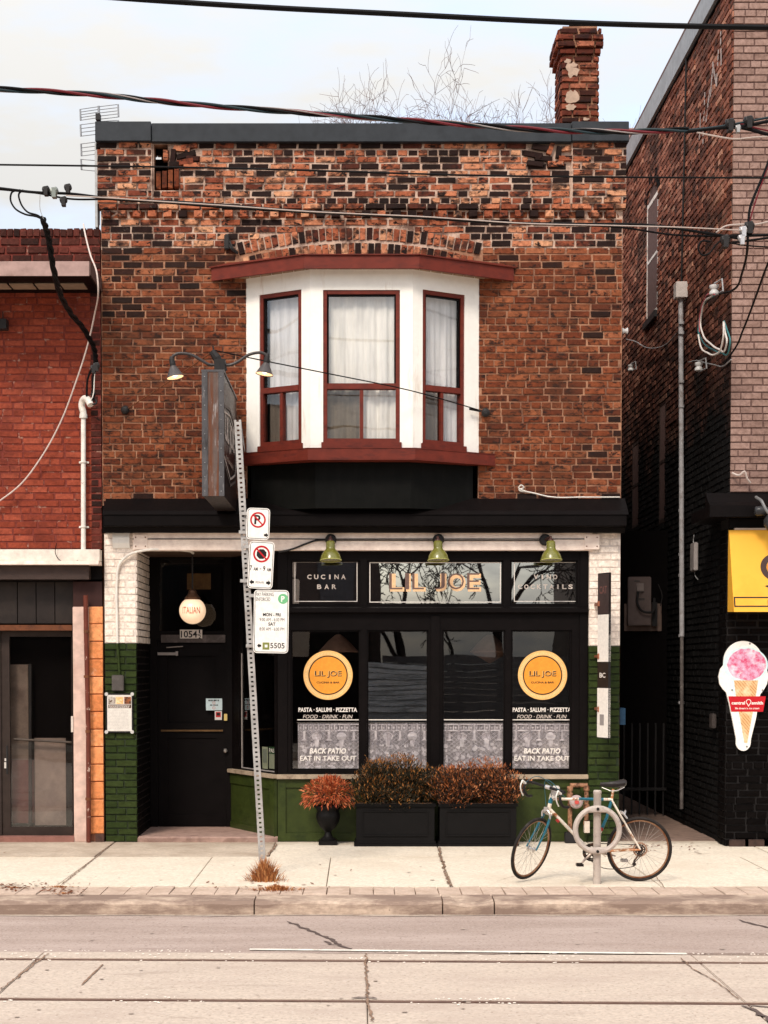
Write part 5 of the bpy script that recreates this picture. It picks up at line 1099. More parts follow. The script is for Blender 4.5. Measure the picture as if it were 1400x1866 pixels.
m = MB(); prism(m, [(YR, at(655, 942, YR - .2).z), (YR - .22, at(655, 942, YR - .22).z), (YR - .22, at(655, 921, YR - .22).z), (YR - .14, at(655, 915, YR - .14).z), (YR, at(655, 898, YR).z)], RX - .27, 12); m.box(RX - .27, RX - .002, YR + .0005, YR + .8, at(655, 942, YR - .2).z, at(655, 921, YR - .2).z); m.build('cornice', BLACK, rightb, bev=.004)
m = MB(); m.box(RXL + .01, 12, YR - .04, YR - .001, at(655, 962, YR).z, at(655, 943, YR - .2).z); m.build('lower_fascia', BLACK, rightb)
# block behind, closing the view between the two roofs
m = MB(); m.box(2.2, RX + 2, 9.6, 12, 0, at(655, 233, 9.6).z); bk = m.build('rear_block', pm('pink_stucco', (.36, .24, .22), .9, wear=(.28, .18, .16), wscale=1)); tag(bk, 'plain pinkish rear wall showing in the gap between the two roofs', 'building')
# ------------------------------------------------------------------ fittings on the main building
GRN = pm('green_enamel', (.155, .150, .026), .25, wear=(.10, .10, .02), wscale=9, wa=.6, wb=.7, spec=.6)
for (px, pyc, lb) in ((603, 1000, 'green enamel gooseneck lamp above the left transom pane'), (799, 1003, 'green enamel gooseneck lamp above the wide middle transom pane'), (1005, 1003, 'green enamel gooseneck lamp above the right transom pane')):
    c = at(px, 1021, -.30); k = 1 / FPX * (DIST - .3); root = thing('barn_lamp', c, lb, 'lamp', 'green lamps along the beam')
    tilt = Vector((-.02, .12, 1))
    m = MB(); m.lathe(c, [(.02 * 0 + 17.5 * k, 1 * k), (19.5 * k, 0), (19 * k, 3 * k), (17 * k, 9 * k), (13.5 * k, 15 * k), (9 * k, 20 * k), (8 * k, 23 * k), (8.6 * k, 26 * k), (8 * k, 29 * k), (8.4 * k, 33 * k), (6.5 * k, 35 * k)], 28, tilt); m.build('lamp_shade', GRN, root, smooth=True)
    m = MB(); m.torus(c, tilt, 19.4 * k, .004, 28, 6); m.build('shade_rim', pm('rim_yellow', (.45, .46, .14), .3), root)
    t = c + tilt.normalized() * 34 * k; bx_ = at(px + (0 if px > 900 else 0) - (12 if px > 900 else 0), 984, -.05)
    m = MB(); m.lathe((bx_.x, -.052, bx_.z), [(.065, 0), (.065, .04), (.05, .055)], 16, (0, -1, 0)); m.build('junction_box', DRK, root)
    m = MB(); m.tube(spline([t, t + Vector((0, -.01, .04)), Vector((t.x, -.2, t.z + .055)), Vector((bx_.x, -.1, bx_.z))], 5), .013, 8); m.lathe(t, [(.032, -.02), (.032, .02), (.02, .035)], 12, tilt); m.build('lamp_arm', pm('arm_red_brown', (.05, .02, .016), .5), root, smooth=True)
m = MB(); m.tube(spline([at(508, 1006, -.07), at(528, 1002, -.07), at(560, 990, -.07), at(575, 985, -.07), at(603, 984, -.07)], 5), .011, 8); tag(m.build('lamp_cable', DRK), 'black cable sagging into the leftmost green lamp', 'cable')
m = MB(); m.tube([at(605, 984.5, -.063), at(1000, 985, -.063)], .006, 6); tag(m.build('lamp_conduit', DRK), 'thin dark conduit linking the three green lamps along the beam', 'conduit')
# globe lamp with lettering
YGl = .5; gc = at(351, 1113, YGl); gr = 24.3 / FPX * (DIST + YGl); gl = thing('globe_lamp', gc, 'glowing cream glass globe lamp with red lettering hanging in the dark doorway', 'lamp')
gm, t, b = base_mat('opal_glass'); b.inputs['Base Color'].default_value = (.75, .6, .45, 1); b.inputs['Roughness'].default_value = .25
b.inputs['Emission Color'].default_value = (1, .66, .40, 1); b.inputs['Emission Strength'].default_value = .34
m = MB(); m.lathe(gc, [(.001, -gr)] + [(gr * math.cos(R(a)), gr * math.sin(R(a))) for a in range(-80, 61, 8)] + [(gr * .5, gr * .87)], 32); m.build('glass_globe', gm, gl, smooth=True)
m = MB(); q = gc + Vector((0, 0, gr * .84)); m.lathe(q, [(gr * .56, -.01), (gr * .6, .02), (gr * .42, .05), (gr * .3, .08), (gr * .28, .10), (.02, .12)], 24); m.build('fitter', pm('dull_copper', (.12, .06, .035), .4, metal=.5), gl, smooth=True)
m = MB(); m.tube([q + Vector((0, 0, .1)), Vector((gc.x, YGl, z(1004)))], .009); m.build('stem', DRK, gl)
tx = text('ITALIAN', FY(YGl), 335, 1106.5, 366.5, 1118.5, 0, plain('globe_red', (.55, .10, .06), .4), gl, 'lettering', .0)
for v in tx.data.vertices:
    d = (v.co.x ** 2 + v.co.z ** 2); v.co.y = -math.sqrt(max(0, (gr * 1.04) ** 2 - d))
# white conduit looping on the left pilaster
m = MB(); m.tube(spline([at(352, 1008, .3), at(345, 1004, .1), at(300, 1001, -.02), at(262, 1003, -.06), at(232, 1013, -.05), at(217, 1030, -.04), at(213, 1060, -.035), at(213, 1120, -.035), at(214, 1172, -.035)], 6), .015, 8); cw_ = tag(m.build('wall_cable', PIPEW, smooth=True), 'white painted conduit curving down the left pilaster from the doorway ceiling', 'conduit')
m = MB(); m.tube([at(214, 1173, -.035), at(216, 1200, -.035), at(218, 1232, -.035)], .014, 8); tag(m.build('lower_cable', BR_GREEN), 'green painted conduit between white conduit and the grey box on the pilaster', 'conduit')
m = MB(); m.pbox(F0, 205.5, 1230, 227, 1259, .02, .08); tag(m.build('utility_box', pm('box_grey', (.075, .065, .06), .5, wear=(.12, .11, .1), wscale=9), bev=.008), 'small dark grey box on green pilaster above the menu board', 'box')
# menu board
FM = FY(-.055); u, v = F0.px(217, 1334); mb_ = thing('menu_board', (u, -.04, v), 'framed white menu poster with food photos on the green pilaster', 'menu board')
m = MB(); m.pbox(FM, 192.5, 1263.5, 242.5, 1335.5, -.03, -.004); m.build('backing', K, mb_, bev=.003)
m = MB(); m.pbox(FM, 195.5, 1266.5, 240, 1332.5, -.004, 0); pg_ = m.build('poster', plain('poster_white', (.66, .62, .57)), mb_)
for (px, py) in ((194, 1265), (241, 1265), (194, 1334), (241, 1334)): u, v = FM.px(px, py); m = MB(); m.lathe((u, -.055, v), [(.022, 0), (.02, .008)], 10, (0, -1, 0)); m.build('corner_clip', plain('clip_grey', (.5, .48, .46)), mb_)
for (a, b, nm, c1__, c2__) in ((197.5, 210.5, 'photo_a', (.10, .06, .04), (.5, .45, .4)), (211, 225, 'photo_b', (.7, .4, .16), (.85, .6, .35)), (226.5, 239, 'photo_c', (.25, .08, .03), (.05, .03, .02))):
    m = MB(); m.pbox(FM, a, 1270, b, 1283, .0005, .001); m.build('photo', pm(nm, c1__, .5, wear=c2__, wscale=28, wa=.45, wb=.55), pg_)
m = MB(); m.pbox(FM, 197.5, 1284, 239, 1290.5, .0005, .001); m.build('title_band', pm('title_band', (.05, .03, .02), .5, wear=(.3, .12, .08), wscale=40), pg_)
m = MB(); rr = random.Random(4)
for i in range(3):
    x_ = 199
    while x_ < 236: w = rr.uniform(1, 3.5); m.pbox(FM, x_, 1285.2 + i * 1.9, x_ + w, 1286 + i * 1.9, .0012, .0014); x_ += w + .8
m.build('print_line', DECAL, pg_); m = MB()
for i in range(13):
    x_ = 200
    while x_ < 232: w = rr.uniform(1, 4); m.pbox(FM, x_, 1295 + i * 2.7, x_ + w, 1295.7 + i * 2.7, .0005, .0007); x_ += w + 1.2
m.build('print_line', plain('print_faint', (.5, .46, .43)), pg_)
# edge-on blade sign on the right pilaster
FV = FY(-.5); vs_ = thing('edge_sign', at(1102, 1345, -.25), 'narrow upright blade sign seen almost edge-on on the right pilaster, black above and white below', 'sign')
ax0, ax1 = xx(1094, -.5), xx(1108.5, -.5)
def vb(py0, py1, mt, nm, dx=0, par=vs_):
    m = MB(); A, B = (ax0 + .0, -.30), (ax1 - .0, -.52); Fv = FAB(A, B); w = (Vector(B) - Vector(A)).length; m.fbox(Fv, 0, w, at(655, py1, -.41).z, at(655, py0, -.41).z, -.03, dx); return m.build(nm, mt, par)
Fv = FAB((ax0, -.30), (ax1, -.52)); wv_ = .235
vb(1044, 1346, K, 'sign_panel')
vb(1120, 1206, plain('blade_white', (.84, .79, .73)), 'white_field', .002); vb(1254, 1344, plain('blade_white', (.84, .79, .73)), 'white_field', .002); vb(1046, 1119, pm('blade_dark', (.05, .032, .03), .5), 'dark_field', .002)
text('CAT', Fv, 0, 0, 0, 0, .003, plain('blade_red', (.16, .07, .06)), vs_, 'lettering', .02, uv=(.04, .2, at(655, 1082, -.41).z, at(655, 1068, -.41).z))
text('BC', Fv, 0, 0, 0, 0, .003, DECAL, vs_, 'lettering', .02, uv=(.05, .18, at(655, 1235, -.41).z, at(655, 1226, -.41).z))
m = MB(); m.fbox(Fv, .06, .15, at(655, 1322, -.41).z, at(655, 1302, -.41).z, .002, .003); m.build('print_block', plain('blade_grey', (.3, .27, .26)), vs_)
for y in (1101, 1196, 1292):
    p = at(1092, y, -.2); m = MB(); m.box(p.x - .03, p.x + .07, -.33, -.02, p.z - .015, p.z + .015); m.box(p.x - .035, p.x + .0, -.34, -.3, p.z - .03, p.z + .03); m.build('bracket', pm('copper_bracket', (.30, .11, .06), .5, wear=(.12, .04, .02), wscale=20), vs_, bev=.003)
# gas pipes
gp = thing('gas_riser', at(1050, 1530, -.08), 'rusty looped gas pipes with round regulator under the sill, behind the bicycle', 'gas pipe')
GPM = pm('orange_rust_pipe', (.34, .17, .095), .6, wear=(.07, .03, .018), wscale=14, wa=.46, wb=.58)
m = MB(); m.tube([at(1039, 1518, -.1), at(1039, 1435, -.1)], .026, 10); m.tube([at(1039, 1431, -.1), at(1071, 1431, -.1)], .026, 10); m.tube([at(1069, 1431, -.1), at(1069, 1518, -.1)], .024, 10)
m.build('pipe_run', GPM, gp, smooth=True); m = MB()
for (px, py) in ((1039, 1437), (1069, 1437), (1039, 1449), (1069, 1500), (1069, 1470)): p = at(px, py, -.1); m.lathe((p.x, p.y, p.z - .025), [(.034, 0), (.036, .01), (.036, .04), (.034, .05)], 10)
m.build('pipe_elbow', GPM, gp); m = MB()
p = at(1050, 1461, -.16); m.lathe(p, [(.02, -.0), (.075, .0), (.078, .03), (.06, .05), (.03, .06)], 20, (0, -1, 0)); m.build('regulator', pm('regulator_grey', (.42, .34, .33), .45, wear=(.5, .12, .1), wscale=14, wa=.55, wb=.65), gp)
m = MB(); m.lathe((p.x, p.y - .06, p.z), [(.025, 0), (.025, .015)], 12, (0, -1, 0)); m.build('red_cap', plain('cap_red', (.5, .07, .06)), gp)
m = MB(); q = at(1069, 1517, -.1); m.box(q.x - .03, q.x + .03, -.15, -.06, q.z, q.z + .13); m.build('meter_tag', plain('tag_cream', (.6, .5, .42)), gp); q = at(1037, 1524, -.1); m = MB(); m.box(q.x - .05, q.x + .09, -.16, -.05, SZ, q.z + .05); m.build('pipe_foot', DRK, gp, bev=.01)

# ------------------------------------------------------------------ projecting sign and its lamps
Y0s = -1.93; sx0, sx1 = at(368, 800, Y0s).x, at(408.5, 800, Y0s).x; sz0, sz1 = at(655, 904, Y0s).z, at(655, 677, Y0s).z
ps = thing('projecting_sign', ((sx0 + sx1) / 2, -1, sz0), 'weathered grey metal box sign projecting edge-on from the brick wall', 'sign')
GM = pm('weathered_sign_metal', (.085, .082, .086), .45, metal=.2, wear=(.28, .26, .26), wscale=6, wa=.58, wb=.72, stretch=(3, 3, .6), wear2=((.035, .03, .03), 3.5, .55, .66, (5, 5, .7)))
m = MB(); m.box(sx0 + .006, sx1 - .006, Y0s + .006, -.12, sz0 + .004, sz1 - .004); m.build('sign_box', pm('sign_face_black', (.018, .012, .011), .35, wear=(.035, .026, .024), wscale=2), ps)
m = MB(); m.box(sx0, sx0 + .055, Y0s - .004, Y0s + .03, sz0, sz1); m.box(sx1 - .055, sx1, Y0s - .004, Y0s + .03, sz0, sz1)
m.box(sx0 + .05, sx0 + .06, Y0s - .012, Y0s + .01, sz0, sz1); m.each('edge_flange', GM, ps, bev=.002)
m = MB(); m.box(sx0 + .056, sx1 - .056, Y0s + .0, Y0s + .03, sz0 + .002, sz1 - .002); m.build('edge_strip', pm('rust_streaked_metal', (.12, .085, .073), .5, metal=.2, wear=(.13, .045, .02), wscale=2.2, wa=.46, wb=.6, stretch=(8, 8, .5), wear2=((.36, .33, .32), 4.0, .6, .7, (6, 6, .8))), ps)
m = MB()
for i in range(9):
    for X_ in (sx0 + .03, sx1 - .03): m.lathe((X_, Y0s - .004, sz0 + .05 + i * (sz1 - sz0 - .1) / 8), [(.006, 0), (.004, .004)], 6, (0, -1, 0))
m.build('rivet', ZINC, ps)
m = MB(); m.box(sx0 - .004, sx1 + .004, Y0s - .006, -.1, sz1 - .002, sz1 + .02); m.build('sign_cap', GM, ps)
FSg = Frame((sx1, Y0s, 0), (0, 1, 0)); Lz = 1.81
# lettering panel on the side: double outline with tapered far ends
def hexo(e): return [(.02, sz0 + .32 + e), (Lz * .45, sz0 + .18 + e), (Lz * .86 - e, sz0 + .30 + e), (Lz * .92 - e, sz0 + .62), (Lz * .86 - e, sz1 - .34 - e), (Lz * .45, sz1 - .25 - e), (.02, sz1 - .32 - e)]
for e, mt, w in ((0, plain('sign_line_faint', (.08, .065, .06)), .03), (.07, plain('sign_line', (.42, .37, .34)), .022)):
    A, B = hexo(e), hexo(e + w); m = MB()
    for i in range(len(A) - 1): m.poly(FSg, [A[i], A[i + 1], B[i + 1], B[i]], .001, .003)
    m.build('sign_outline', mt, ps)
text('LIL JOE', FSg, 0, 0, 0, 0, .002, plain('sign_line', (.42, .37, .34)), ps, 'lettering', .03, uv=(.12, 1.4, sz0 + .52, sz0 + .86)); text('CUCINA & BAR', FSg, 0, 0, 0, 0, .002, plain('sign_tan', (.34, .27, .23)), ps, 'lettering', .01, uv=(.2, 1.2, sz0 + .40, sz0 + .45))
m = MB(); m.box((sx0 + sx1) / 2 - .03, (sx0 + sx1) / 2 + .03, -.13, 0, sz0 + .2, sz0 + .3); m.box((sx0 + sx1) / 2 - .03, (sx0 + sx1) / 2 + .03, -.13, 0, sz1 - .3, sz1 - .2); m.each('wall_bracket', DRK, ps)
sl_ = thing('twin_sign_lamps', at(399, 676, -1.7), 'black twin-arm lamp with two lit conical shades above the projecting sign', 'lamp')
Yl = -1.75
m = MB(); m.tube([at(404, 676, Yl), at(401, 660, Yl)], [.06, .05], 8); m.tube([at(403, 664, Yl), at(395, 652, Yl), at(386, 640, Yl)], [.03, .045, .032], 8); p = at(400, 664, Yl); m.box(p.x - .05, p.x + .06, Yl - .05, Yl + .08, p.z - .07, p.z + .05); m.tube([at(390, 641, Yl), at(388, 630, Yl)], .008, 6); m.build('mast', DRK, sl_)
ARM = pm('arm_iron', (.045, .038, .038), .4)
for (pts, c, ax, nm) in (([(399, 665), (381, 664), (368, 657), (350, 647), (335, 644), (322, 645), (314, 651), (314, 659)], (318, 683), (-.36, 0, 1), 'l'), ([(404, 665), (419, 665), (434, 659), (452, 647), (466, 643), (478, 643), (485, 647), (486, 654)], (482, 678), (.42, 0, 1), 'r')):
    m = MB(); m.tube(spline([at(a, b, Yl) for a, b in pts], 4), .0155, 8); m.build('lamp_arm', ARM, sl_, smooth=True)
    k = (DIST + Yl) / FPX; tp_2 = at(pts[-1][0], pts[-1][1] + 2, Yl); bt = at(*c, Yl)
    base = Vector((0, 0, 0)); 
    cc_ = at(319.5 if nm == 'l' else 482, 688 if nm == 'l' else 682, Yl); apex = tp_2; axis = (apex - cc_).normalized() + Vector((0, .0, 0)); axis = Vector((axis.x, .06, axis.z)); H_ = (apex - cc_).length
    m = MB(); m.lathe(cc_, [(15.5 * k, 0), (16.3 * k, -.002), (10.5 * k, H_ * .42), (4.5 * k, H_ * .82), (4.5 * k, H_ * 1.0)], 24, axis, close=False); shade = m.build('lamp_shade', pm('shade_grey', (.075, .065, .065), .4), sl_, smooth=True)
    m = MB(); m.lathe(cc_, [(15.2 * k, .004), (4 * k, H_ * .8)], 24, axis, close=False); m.build('shade_lining', plain('shade_lining', (.8, .62, .45), .5, (1, .55, .28), .55), shade)
    m = MB(); m.lathe(cc_ + axis * .05, [(.002, -.05), (.03, -.03), (.035, .0), (.015, .04)], 12, axis); m.build('bulb', plain('lit_bulb', (.9, .75, .6), .5, (1, .74, .45), 2.5), shade)
    m = MB(); m.lathe(cc_ + axis.normalized() * H_ * .8, [(5.2 * k, 0), (5.6 * k, .02), (4.6 * k, .07), (2.6 * k, .1)], 14, axis); m.build('lamp_socket', DRK, shade)
def cable(name, pts, r, mat, label, cat='cable', n=8, group=None, seg=6, out=None):
    m = MB(); m.tube(spline([at(*p) for p in pts], n), r, seg); o = m.build(name, mat, smooth=True); return tag(o, label, cat, group)
CB = pm('black_cable', (.005, .0045, .005), .6, spec=.1)
cable('guy_wire', [(389, 640, Yl), (310, 694, -.9), (232, 745, -.02)], .0065, RUST, 'rusty stay wire running from the sign lamp down left to the brick wall', 'wire', 3)
cable('guy_wire', [(390, 638, Yl), (470, 655, -1.5), (600, 681, -1.1), (750, 712, -.6), (883, 750, -.03)], .0065, CB, 'thin stay wire crossing the bay window from the sign lamp to the right', 'wire', 4)
m = MB(); m.lathe(at(228, 747, -.03), [(.01, 0), (.05, .0), (.035, .02), (.015, .03)], 9, (0, -1, 0)); tag(m.build('wall_anchor', DRK), 'dark anchor plate on the brickwork where the left stay wire ends', 'anchor')
m = MB(); m.tube([at(856, 745, -.12), at(876, 749, -.06)], .014, 6); p = at(885, 752, -.03); m.lathe(p, [(.05, 0), (.05, .02), (.02, .04)], 9, (0, -1, 0)); tag(m.build('turnbuckle', DRK), 'turnbuckle and anchor at the right end of the stay wire', 'anchor')
p = at(415, 446, -.02); m = MB(); m.box(p.x - .035, p.x + .02, -.07, 0, p.z - .06, p.z + .11); m.tube([(p.x, -.03, p.z + .08), (p.x + .05, -.05, p.z - .05), (p.x + .12, -.03, p.z - .1)], .022, 6); tag(m.build('iron_bracket', DRK, bev=.01), 'rusted black bracket on the brick left of the bay canopy', 'bracket')
cable('loose_wire', [(945, 889, -.03), (952, 893, -.035), (975, 899, -.03), (1000, 905, -.03), (1060, 906, -.03), (1130, 906, -.02)], .008, PIPEW, 'loose white wire lying on the brick just above the black cornice', 'wire', 4)
cable('loose_wire', [(945, 889, -.03), (950, 884, -.05), (955, 888, -.04), (946, 892, -.03), (975, 899, -.03)], .008, PIPEW, 'small curled end of white wire below the right side of the bay', 'wire', 4)

# ------------------------------------------------------------------ antenna
an = thing('tv_antenna', at(180, 330, -.02), 'skeletal television antenna at the left corner of the brick parapet', 'antenna')
AM = pm('antenna_metal', (.30, .31, .33), .5, metal=.3)
m = MB(); m.tube([at(180, 410, .05), at(180, 193, .05)], .014, 8); m.build('mast', AM, an)
def grid(a, b, c, d, n, sk):
    m = MB(); m.tube([at(a, b, .0), at(a + 1, d, .0)], .011, 5)
    if True:
        for i in range(n): y = b + (d - b) * i / (n - 1); m.tube([at(a, y, 0), at(c, y - sk, .06)], .0045, 4)
    m.build('element_panel', AM, an)
grid(146, 199, 180, 219, 5, 5); grid(215, 190, 181, 213, 5, -4); grid(146.5, 227, 180, 248, 4, 4); grid(147.5, 262, 180, 284, 4, 4); grid(147.5, 290, 180, 309, 3, -3); grid(215, 219, 182, 226, 2, -2)
m = MB(); 
for (a, b) in ((178, 214), (179, 240), (179, 269)): m.box(at(a, b, 0).x - .02, at(a, b, 0).x + .03, -.03, .06, at(a, b, 0).z - .03, at(a, b, 0).z + .04)
m.build('clamp', DRK, an)

# ------------------------------------------------------------------ overhead wires
YW = -3.4
cable('overhead_cable', [(-3000, -190, -9), (150, -9, -9), (275, 0, -9), (500, 14, -9), (700, 24, -9), (1100, 43, -9), (1400, 50, -9), (1700, 52, -9), (4500, 20, -9)], .016, CB, 'thick black overhead cable crossing the top of the photo and passing the chimney top', 'cable', 6)
cable('thin_wire', [(-3500, 280, -8), (-300, 297, -8), (0, 300, -8), (400, 306, -8), (900, 320, -8), (1400, 324, -8), (1700, 325, -8), (4500, 300, -8)], .0062, CB, 'thin dark straight wire crossing the dentil-topped parapet', 'wire', 6)
tw = thing('twisted_cable', at(700, 222, YW), 'twisted bundle of black, red and white cables crossing the roof coping', 'cable')
path = spline([at(*p, YW) for p in ((-3000, 110), (-1600, 130), (-250, 157), (0, 162), (180, 173), (330, 188), (520, 203), (700, 216), (850, 227), (1000, 237), (1120, 240), (1255, 236))], 16)
for k, (nm, c) in enumerate((('black_strand', CB), ('teal_strand', plain('teal_insulation', (.008, .022, .028))), ('red_strand', plain('red_insulation', (.13, .010, .016))))):
    m = MB(); P = []
    for i, p in enumerate(path): a = i * .30 + k * 2.094; P.append(p + Vector((0, math.cos(a), math.sin(a))) * .016)
    m.tube(P, .0125, 6); m.build(nm, c, tw, smooth=True)
m = MB(); P = [p + Vector((0, math.cos(i * .21 + 1), math.sin(i * .21 + 1))) * .024 for i, p in enumerate(path)]; m.tube(P, .006, 5); m.build('white_strand', plain('bare_strand', (.30, .26, .25)), tw)
lw_ = thing('service_cable', at(700, 390, YW), 'black and pale service cable pair crossing the dentil course from left to right', 'cable')
m = MB(); pth = [(-3000, 120), (-1200, 240), (-250, 325), (0, 343), (60, 350), (130, 353), (210, 363), (330, 368), (460, 378), (600, 388), (760, 396), (900, 405), (1050, 408), (1180, 410), (1290, 425), (1345, 434)]; m.tube(spline([at(*p, YW) for p in pth], 8), .013, 6); m.build('black_strand', CB, lw_)
m = MB(); pth = [(120, 356), (190, 360), (280, 366), (420, 375), (560, 385), (640, 389), (760, 394), (960, 407), (1130, 411), (1240, 414), (1360, 420)]; m.tube(spline([at(*p, YW - .03) for p in pth], 8), .0055, 6); m.build('pale_strand', plain('pale_insulation', (.44, .36, .32)), lw_)
m = MB(); pth = [(-3000, 117), (-1200, 238), (-250, 323), (0, 345), (70, 352), (125, 362), (200, 363), (420, 379), (700, 394), (1000, 409), (1130, 414), (1230, 428), (1330, 430), (1500, 424), (4500, 330)]; m.tube(spline([at(*p, YW + .03) for p in pth], 8), .009, 6); m.build('lower_strand', CB, lw_)
def clamp_thing(name, pts, r, mat, labels, cat='connector'):
    for (a, b), lb in zip(pts, labels if isinstance(labels, (list, tuple)) else [labels]):
        p = at(a, b, YW); root = thing(name, p, lb, cat); m = MB(); m.lathe((p.x - r, p.y, p.z), [(r * .5, 0), (r, r * .3), (r, r * 1.7), (r * .5, r * 2)], 8, (1, 0, .25)); m.build('body', mat, root)
        m = MB(); m.box(p.x - r * .5, p.x + r * .5, p.y - r, p.y + r, p.z - r * 1.4, p.z + r * .9); m.build('jaw', mat, root)
clamp_thing('cable_connector', ((84, 347), (116, 366), (124, 343)), .034, DRK, ['black cable connector left of the grey one on the left service cable', 'black cable connector hanging below the grey one at the left', 'black cable connector right of the grey one, highest of the left cluster'])
clamp_thing('cable_connector', ((99, 350),), .038, pm('connector_grey', (.2, .22, .2), .4, metal=.4), 'grey metal cable connector between the black ones at the left')
for j, (pts, lb) in enumerate((([(37, 346), (22, 350), (19, 362), (26, 378), (45, 390), (68, 395), (82, 402)], 'thin black loop of cable hanging below the left connectors'), ([(43, 346), (35, 352), (37, 368), (50, 386), (70, 393), (82, 403)], 'second black loop hanging inside the first below the left connectors'))):
    cable('cable_loop', [(a, b, YW) for a, b in pts], .009, CB, lb)
cable('thin_drop', [(73, 350, YW), (74, 385, YW), (80, 400, YW)], .003, ZINC, 'hair-thin grey wire from the left connectors to the drop cable', 'wire')
dc = thing('drop_cable', at(152, 600, -1.2), 'black drop cable from the left connectors down to the white weatherhead', 'cable')
for k in range(3):
    P = spline([at(*p) for p in ((78, 398, YW), (88, 430, -3.1), (96, 480, -2.8), (108, 530, -2.2), (130, 572, -1.4), (158, 608, -.7), (173, 640, -.4), (175, 665, -.3))], 8); m = MB()
    m.tube([p + Vector((math.cos(i * .7 + k * 2.1), 0, math.sin(i * .7 + k * 2.1))) * .016 for i, p in enumerate(P)], .016, 6); m.build('strand', CB, dc, smooth=True)
m = MB(); m.tube(spline([at(172, 662, -.3), at(160, 690, -.25), at(158, 722, -.22)], 5), .012, 6); m.tube(spline([at(174, 664, -.3), at(169, 690, -.25), at(171, 728, -.22)], 5), .012, 6); m.build('tail', CB, dc); m = MB(); m.tube(spline([at(173, 664, -.3), at(172, 690, -.25), at(165, 730, -.25), at(159, 736, -.25)], 5), .006, 6); m.build('white_tail', PIPEW, dc)
clamp_thing('service_clamp', ((176, 668), (171, 672)), .03, DRK, ['small dark clamp on the drop cable, the right of two above the weatherhead', 'small dark clamp on the drop cable, the left of two above the weatherhead'])
cable('white_cable', [(152, 408, -.3), (155, 425, -.5), (165, 465, -.7), (177, 500, -.86), (179, 522, -.86), (172, 575, -.5), (158, 635, -.3), (137, 700, -.2), (110, 770, -.12), (72, 838, -.1), (36, 884, -.1), (0, 912, -.1), (-60, 945, -.1), (-160, 985, -.1)], .009, plain('cable_white', (.6, .5, .45)), 'white cable drooping in a long curve across the red brick wall', 'cable')
cable('ledge_wire', [(103, 990, -.2), (101, 1008, -.2), (108, 1020, -.2), (130, 1024, -.2), (153, 1017, -.1)], .0045, CB, 'thin black wire looped on the white ledge below the service conduit', 'wire')

# right-hand tangle
cable('twisted_cable_right', [(1250, 240, YW), (1310, 233, YW), (1345, 231, YW), (1400, 221, YW), (1500, 205, YW), (4500, 90, YW)], .016, CB, 'black end of the twisted bundle rising past the mauve brick wall', 'cable')
cable('teal_cable', [(1240, 238, YW), (1300, 232, YW), (1360, 222, YW), (1400, 214, YW), (1500, 200, YW), (4500, 85, YW)], .011, plain('teal_insulation', (.008, .022, .028)), 'dark teal cable crossing the top right of the mauve brick', 'cable')
cable('heavy_cable', [(1330, 229, YW), (1360, 234, YW), (1400, 245, YW), (1500, 270, YW), (4500, 300, YW)], .017, CB, 'heavy dark cable falling to the right at the upper connector', 'cable')
cable('red_cable', [(1345, 224, YW), (1365, 230, YW), (1400, 238, YW), (1500, 258, YW), (4500, 290, YW)], .008, plain('red_insulation', (.13, .010, .016)), 'red insulated wire at the upper right connector', 'wire')
cable('pale_wire', [(1270, 241, YW), (1305, 248, YW), (1340, 253, YW), (1375, 250, YW), (1500, 247, YW), (4500, 240, YW)], .008, plain('pale_insulation', (.44, .36, .32)), 'pale wire slung below the upper right connector', 'wire')
clamp_thing('cable_connector', ((1331, 227), (1365, 222)), .045, DRK, ['black connector on the upper bundle at the mauve wall corner', 'black connector on the upper bundle right of the silver clamp'])
clamp_thing('cable_connector', ((1345, 234),), .028, ZINC, 'small silver clamp below the black upper right connectors')
clamp_thing('cable_connector', ((1366, 414), (1322, 439)), .045, DRK, ['black connector on top of the bright clamps of the lower bundle', 'black connector left of the bright clamps, over the dark side wall'])
clamp_thing('cable_connector', ((1355, 421), (1352, 436)), .038, pm('bright_clamp', (.5, .48, .48), .3, metal=.5), ['upper bright metal clamp on the lower bundle by the mauve wall corner', 'lower bright metal clamp on the lower bundle by the mauve wall corner'])
cable('lower_cable', [(1325, 430, YW), (1400, 428, YW), (1500, 424, YW), (4500, 335, YW)], .014, CB, 'black cable right of the bright clamps', 'cable')
cable('lower_cable', [(1335, 442, YW), (1380, 436, YW), (1500, 418, YW), (4500, 325, YW)], .011, CB, 'thin black cable rising right under the bright clamps', 'cable')
cable('lower_cable', [(1320, 441, YW), (1360, 447, YW), (1500, 450, YW), (4500, 400, YW)], .007, CB, 'lowest thin black cable crossing the mauve brick beside the clamps', 'cable')
cable('pale_wire', [(1305, 424, YW), (1320, 413, YW), (1345, 409, YW), (1375, 409, YW), (1410, 402, YW), (1600, 408, YW), (4500, 330, YW)], .008, plain('pale_insulation', (.44, .36, .32)), 'pale looping wire above the bright clamps', 'wire')
cable('cable_loop', [(1295, 440, YW), (1278, 440, YW), (1273, 453, YW), (1281, 465, YW), (1292, 462, YW), (1305, 446, YW), (1325, 430, YW)], .009, CB, 'black loop of cable hanging left of the lower right connectors', 'cable')
cable('drop_wire', [(1404, 285, YW), (1395, 310, YW), (1380, 345, YW), (1367, 380, YW), (1364, 412, YW), (1363, 440, YW), (1360, 470, -3.0), (1352, 500, -2.5), (1345, 520, -1.8), (1330, 531, -1.0), (1312, 535, -.4)], .012, CB, 'black cable dropping through the clamps to the white insulator in the alley', 'cable')
cable('drop_wire', [(1404, 292, YW), (1392, 325, YW), (1378, 365, YW), (1366, 405, YW)], .007, plain('red_insulation', (.13, .010, .016)), 'red wire twisted beside the black drop cable', 'wire')
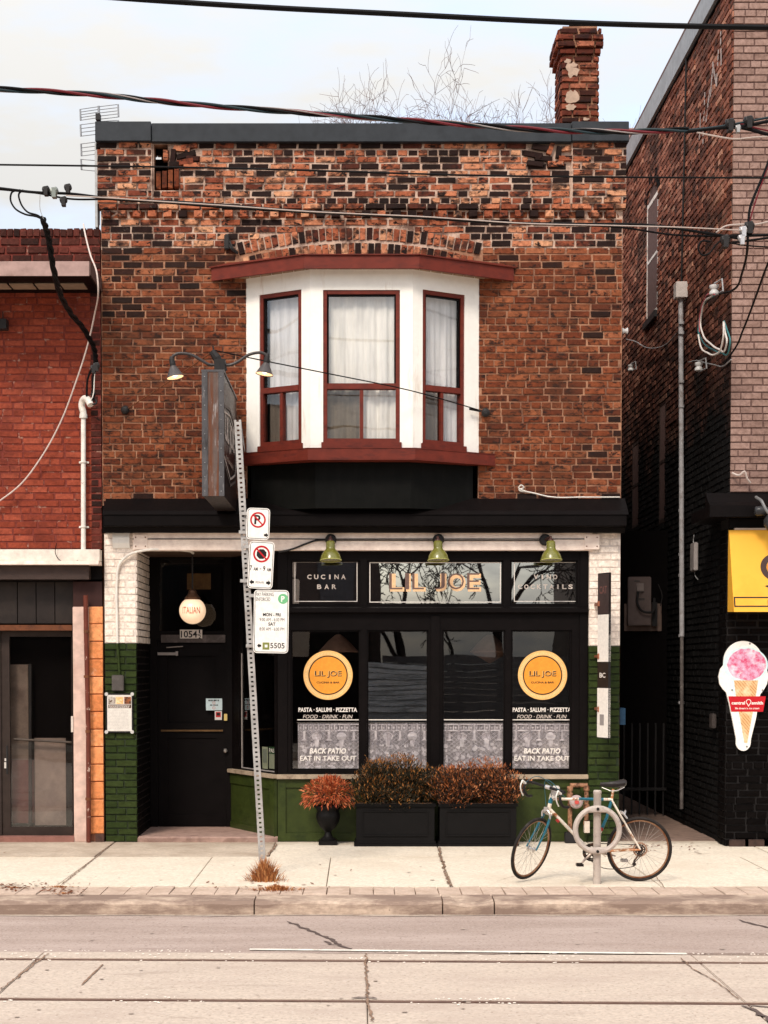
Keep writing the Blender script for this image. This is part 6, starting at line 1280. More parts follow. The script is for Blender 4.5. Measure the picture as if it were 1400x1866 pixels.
cable('long_drop', [(1425, 430, YW), (1400, 480, -2.8), (1378, 540, -2.0), (1355, 600, -1.2), (1335, 642, -.6), (1320, 662, -.46)], .011, CB, 'black cable slanting down across the mauve bricks to the corner', 'cable')
def sp(px, py, n=.12): return sidept(px, py, n)
def sidecable(name, pts, r, mat, label, cat='wire', n=.1):
    m = MB(); m.tube(spline([sp(a, b, n) for a, b in pts], 8), r, 6); return tag(m.build(name, mat, smooth=True), label, cat)
TEAL, WHI, PNK = plain('teal_bright', (.04, .16, .17)), plain('coil_white', (.62, .57, .53)), plain('coil_pink', (.45, .11, .13))
sidecable('wire_coil', [(1302, 539), (1285, 552), (1275, 580), (1273, 600), (1279, 618), (1300, 637), (1315, 643), (1328, 640), (1331, 625), (1325, 600), (1320, 585)], .009, TEAL, 'teal wire hanging in a loop from the alley insulator', n=.13)
sidecable('wire_coil', [(1298, 539), (1281, 560), (1277, 590), (1281, 608), (1295, 626), (1310, 636), (1322, 636), (1325, 624), (1321, 600), (1320, 588)], .010, WHI, 'white wire hanging in a loop from the alley insulator', n=.15)
sidecable('wire_coil', [(1273, 610), (1277, 630), (1290, 643), (1303, 646), (1315, 632), (1319, 610), (1319, 586)], .010, WHI, 'outer white wire loop reaching lowest in the alley', n=.17)
sidecable('wire_coil', [(1303, 536), (1286, 541), (1278, 562), (1275, 585), (1275, 605)], .007, PNK, 'pink wire along the left of the alley loops', n=.16)
def insul(px, py, label, s_=1.0):
    root = thing('insulator', sp(px, py, .1), label, 'insulator'); p = sp(px, py, .14); pm_ = pm('porcelain', (.50, .49, .48), .25)
    m = MB(); m.lathe(p, [(.02 * s_, -.06 * s_), (.055 * s_, -.05 * s_), (.055 * s_, -.025 * s_), (.035 * s_, 0), (.055 * s_, .025 * s_), (.055 * s_, .05 * s_), (.02 * s_, .06 * s_)], 14); m.build('spool', pm_, root, smooth=True)
    m = MB(); m.tube([p + Vector((0, 0, .07 * s_)), p + Vector((.04, -.22 * s_, .07 * s_)), p + Vector((.05, -.23 * s_, -.06 * s_)), p + Vector((0, 0, -.065 * s_))], .009, 6); m.build('bracket', ZINC, root)
insul(1302, 528, 'white porcelain insulator on the alley wall above the wire loops'); insul(1274, 668, 'grey insulator low on the alley wall, right of the long pipe', .9); insul(1150, 670, 'small insulator on the dark alley wall near the brick corner', .8)
sidecable('stray_wire', [(1255, 660), (1270, 657), (1285, 661), (1300, 664), (1318, 667), (1333, 655)], .007, ZINC, 'grey wires running from the low alley insulator to the wall corner', n=.08)
sidecable('stray_wire', [(1142, 618), (1160, 623), (1175, 632), (1195, 634), (1215, 627), (1240, 600)], .007, ZINC, 'pale wire sagging from the brick corner across the alley wall', n=.05)
p = at(1139, 603, .05); m = MB(); m.lathe(p, [(.015, -.04), (.04, -.03), (.02, 0), (.04, .03), (.015, .04)], 10, (1, 0, 0)); tag(m.build('corner_insulator', pm('porcelain', (.5, .49, .48), .25)), 'small insulator on the right corner of the brown brick wall', 'insulator')
sidecable('stray_wire', [(1335, 508), (1318, 530), (1290, 590), (1270, 625)], .004, RUST, 'thin rusty stay wire behind the alley loops', n=.03)
# service switch box in the alley on a post-mounted board with gate
YA = 3.2; ea = thing('meter_box', at(1166, 1147, YA), 'beige electrical service box on a pale board in the dark alley', 'electrical box')
BG = pm('box_beige', (.15, .11, .10), .5, wear=(.09, .065, .055), wscale=5); FE_ = FY(YA - .12)
m = MB(); m.pbox(FY(YA - .01), 1138, 1100, 1206, 1150, -.02, 0); m.build('mount_board', pm('board_tan', (.16, .11, .09), .8), ea)
m = MB(); m.pbox(FE_, 1145, 1051, 1187, 1140, -.11, 0); m.build('box_body', BG, ea, bev=.01)
m = MB(); m.pbox(FE_, 1160, 1063, 1173, 1078, 0, .03); m.build('cover_plate', pm('plate_pale', (.26, .21, .19), .4), ea, bev=.004); m = MB(); m.pbox(FE_, 1156, 1058, 1166, 1060, 0, .003); m.pbox(FE_, 1164, 1090, 1175, 1094, 0, .003); m.build('print_line', plain('grey_ink', (.07, .06, .055)), ea)
m = MB(); m.tube(spline([at(1163, 1078, YA - .16), at(1162, 1100, YA - .17), at(1170, 1113, YA - .17), at(1190, 1115, YA - .17), at(1193, 1090, YA - .1)], 5), .016, 6); m.tube(spline([at(1200, 1065, YA - .1), at(1207, 1085, YA - .1), at(1204, 1105, YA - .1)], 5), .007, 6); m.build('box_cable', DRK, ea); m = MB(); m.pbox(FE_, 1190, 1097, 1199, 1141, -.1, -.03); m.build('side_channel', DRK, ea)
# iron gate across the alley, boarded above knee height
gt = thing('alley_gate', (3.54, YA, SZ), 'black iron gate with boarded upper part closing the alley', 'gate')
m = MB(); m.box(2.985, RX - .01, YA + .005, YA + .03, .55, 3.95); m.build('gate_board', BLACKD, gt)
x_ = 2.99
while x_ < RX: m = MB(); m.box(x_, x_ + .022, YA - .02, YA - .001, SZ + .03, 1.4); m.build('picket', DRK, gt); x_ += .105
m = MB(); m.box(2.985, RX - .01, YA - .03, YA - .001, .50, .54); m.build('gate_rail', DRK, gt)
m = MB(); p = sidept(1269, 1015, .03); m.box(p.x - .05, p.x + .0, p.y - .12, p.y + .12, p.z - .17, p.z + .17); tag(m.build('wall_box', pm('wall_box', (.3, .27, .26), .5), bev=.01), 'narrow pale box with loose wires on the black alley wall', 'box'); 
sidecable('stray_wire', [(1265, 975), (1264, 985), (1265, 998)], .006, ZINC, 'short white wire above the narrow alley box', n=.05); sidecable('stray_wire', [(1264, 1032), (1267, 1048), (1272, 1056)], .006, ZINC, 'curled wire end below the narrow alley box', n=.05)
p = sidept(1303, 1313, .03); m = MB(); m.box(p.x - .05, p.x, p.y - .09, p.y + .07, p.z - .09, p.z + .08); tag(m.build('wall_box', pm('wall_box2', (.05, .04, .037), .6), bev=.01), 'dark small box low on the alley side wall near the corner', 'box')
m = MB(); p = at(1132, 1310, .3); m.box(XR + .01, XR + .09, .15, .5, z(1320, .3), z(1290, .3)); tag(m.build('blue_bin_edge', plain('deep_blue', (.015, .05, .10))), 'edge of a deep blue panel peeking past the green pilaster', 'panel')

# ------------------------------------------------------------------ signs on the right building
ys = {}
FYs = Frame((0, YR - .2, 0), (1, 0, 0), (0, -.14, 1)); yl = thing('yellow_sign', at(1400, 1116, YR - .2), 'bright yellow projecting shop sign with black emblem at the right edge', 'sign')
YEL = pm('sign_yellow', (.86, .44, .045), .5, wear=(.80, .36, .03), wscale=1.2, var=.03)
a0 = at(1329, 966, YR - .06); x1_ = a0.x + 1.25; zt1 = at(655, 966, YR - .06).z; zb1 = at(655, 1115, YR - .34).z
m = MB(); prism(m, [(YR - .02, zt1), (YR - .06, zt1), (YR - .34, zb1), (YR - .02, zb1 + .01)], a0.x + .0, x1_); m.build('sign_body', YEL, yl)
slope = Vector((0, -(.28), zb1 - zt1)).normalized(); FI = Frame((0, YR - .06, zt1), (1, 0, 0), (0, .28, -(zb1 - zt1)))
m = MB(); m.fbox(Frame((a0.x, YR, 0)), 0.06, x1_ - a0.x, zt1 + .003, zt1 + .022, .0, .07); m.build('mounting_rail', pm('rail_zinc', (.45, .36, .30), .5), yl)
u, v = FI.px(1338.5, 1106); u2, v2 = FI.px(1400, 1090); m = MB(); t = .014
m.fbox(FI, u, u + 1.1, v, v + t, .001, .003); m.fbox(FI, u, u + 1.1, v2, v2 + t, .001, .003); m.fbox(FI, u, u + t, v + t, v2, .001, .003); m.build('border_line', K, yl)
u, v = FI.px(1412, 1034); m = MB(); m.ring(FI, u, v, .09, .155, .001, .003, seg=40); m.each('emblem', pm('emblem_brown', (.06, .03, .025), .5), yl); m = MB(); m.ring(FI, u, v, 0, .085, .001, .003, seg=30); m.each('emblem', plain('emblem_orange', (.7, .22, .03)), yl)
m = MB(); u, v = FI.px(1399, 1068); m.poly(FI, [(u - .03, v), (u + .04, v + .02), (u + .1, v + .03), (u + .1, v - .02), (u + .03, v - .03)], .001, .003); m.each('emblem', K, yl)
text('I', FI, 0, 0, 0, 0, .002, K, yl, 'lettering', .03, uv=(FI.px(1399.5, 1098)[0], FI.px(1403.5, 1098)[0], FI.px(1400, 1103)[1], FI.px(1400, 1094)[1]))
# spotlight over the yellow sign
spt = thing('spot_lamp', at(1390, 935, YR - .3), 'black spotlight on a bent grey arm above the yellow sign', 'lamp')
m = MB(); m.tube(spline([at(1378, 906, YR - .2), at(1388, 913, YR - .3), at(1397, 930, YR - .35), at(1412, 945, YR - .35)], 5), .018, 8); m.build('lamp_arm', pm('grey_arm', (.2, .2, .2), .4, metal=.4), spt, smooth=True)
m = MB(); c = at(1376, 932, YR - .3); m.lathe(c, [(.04, 0), (.055, .02), (.055, .1), (.035, .14)], 14, (1, 0, .1)); m.build('lamp_head', pm('glossy_black', (.03, .03, .032), .25), spt, smooth=True)
m = MB(); c = at(1408, 953, YR - .35); m.lathe(c, [(.05, -.08), (.09, -.03), (.1, .02), (.06, .1), (.02, .12)], 16, (.2, .3, 1)); m.build('lamp_head', pm('glossy_black', (.03, .03, .032), .25), spt, smooth=True)
cable('bent_bracket', [(1335, 862, YR - .05), (1348, 866, YR - .1), (1357, 859, YR - .12), (1362, 872, YR - .1), (1368, 880, YR - .08)], .012, pm('bare_bracket', (.5, .42, .38), .5), 'small bent pale bracket on the mauve brick above the black cornice', 'bracket', 3)
m = MB()
# ice-cream cone sign
YC2 = YR - .045; FCn = FY(YC2); cs = thing('ice_cream_sign', at(1355, 1369, YC2), 'white cone-shaped ice cream sign with pink scoop and red band on black brick', 'sign')
cut = lambda pts: [FCn.px(a, b) for a, b in pts]
outl = [(1355 + 36 * math.cos(R(a)), 1207 - 39 * math.sin(R(a))) for a in range(-5, 186, 9)]
left = [(1319, 1212), (1313, 1220), (1310, 1233), (1312, 1247), (1318, 1256), (1324, 1262), (1329, 1282), (1336, 1316), (1342, 1347)]
bot = [(1355 + 13.5 * math.cos(R(a)), 1353 - 15.5 * math.sin(R(a))) for a in range(190, 351, 16)]
right = [(1369, 1347), (1378, 1310), (1386, 1265), (1392, 1258), (1398, 1247), (1401, 1233), (1398, 1220), (1392, 1212)]
m = MB(); m.poly(FCn, cut(outl + left + bot + right), -.035, 0); m.build('sign_board', plain('board_white', (.86, .83, .78), .35), cs, bev=0)
GLW = plain('halo_blue', (.62, .80, .80)); m = MB()
m.poly(FCn, cut([(1359 + 41 * math.cos(R(a)), 1212 - 33 * math.sin(R(a))) for a in range(0, 360, 12)]), .0005, .001); m.poly(FCn, cut([(1333, 1240), (1337, 1270), (1352, 1355), (1357, 1358), (1362, 1354), (1383, 1240)]), .0005, .0012); m.build('halo', GLW, cs)
scm, t, b = base_mat('scoop_print'); f = noise_fac(t, 16, 6, None, .7); c_ = mixc(t, remap(t, f, .42, .62), (.66, .42, .58), (.62, .06, .16)); f2 = noise_fac(t, 9, 5); c_ = mixc(t, remap(t, f2, .5, .62), c_, (.82, .66, .74)); t.links.new(c_, b.inputs['Base Color']); b.inputs['Roughness'].default_value = .4
rr = random.Random(5); m = MB(); m.poly(FCn, cut([(1361 + (35 + rr.uniform(-1, 1)) * math.cos(R(a)), 1211 - (29 + rr.uniform(-1, 1.5)) * math.sin(R(a))) for a in range(0, 360, 12)]), .001, .002); m.build('scoop', scm, cs)
wfm, t, b = base_mat('waffle_print'); wv1 = N(t, 'ShaderNodeTexWave'); wv1.inputs['Scale'].default_value = 12; mpx = N(t, 'ShaderNodeMapping'); mpx.inputs['Rotation'].default_value = (0, R(40), 0); g_ = N(t, 'ShaderNodeNewGeometry'); t.links.new(g_.outputs['Position'], mpx.inputs[0]); t.links.new(mpx.outputs[0], wv1.inputs['Vector'])
c_ = mixc(t, remap(t, wv1.outputs['Fac'], .6, .95), (.74, .42, .19), (.42, .18, .06)); f = noise_fac(t, 12, 5); c_ = mixc(t, remap(t, f, .45, .7), c_, (.85, .62, .38)); t.links.new(c_, b.inputs['Base Color'])
m = MB(); m.poly(FCn, cut([(1338, 1240), (1341, 1266), (1357, 1354), (1362, 1354), (1378, 1266), (1382, 1240)]), .0014, .0018); m.build('cone', wfm, cs)
m = MB(); m.poly(FCn, cut([(1327.5, 1269), (1333, 1297), (1391, 1297), (1396, 1269)]), .002, .003); band = m.build('band', plain('band_red', (.50, .012, .02), .4), cs)
text('central', FCn, 1333.5, 1278, 1358, 1284, .0035, DECAL, band, 'lettering', .04); text('smith', FCn, 1370, 1278, 1391, 1284, .0035, DECAL, band, 'lettering', .04)
m = MB(); u, v = FCn.px(1364.5, 1279); m.ring(FCn, u, v, .022, .03, .0035, seg=16, a0=-10, a1=190); P_ = [FCn.px(*q) for q in ((1359.5, 1280), (1364.5, 1288), (1369.5, 1280), (1368, 1280), (1364.5, 1285.5), (1361, 1280))]; m.poly(FCn, P_, .0035); m.build('cone_mark', DECAL, band)
text('life dream is ice cream', FCn, 1340, 1289, 1384, 1292.5, .0035, DECAL, band, 'lettering', .02)
for (a, b_) in ((1367, 1173), (1334.5, 1257.5), (1390, 1258), (1361.5, 1360.5)): u, v = FCn.px(a, b_); m = MB(); m.lathe((u, YC2, v), [(.012, 0), (.01, .006)], 8, (0, -1, 0)); m.build('screw', pm('screw_grey', (.25, .25, .25), .4), cs)
# ------------------------------------------------------------------ street sign pole
def gz(px, py): return gnd(px, py, SZ)
pb = gz(480, 1600); Yp = pb.y
ptop = at(433, 765, Yp); pv = (ptop - pb).normalized(); pu = Vector((pv.z, 0, -pv.x)); FPl = Frame(pb, pu, pv); Lp = (ptop - pb).length
sp_ = thing('street_sign_pole', pb, 'leaning perforated grey metal post carrying three parking signs, grass at its foot', 'signpost')
PG2 = pm('pole_zinc', (.40, .385, .37), .5, metal=.25, wear=(.26, .22, .19), wscale=8)
k = (DIST + Yp) / FPX; wp = 6.2 * k; m = MB(); hs = 8.6 * k
m.fbox(FPl, -wp, -.012, -.1, Lp, -.003, 0); m.fbox(FPl, .012, wp, -.1, Lp, -.003, 0); m.fbox(FPl, wp - .004, wp, -.1, Lp, -.04, -.003); m.fbox(FPl, -wp, -wp + .004, -.1, Lp, -.04, -.003)
n = int(Lp / hs)
for i in range(n): m.fbox(FPl, -.012, .012, i * hs, i * hs + hs * .62, -.003, 0)
m.build('perforated_channel', PG2, sp_)
m = MB(); m.add([FPl.pt(wp, Lp, -.04), FPl.pt(wp, Lp, 0), FPl.pt(wp, Lp + .0, 0), FPl.pt(-wp + .01, Lp + .13, -.04), FPl.pt(wp, Lp - .2, -.05), FPl.pt(wp + .02, Lp - .3, -.05)], [[0, 1, 3], [0, 4, 5]]); m.build('bent_top', PG2, sp_)
SWH = plain('sign_white', (.84, .81, .76), .4); SRED = plain('sign_ring_red', (.48, .012, .018), .4)
def sign(px0, py0, px1, py1, th, label, tilt=0.0, nm='parking_sign'):
    """plate hung on the pole; corners in pixels of the unrotated plate"""
    c = at((px0 + px1) / 2, (py0 + py1) / 2, Yp - .03); a = R(th); u = Vector((math.cos(a), 0, -math.sin(a))); v = Vector((math.sin(a), 0, math.cos(a)))
    w, h = (px1 - px0) * k, (py1 - py0) * k; F = Frame(c, u, v); F.k = k; F.w = w; F.h = h
    o = thing(nm, F.pt(0, -h / 2, 0), label, 'sign', 'signs on the leaning pole'); r = .035
    def rr_(e, rad): 
        P = []
        for (sx_, sy_, a0) in ((1, 1, 0), (-1, 1, 90), (-1, -1, 180), (1, -1, 270)):
            for q in range(5): an_ = R(a0 + 22.5 * q); P.append((sx_ * (w / 2 - e - rad) + rad * math.cos(an_), sy_ * (h / 2 - e - rad) + rad * math.sin(an_)))
        return P
    m = MB(); m.poly(F, rr_(0, r), -.003, 0); m.build('plate', SWH, o)
    A, B = rr_(.008, r - .008), rr_(.013, r - .013); m = MB(); n = len(A)
    for i in range(n): j = (i + 1) % n; m.add([F.pt(*A[i], .0006), F.pt(*A[j], .0006), F.pt(*B[j], .0006), F.pt(*B[i], .0006)], [[0, 1, 2, 3]])
    m.build('border_line', K, o); m = MB(); m.fbox(F, -w / 2 - .05, -w / 2 + .03, h / 2 - .07, h / 2 - .04, -.02, -.004); m.fbox(F, -w / 2 - .07, -w / 2 + .03, -h / 2 + .05, -h / 2 + .08, -.02, -.004); m.build('mount_strap', PG2, o)
    return F, o
def arrow(F, o, cx, cy, d, s_=1.0):
    m = MB(); L1 = .038 * s_; P = [(0, .022), (0, .012), (-.5, .009), (-.5, -.009), (0, -.012), (0, -.022), (.55, 0)]
    P = [(cx + d * p[0] * L1, cy + p[1] * s_) for p in P]; m.poly(F, P if d > 0 else P[::-1], .001); m.build('arrow', K, o)
def tin(F, o, s_, x0, x1, y0, y1, mt=K, b=0.0, sh=0): text(s_, F, 0, 0, 0, 0, .0012, mt, o, 'lettering', b, sh, uv=(x0 * k, x1 * k, y0 * k, y1 * k))
F1, s1 = sign(449.5, 926, 491.5, 983, 2.2, 'no parking sign with single right arrow, topmost on the leaning pole')
tin(F1, s1, 'P', -7, 4, -1, 16, K, .03); m = MB(); m.ring(F1, -.5 * k, 7 * k, 11.2 * k, 14.2 * k, .0016, seg=40); fr = Frame(F1.pt(-.5 * k, 7 * k, 0), F1.u * .707 - F1.v * .707, F1.u * .707 + F1.v * .707); m.fbox(fr, -12 * k, 12 * k, -1.3 * k, 1.3 * k, .0014, .0018); m.build('red_symbol', SRED, s1)
for q in s1.children: pass
arrow(F1, s1, 15 * k, -20 * k, 1, 1.0)
F2, s2 = sign(453, 987, 498.5, 1072.5, 3.2, 'no stopping sign marked 7 am to 9 am, middle one on the leaning pole')
m = MB(); m.ring(F2, 0, 20 * k, 0, 9.5 * k, .001, seg=8, a0=22.5, a1=382.5); m.build('black_octagon', K, s2)
m = MB(); m.ring(F2, 0, 20 * k, 12 * k, 15.3 * k, .0016, seg=40); fr = Frame(F2.pt(0, 20 * k, 0), F2.u * .707 - F2.v * .707, F2.u * .707 + F2.v * .707); m.fbox(fr, -13 * k, 13 * k, -1.4 * k, 1.4 * k, .0014, .0018); m.build('red_symbol', SRED, s2)
tin(F2, s2, '7', -20, -16, -10.5, -1.5, K, .02); tin(F2, s2, 'AM', -13, -5.5, -10.5, -4.5, K, .02); tin(F2, s2, '-', -2, 1, -7.5, -6.3, K, .02); tin(F2, s2, '9', 4, 8, -10.5, -1.5, K, .02); tin(F2, s2, 'AM', 11, 18.5, -10.5, -4.5, K, .02)
tin(F2, s2, 'MON-FRI', -8, 7, -33.5, -29.5); arrow(F2, s2, -15 * k, -31.5 * k, -1, 1.1); arrow(F2, s2, 15 * k, -31.5 * k, 1, 1.1)
F3, s3 = sign(462.5, 1075.5, 526, 1190, .9, 'large pay parking sign with green P badge, lowest on the leaning pole')
tin(F3, s3, 'PAY PARKING', -28, 4, 46, 52.5, K, .0); tin(F3, s3, 'ENFORCED', -28, -2, 37, 43.5, K, .0); m = MB(); m.ring(F3, 21 * k, 41.5 * k, 0, 9.2 * k, .0008, seg=32); bd = m.build('green_badge', plain('badge_green', (.16, .46, .22)), s3); tin(F3, s3, 'P', 17.5, 24, 36, 46.5, plain('sign_white', (.84, .81, .76), .4), .03)
tin(F3, s3, 'MON - FRI', -15, 17, 9.5, 15.5, K, .03); tin(F3, s3, '9:00 AM - 6:00 PM', -21, 24, .5, 6.5, plain('ink_grey', (.08, .07, .07))); tin(F3, s3, 'SAT', -5, 8, -7.5, -1.5, K, .03); tin(F3, s3, '8:00 AM - 6:00 PM', -21, 24, -16.5, -10.5, plain('ink_grey', (.08, .07, .07)))
tin(F3, s3, '5505', -1, 25, -48.5, -38.5, K, .01); arrow(F3, s3, -21 * k, -44 * k, -1, 1.0); m = MB(); m.fbox(F3, -15 * k, -2.5 * k, -51 * k, -38 * k, .0008, .0012); m.build('sticker', plain('sticker_olive', (.20, .22, .06)), s3); m = MB(); m.fbox(F3, -11 * k, -6 * k, -47 * k, -42 * k, .0014, .0018); m.build('sticker', SWH, s3)

# grass tuft
def blades(name, c, n, rx, ry, h, mat, label, cat, seed, lean=.5, w=.006, kind=None, par=None, hj=.5, cen=.4, flat=.0):
    r = random.Random(seed); m = MB()
    for i in range(n):
        rad = abs(r.gauss(0, 1)) * cen + r.random() * flat; a = r.uniform(0, 6.28); b = Vector((c[0] + math.cos(a) * rad * rx, c[1] + math.sin(a) * rad * ry, c[2]))
        hh = h * (1 - hj * r.random()) * max(.15, 1 - rad * .8); d = Vector((math.cos(a) * (lean * rad + r.gauss(0, .22)), math.sin(a) * (lean * rad + r.gauss(0, .22)), 1)).normalized(); s_ = Vector((-math.sin(a + r.uniform(-1, 1)), math.cos(a), 0)).normalized() * w
        droop = Vector((d.x, d.y, -.6)) * hh * .35; mid = b + d * hh * .6; tip = b + d * hh + droop * r.uniform(0, 1.2)
        m.add([b - s_, b + s_, mid + s_ * .8, tip, mid - s_ * .8], [[0, 1, 2, 4], [4, 2, 3]])
    return m.build(name, mat, par, label, cat, None, kind)
STRAW, t, b = base_mat('straw'); c_, f_ = ramp_island(t, [(0, (.22, .06, .015)), (.5, (.46, .17, .05)), (1, (.65, .33, .13))]); t.links.new(c_, b.inputs['Base Color']); b.inputs['Roughness'].default_value = .8
gc_ = gz(487, 1606)
blades('dry_grass', (gc_.x - .02, gc_.y, SZ), 700, .20, .13, .30, STRAW, 'tuft of dry orange grass at the foot of the leaning signpost', 'grass', 3, .7, .0045, 'stuff')
g2 = gz(505, 1622); blades('dry_grass_fringe', (g2.x, g2.y, SZ), 420, .34, .14, .07, STRAW, 'low dry orange grass in the paver joint around the signpost', 'grass', 4, 1.5, .004, 'stuff', None, .4, .45)
for (px, py, rx_, n_) in ((110, 1617, .25, 150), (115, 1629, .12, 80), (25, 1619, .2, 100)):
    q = gz(px, py); blades('dry_grass_fringe', (q.x, q.y, SZ), n_, rx_, .05, .025, STRAW, 'scrap of dead grass in the paver joints at the far left kerb', 'grass', px, 2, .004, 'stuff')

# ------------------------------------------------------------------ planters and shrubs
def leafmat(name, stops, rough=.6):
    m, t, b = base_mat(name); c_, f_ = ramp_island(t, stops); t.links.new(c_, b.inputs['Base Color']); b.inputs['Roughness'].default_value = rough; b.inputs['Specular IOR Level'].default_value = .3; return m
PB = pm('planter_black', (.0045, .0038, .0038), .55, spec=.14, wear=(.012, .010, .0095), wscale=9, wa=.6, wb=.7)
for (a, b_, lb, gx) in ((646, 795.5, 'black rectangular planter box under the second window pane, the left of two', 0), (798.5, 945, 'black rectangular planter box beside the bicycle front wheel, the right of two', 1)):
    Yf = -.48; Yb = -.11; x0, x1 = at(a, 1505, Yf).x, at(b_, 1505, Yf).x; r0 = thing('planter_box', ((x0 + x1) / 2, (Yf + Yb) / 2, SZ), lb, 'planter', 'black planter boxes')
    zt_ = at(655, 1465, Yf).z; m = MB(); m.box(x0 + .02, x1 - .02, Yf + .02, Yb, SZ + .02, zt_ - .03); m.build('box_body', PB, r0, bev=.004)
    m = MB(); m.box(x0, x1, Yf - .005, Yb + .0, zt_ - .032, zt_ - .012); m.box(x0 - .005 + .01, x1 - .005, Yf - .012, Yf + .03, zt_ - .012, zt_); m.box(x0 + .005, x0 + .035, Yf + .03, Yb, zt_ - .012, zt_); m.box(x1 - .035, x1 - .005, Yf + .03, Yb, zt_ - .012, zt_); m.build('rim', PB, r0, bev=.004)
    m = MB(); m.box(x0 - .005, x1 + .005, Yf - .012, Yb, SZ, SZ + .03); m.box(x0 + .005, x1 - .005, Yf + .003, Yb, SZ + .03, SZ + .055); m.build('plinth', PB, r0, bev=.004)
    m = MB(); m.fbox(FY(Yf + .02), x0 + .09, x1 - .09, SZ + .11, SZ + .125, 0, .012); m.fbox(FY(Yf + .02), x0 + .09, x1 - .09, zt_ - .09, zt_ - .08, 0, .012); m.fbox(FY(Yf + .02), x0 + .09, x0 + .10, SZ + .125, zt_ - .09, 0, .01); m.fbox(FY(Yf + .02), x1 - .10, x1 - .09, SZ + .125, zt_ - .09, 0, .01); m.build('panel_moulding', PB, r0)
    m = MB(); m.box(x0 + .035, x1 - .035, Yf + .03, Yb - .002, zt_ - .02, zt_ - .01); m.build('soil', DIRT, r0)
    # shrub: dense needle-like sprays rising out of a lumpy dome
    sh = thing('bushy_shrub', ((x0 + x1) / 2, (Yf + Yb) / 2, zt_), ('olive-brown bushy shrub in the left planter box, taller with rust tips' if gx == 0 else 'reddish brown bushy shrub in the right planter box, tips bright orange'), 'shrub', 'shrubs in the planter boxes')
    rr = random.Random(30 + gx); m1, m2, m3 = MB(), MB(), MB(); cx, cy, cz = (x0 + x1) / 2, (Yf + Yb) / 2, zt_
    W2 = (x1 - x0) / 2 * (1.10 if gx == 0 else 1.03); H2 = (at(655, 1374 if gx == 0 else 1389, Yf).z - zt_) 
    lumps = [(cx + (rr.uniform(-.85, .85)) * W2, cy + rr.uniform(-.12, .12), cz + rr.uniform(.1, .72) * H2, rr.uniform(.12, .22)) for _ in range(30)]
    for L_i, (lx, ly, lz, lr) in enumerate(lumps):
        dx = abs(lx - cx) / W2; top = cz + H2 * math.sqrt(max(.05, 1 - (dx ** 2.6))) * (1.0 - .14 * math.sin(3.5 * math.pi * (lx - cx) / W2 + 1) * .6)
        lz = min(lz, top - lr * .62)
        for q in range(420):
            d = Vector((rr.gauss(0, 1), rr.gauss(0, 1) * .9, rr.gauss(0, 1))).normalized(); rad = lr * rr.random() ** .4
            p = Vector((lx, ly, lz)) + Vector((d.x * rad * 1.1, d.y * rad, d.z * rad * .85))
            if p.z < cz - .02 and d.y > -.3: continue
            g_ = (Vector((d.x * .6, d.y * .6, .75 + d.z * .5)) + Vector((rr.gauss(0, .3), rr.gauss(0, .3), rr.gauss(0, .2)))).normalized(); l = rr.uniform(.025, .055); w = rr.uniform(.004, .0075)
            s_ = g_.cross(Vector((rr.gauss(0, 1), rr.gauss(0, 1), rr.gauss(0, 1)))).normalized() * w; tip = p + g_ * l
            hgt_ = (p.z - cz) / H2; mm = (m1 if rr.random() < (.80 if gx == 0 else .64) - .62 * (hgt_ > .80) - .22 * (rad > lr * .88 and d.z > .5) else m2)
            mm.add([p - s_ * .5, p + g_ * l * .5 - s_, tip, p + g_ * l * .5 + s_], [[0, 1, 2, 3]])
    m1.build('foliage', leafmat('foliage_dark_%d' % gx, [(0, (.008, .008, .004)), (.7, (.018, .015, .006)), (1, (.045, .03, .010))] if gx == 0 else [(0, (.010, .007, .005)), (.6, (.026, .013, .008)), (1, (.06, .024, .012))]), sh, kind='stuff')
    m2.build('rust_tips', leafmat('foliage_rust_%d' % gx, [(0, (.10, .036, .008)), (.6, (.28, .10, .02)), (1, (.46, .20, .05))] if gx == 0 else [(0, (.16, .04, .012)), (.7, (.38, .11, .03)), (1, (.65, .28, .12))]), sh, kind='stuff')
    m = MB(); m2b = MB()
    for i in range(46):      # straggling shoots above the mass
        a_ = rr.uniform(-.95, .95); q = Vector((cx + a_ * W2, cy + rr.uniform(-.15, .12), cz + H2 * (math.sqrt(max(.05, 1 - abs(a_) ** 2.6)) - rr.uniform(.12, .3)))); e = q + Vector((a_ * .05 + rr.gauss(0, .02), rr.gauss(0, .02), rr.uniform(.05, .11))); m.tube([q, e], .002, 3)
        for k2 in range(9): w_ = q.lerp(e, k2 / 8); d_ = Vector((rr.gauss(0, 1), rr.gauss(0, 1), .8)).normalized() * .028; s_ = d_.cross(Vector((0, 0, 1))).normalized() * .005; m2b.add([w_, w_ + d_ * .5 - s_, w_ + d_, w_ + d_ * .5 + s_], [[0, 1, 2, 3]])
    for i in range(9): q = Vector((cx + rr.uniform(-.6, .6) * W2, cy, cz - .01)); m.tube([q, q + Vector((rr.uniform(-.1, .1), rr.uniform(-.05, .05), H2 * .6))], .006, 5)
    m2b.build('shoot_leaves', bpy.data.materials['foliage_rust_%d' % gx], sh, kind='stuff')
    m.build('stems', pm('bark_brown', (.06, .035, .022), .9), sh)
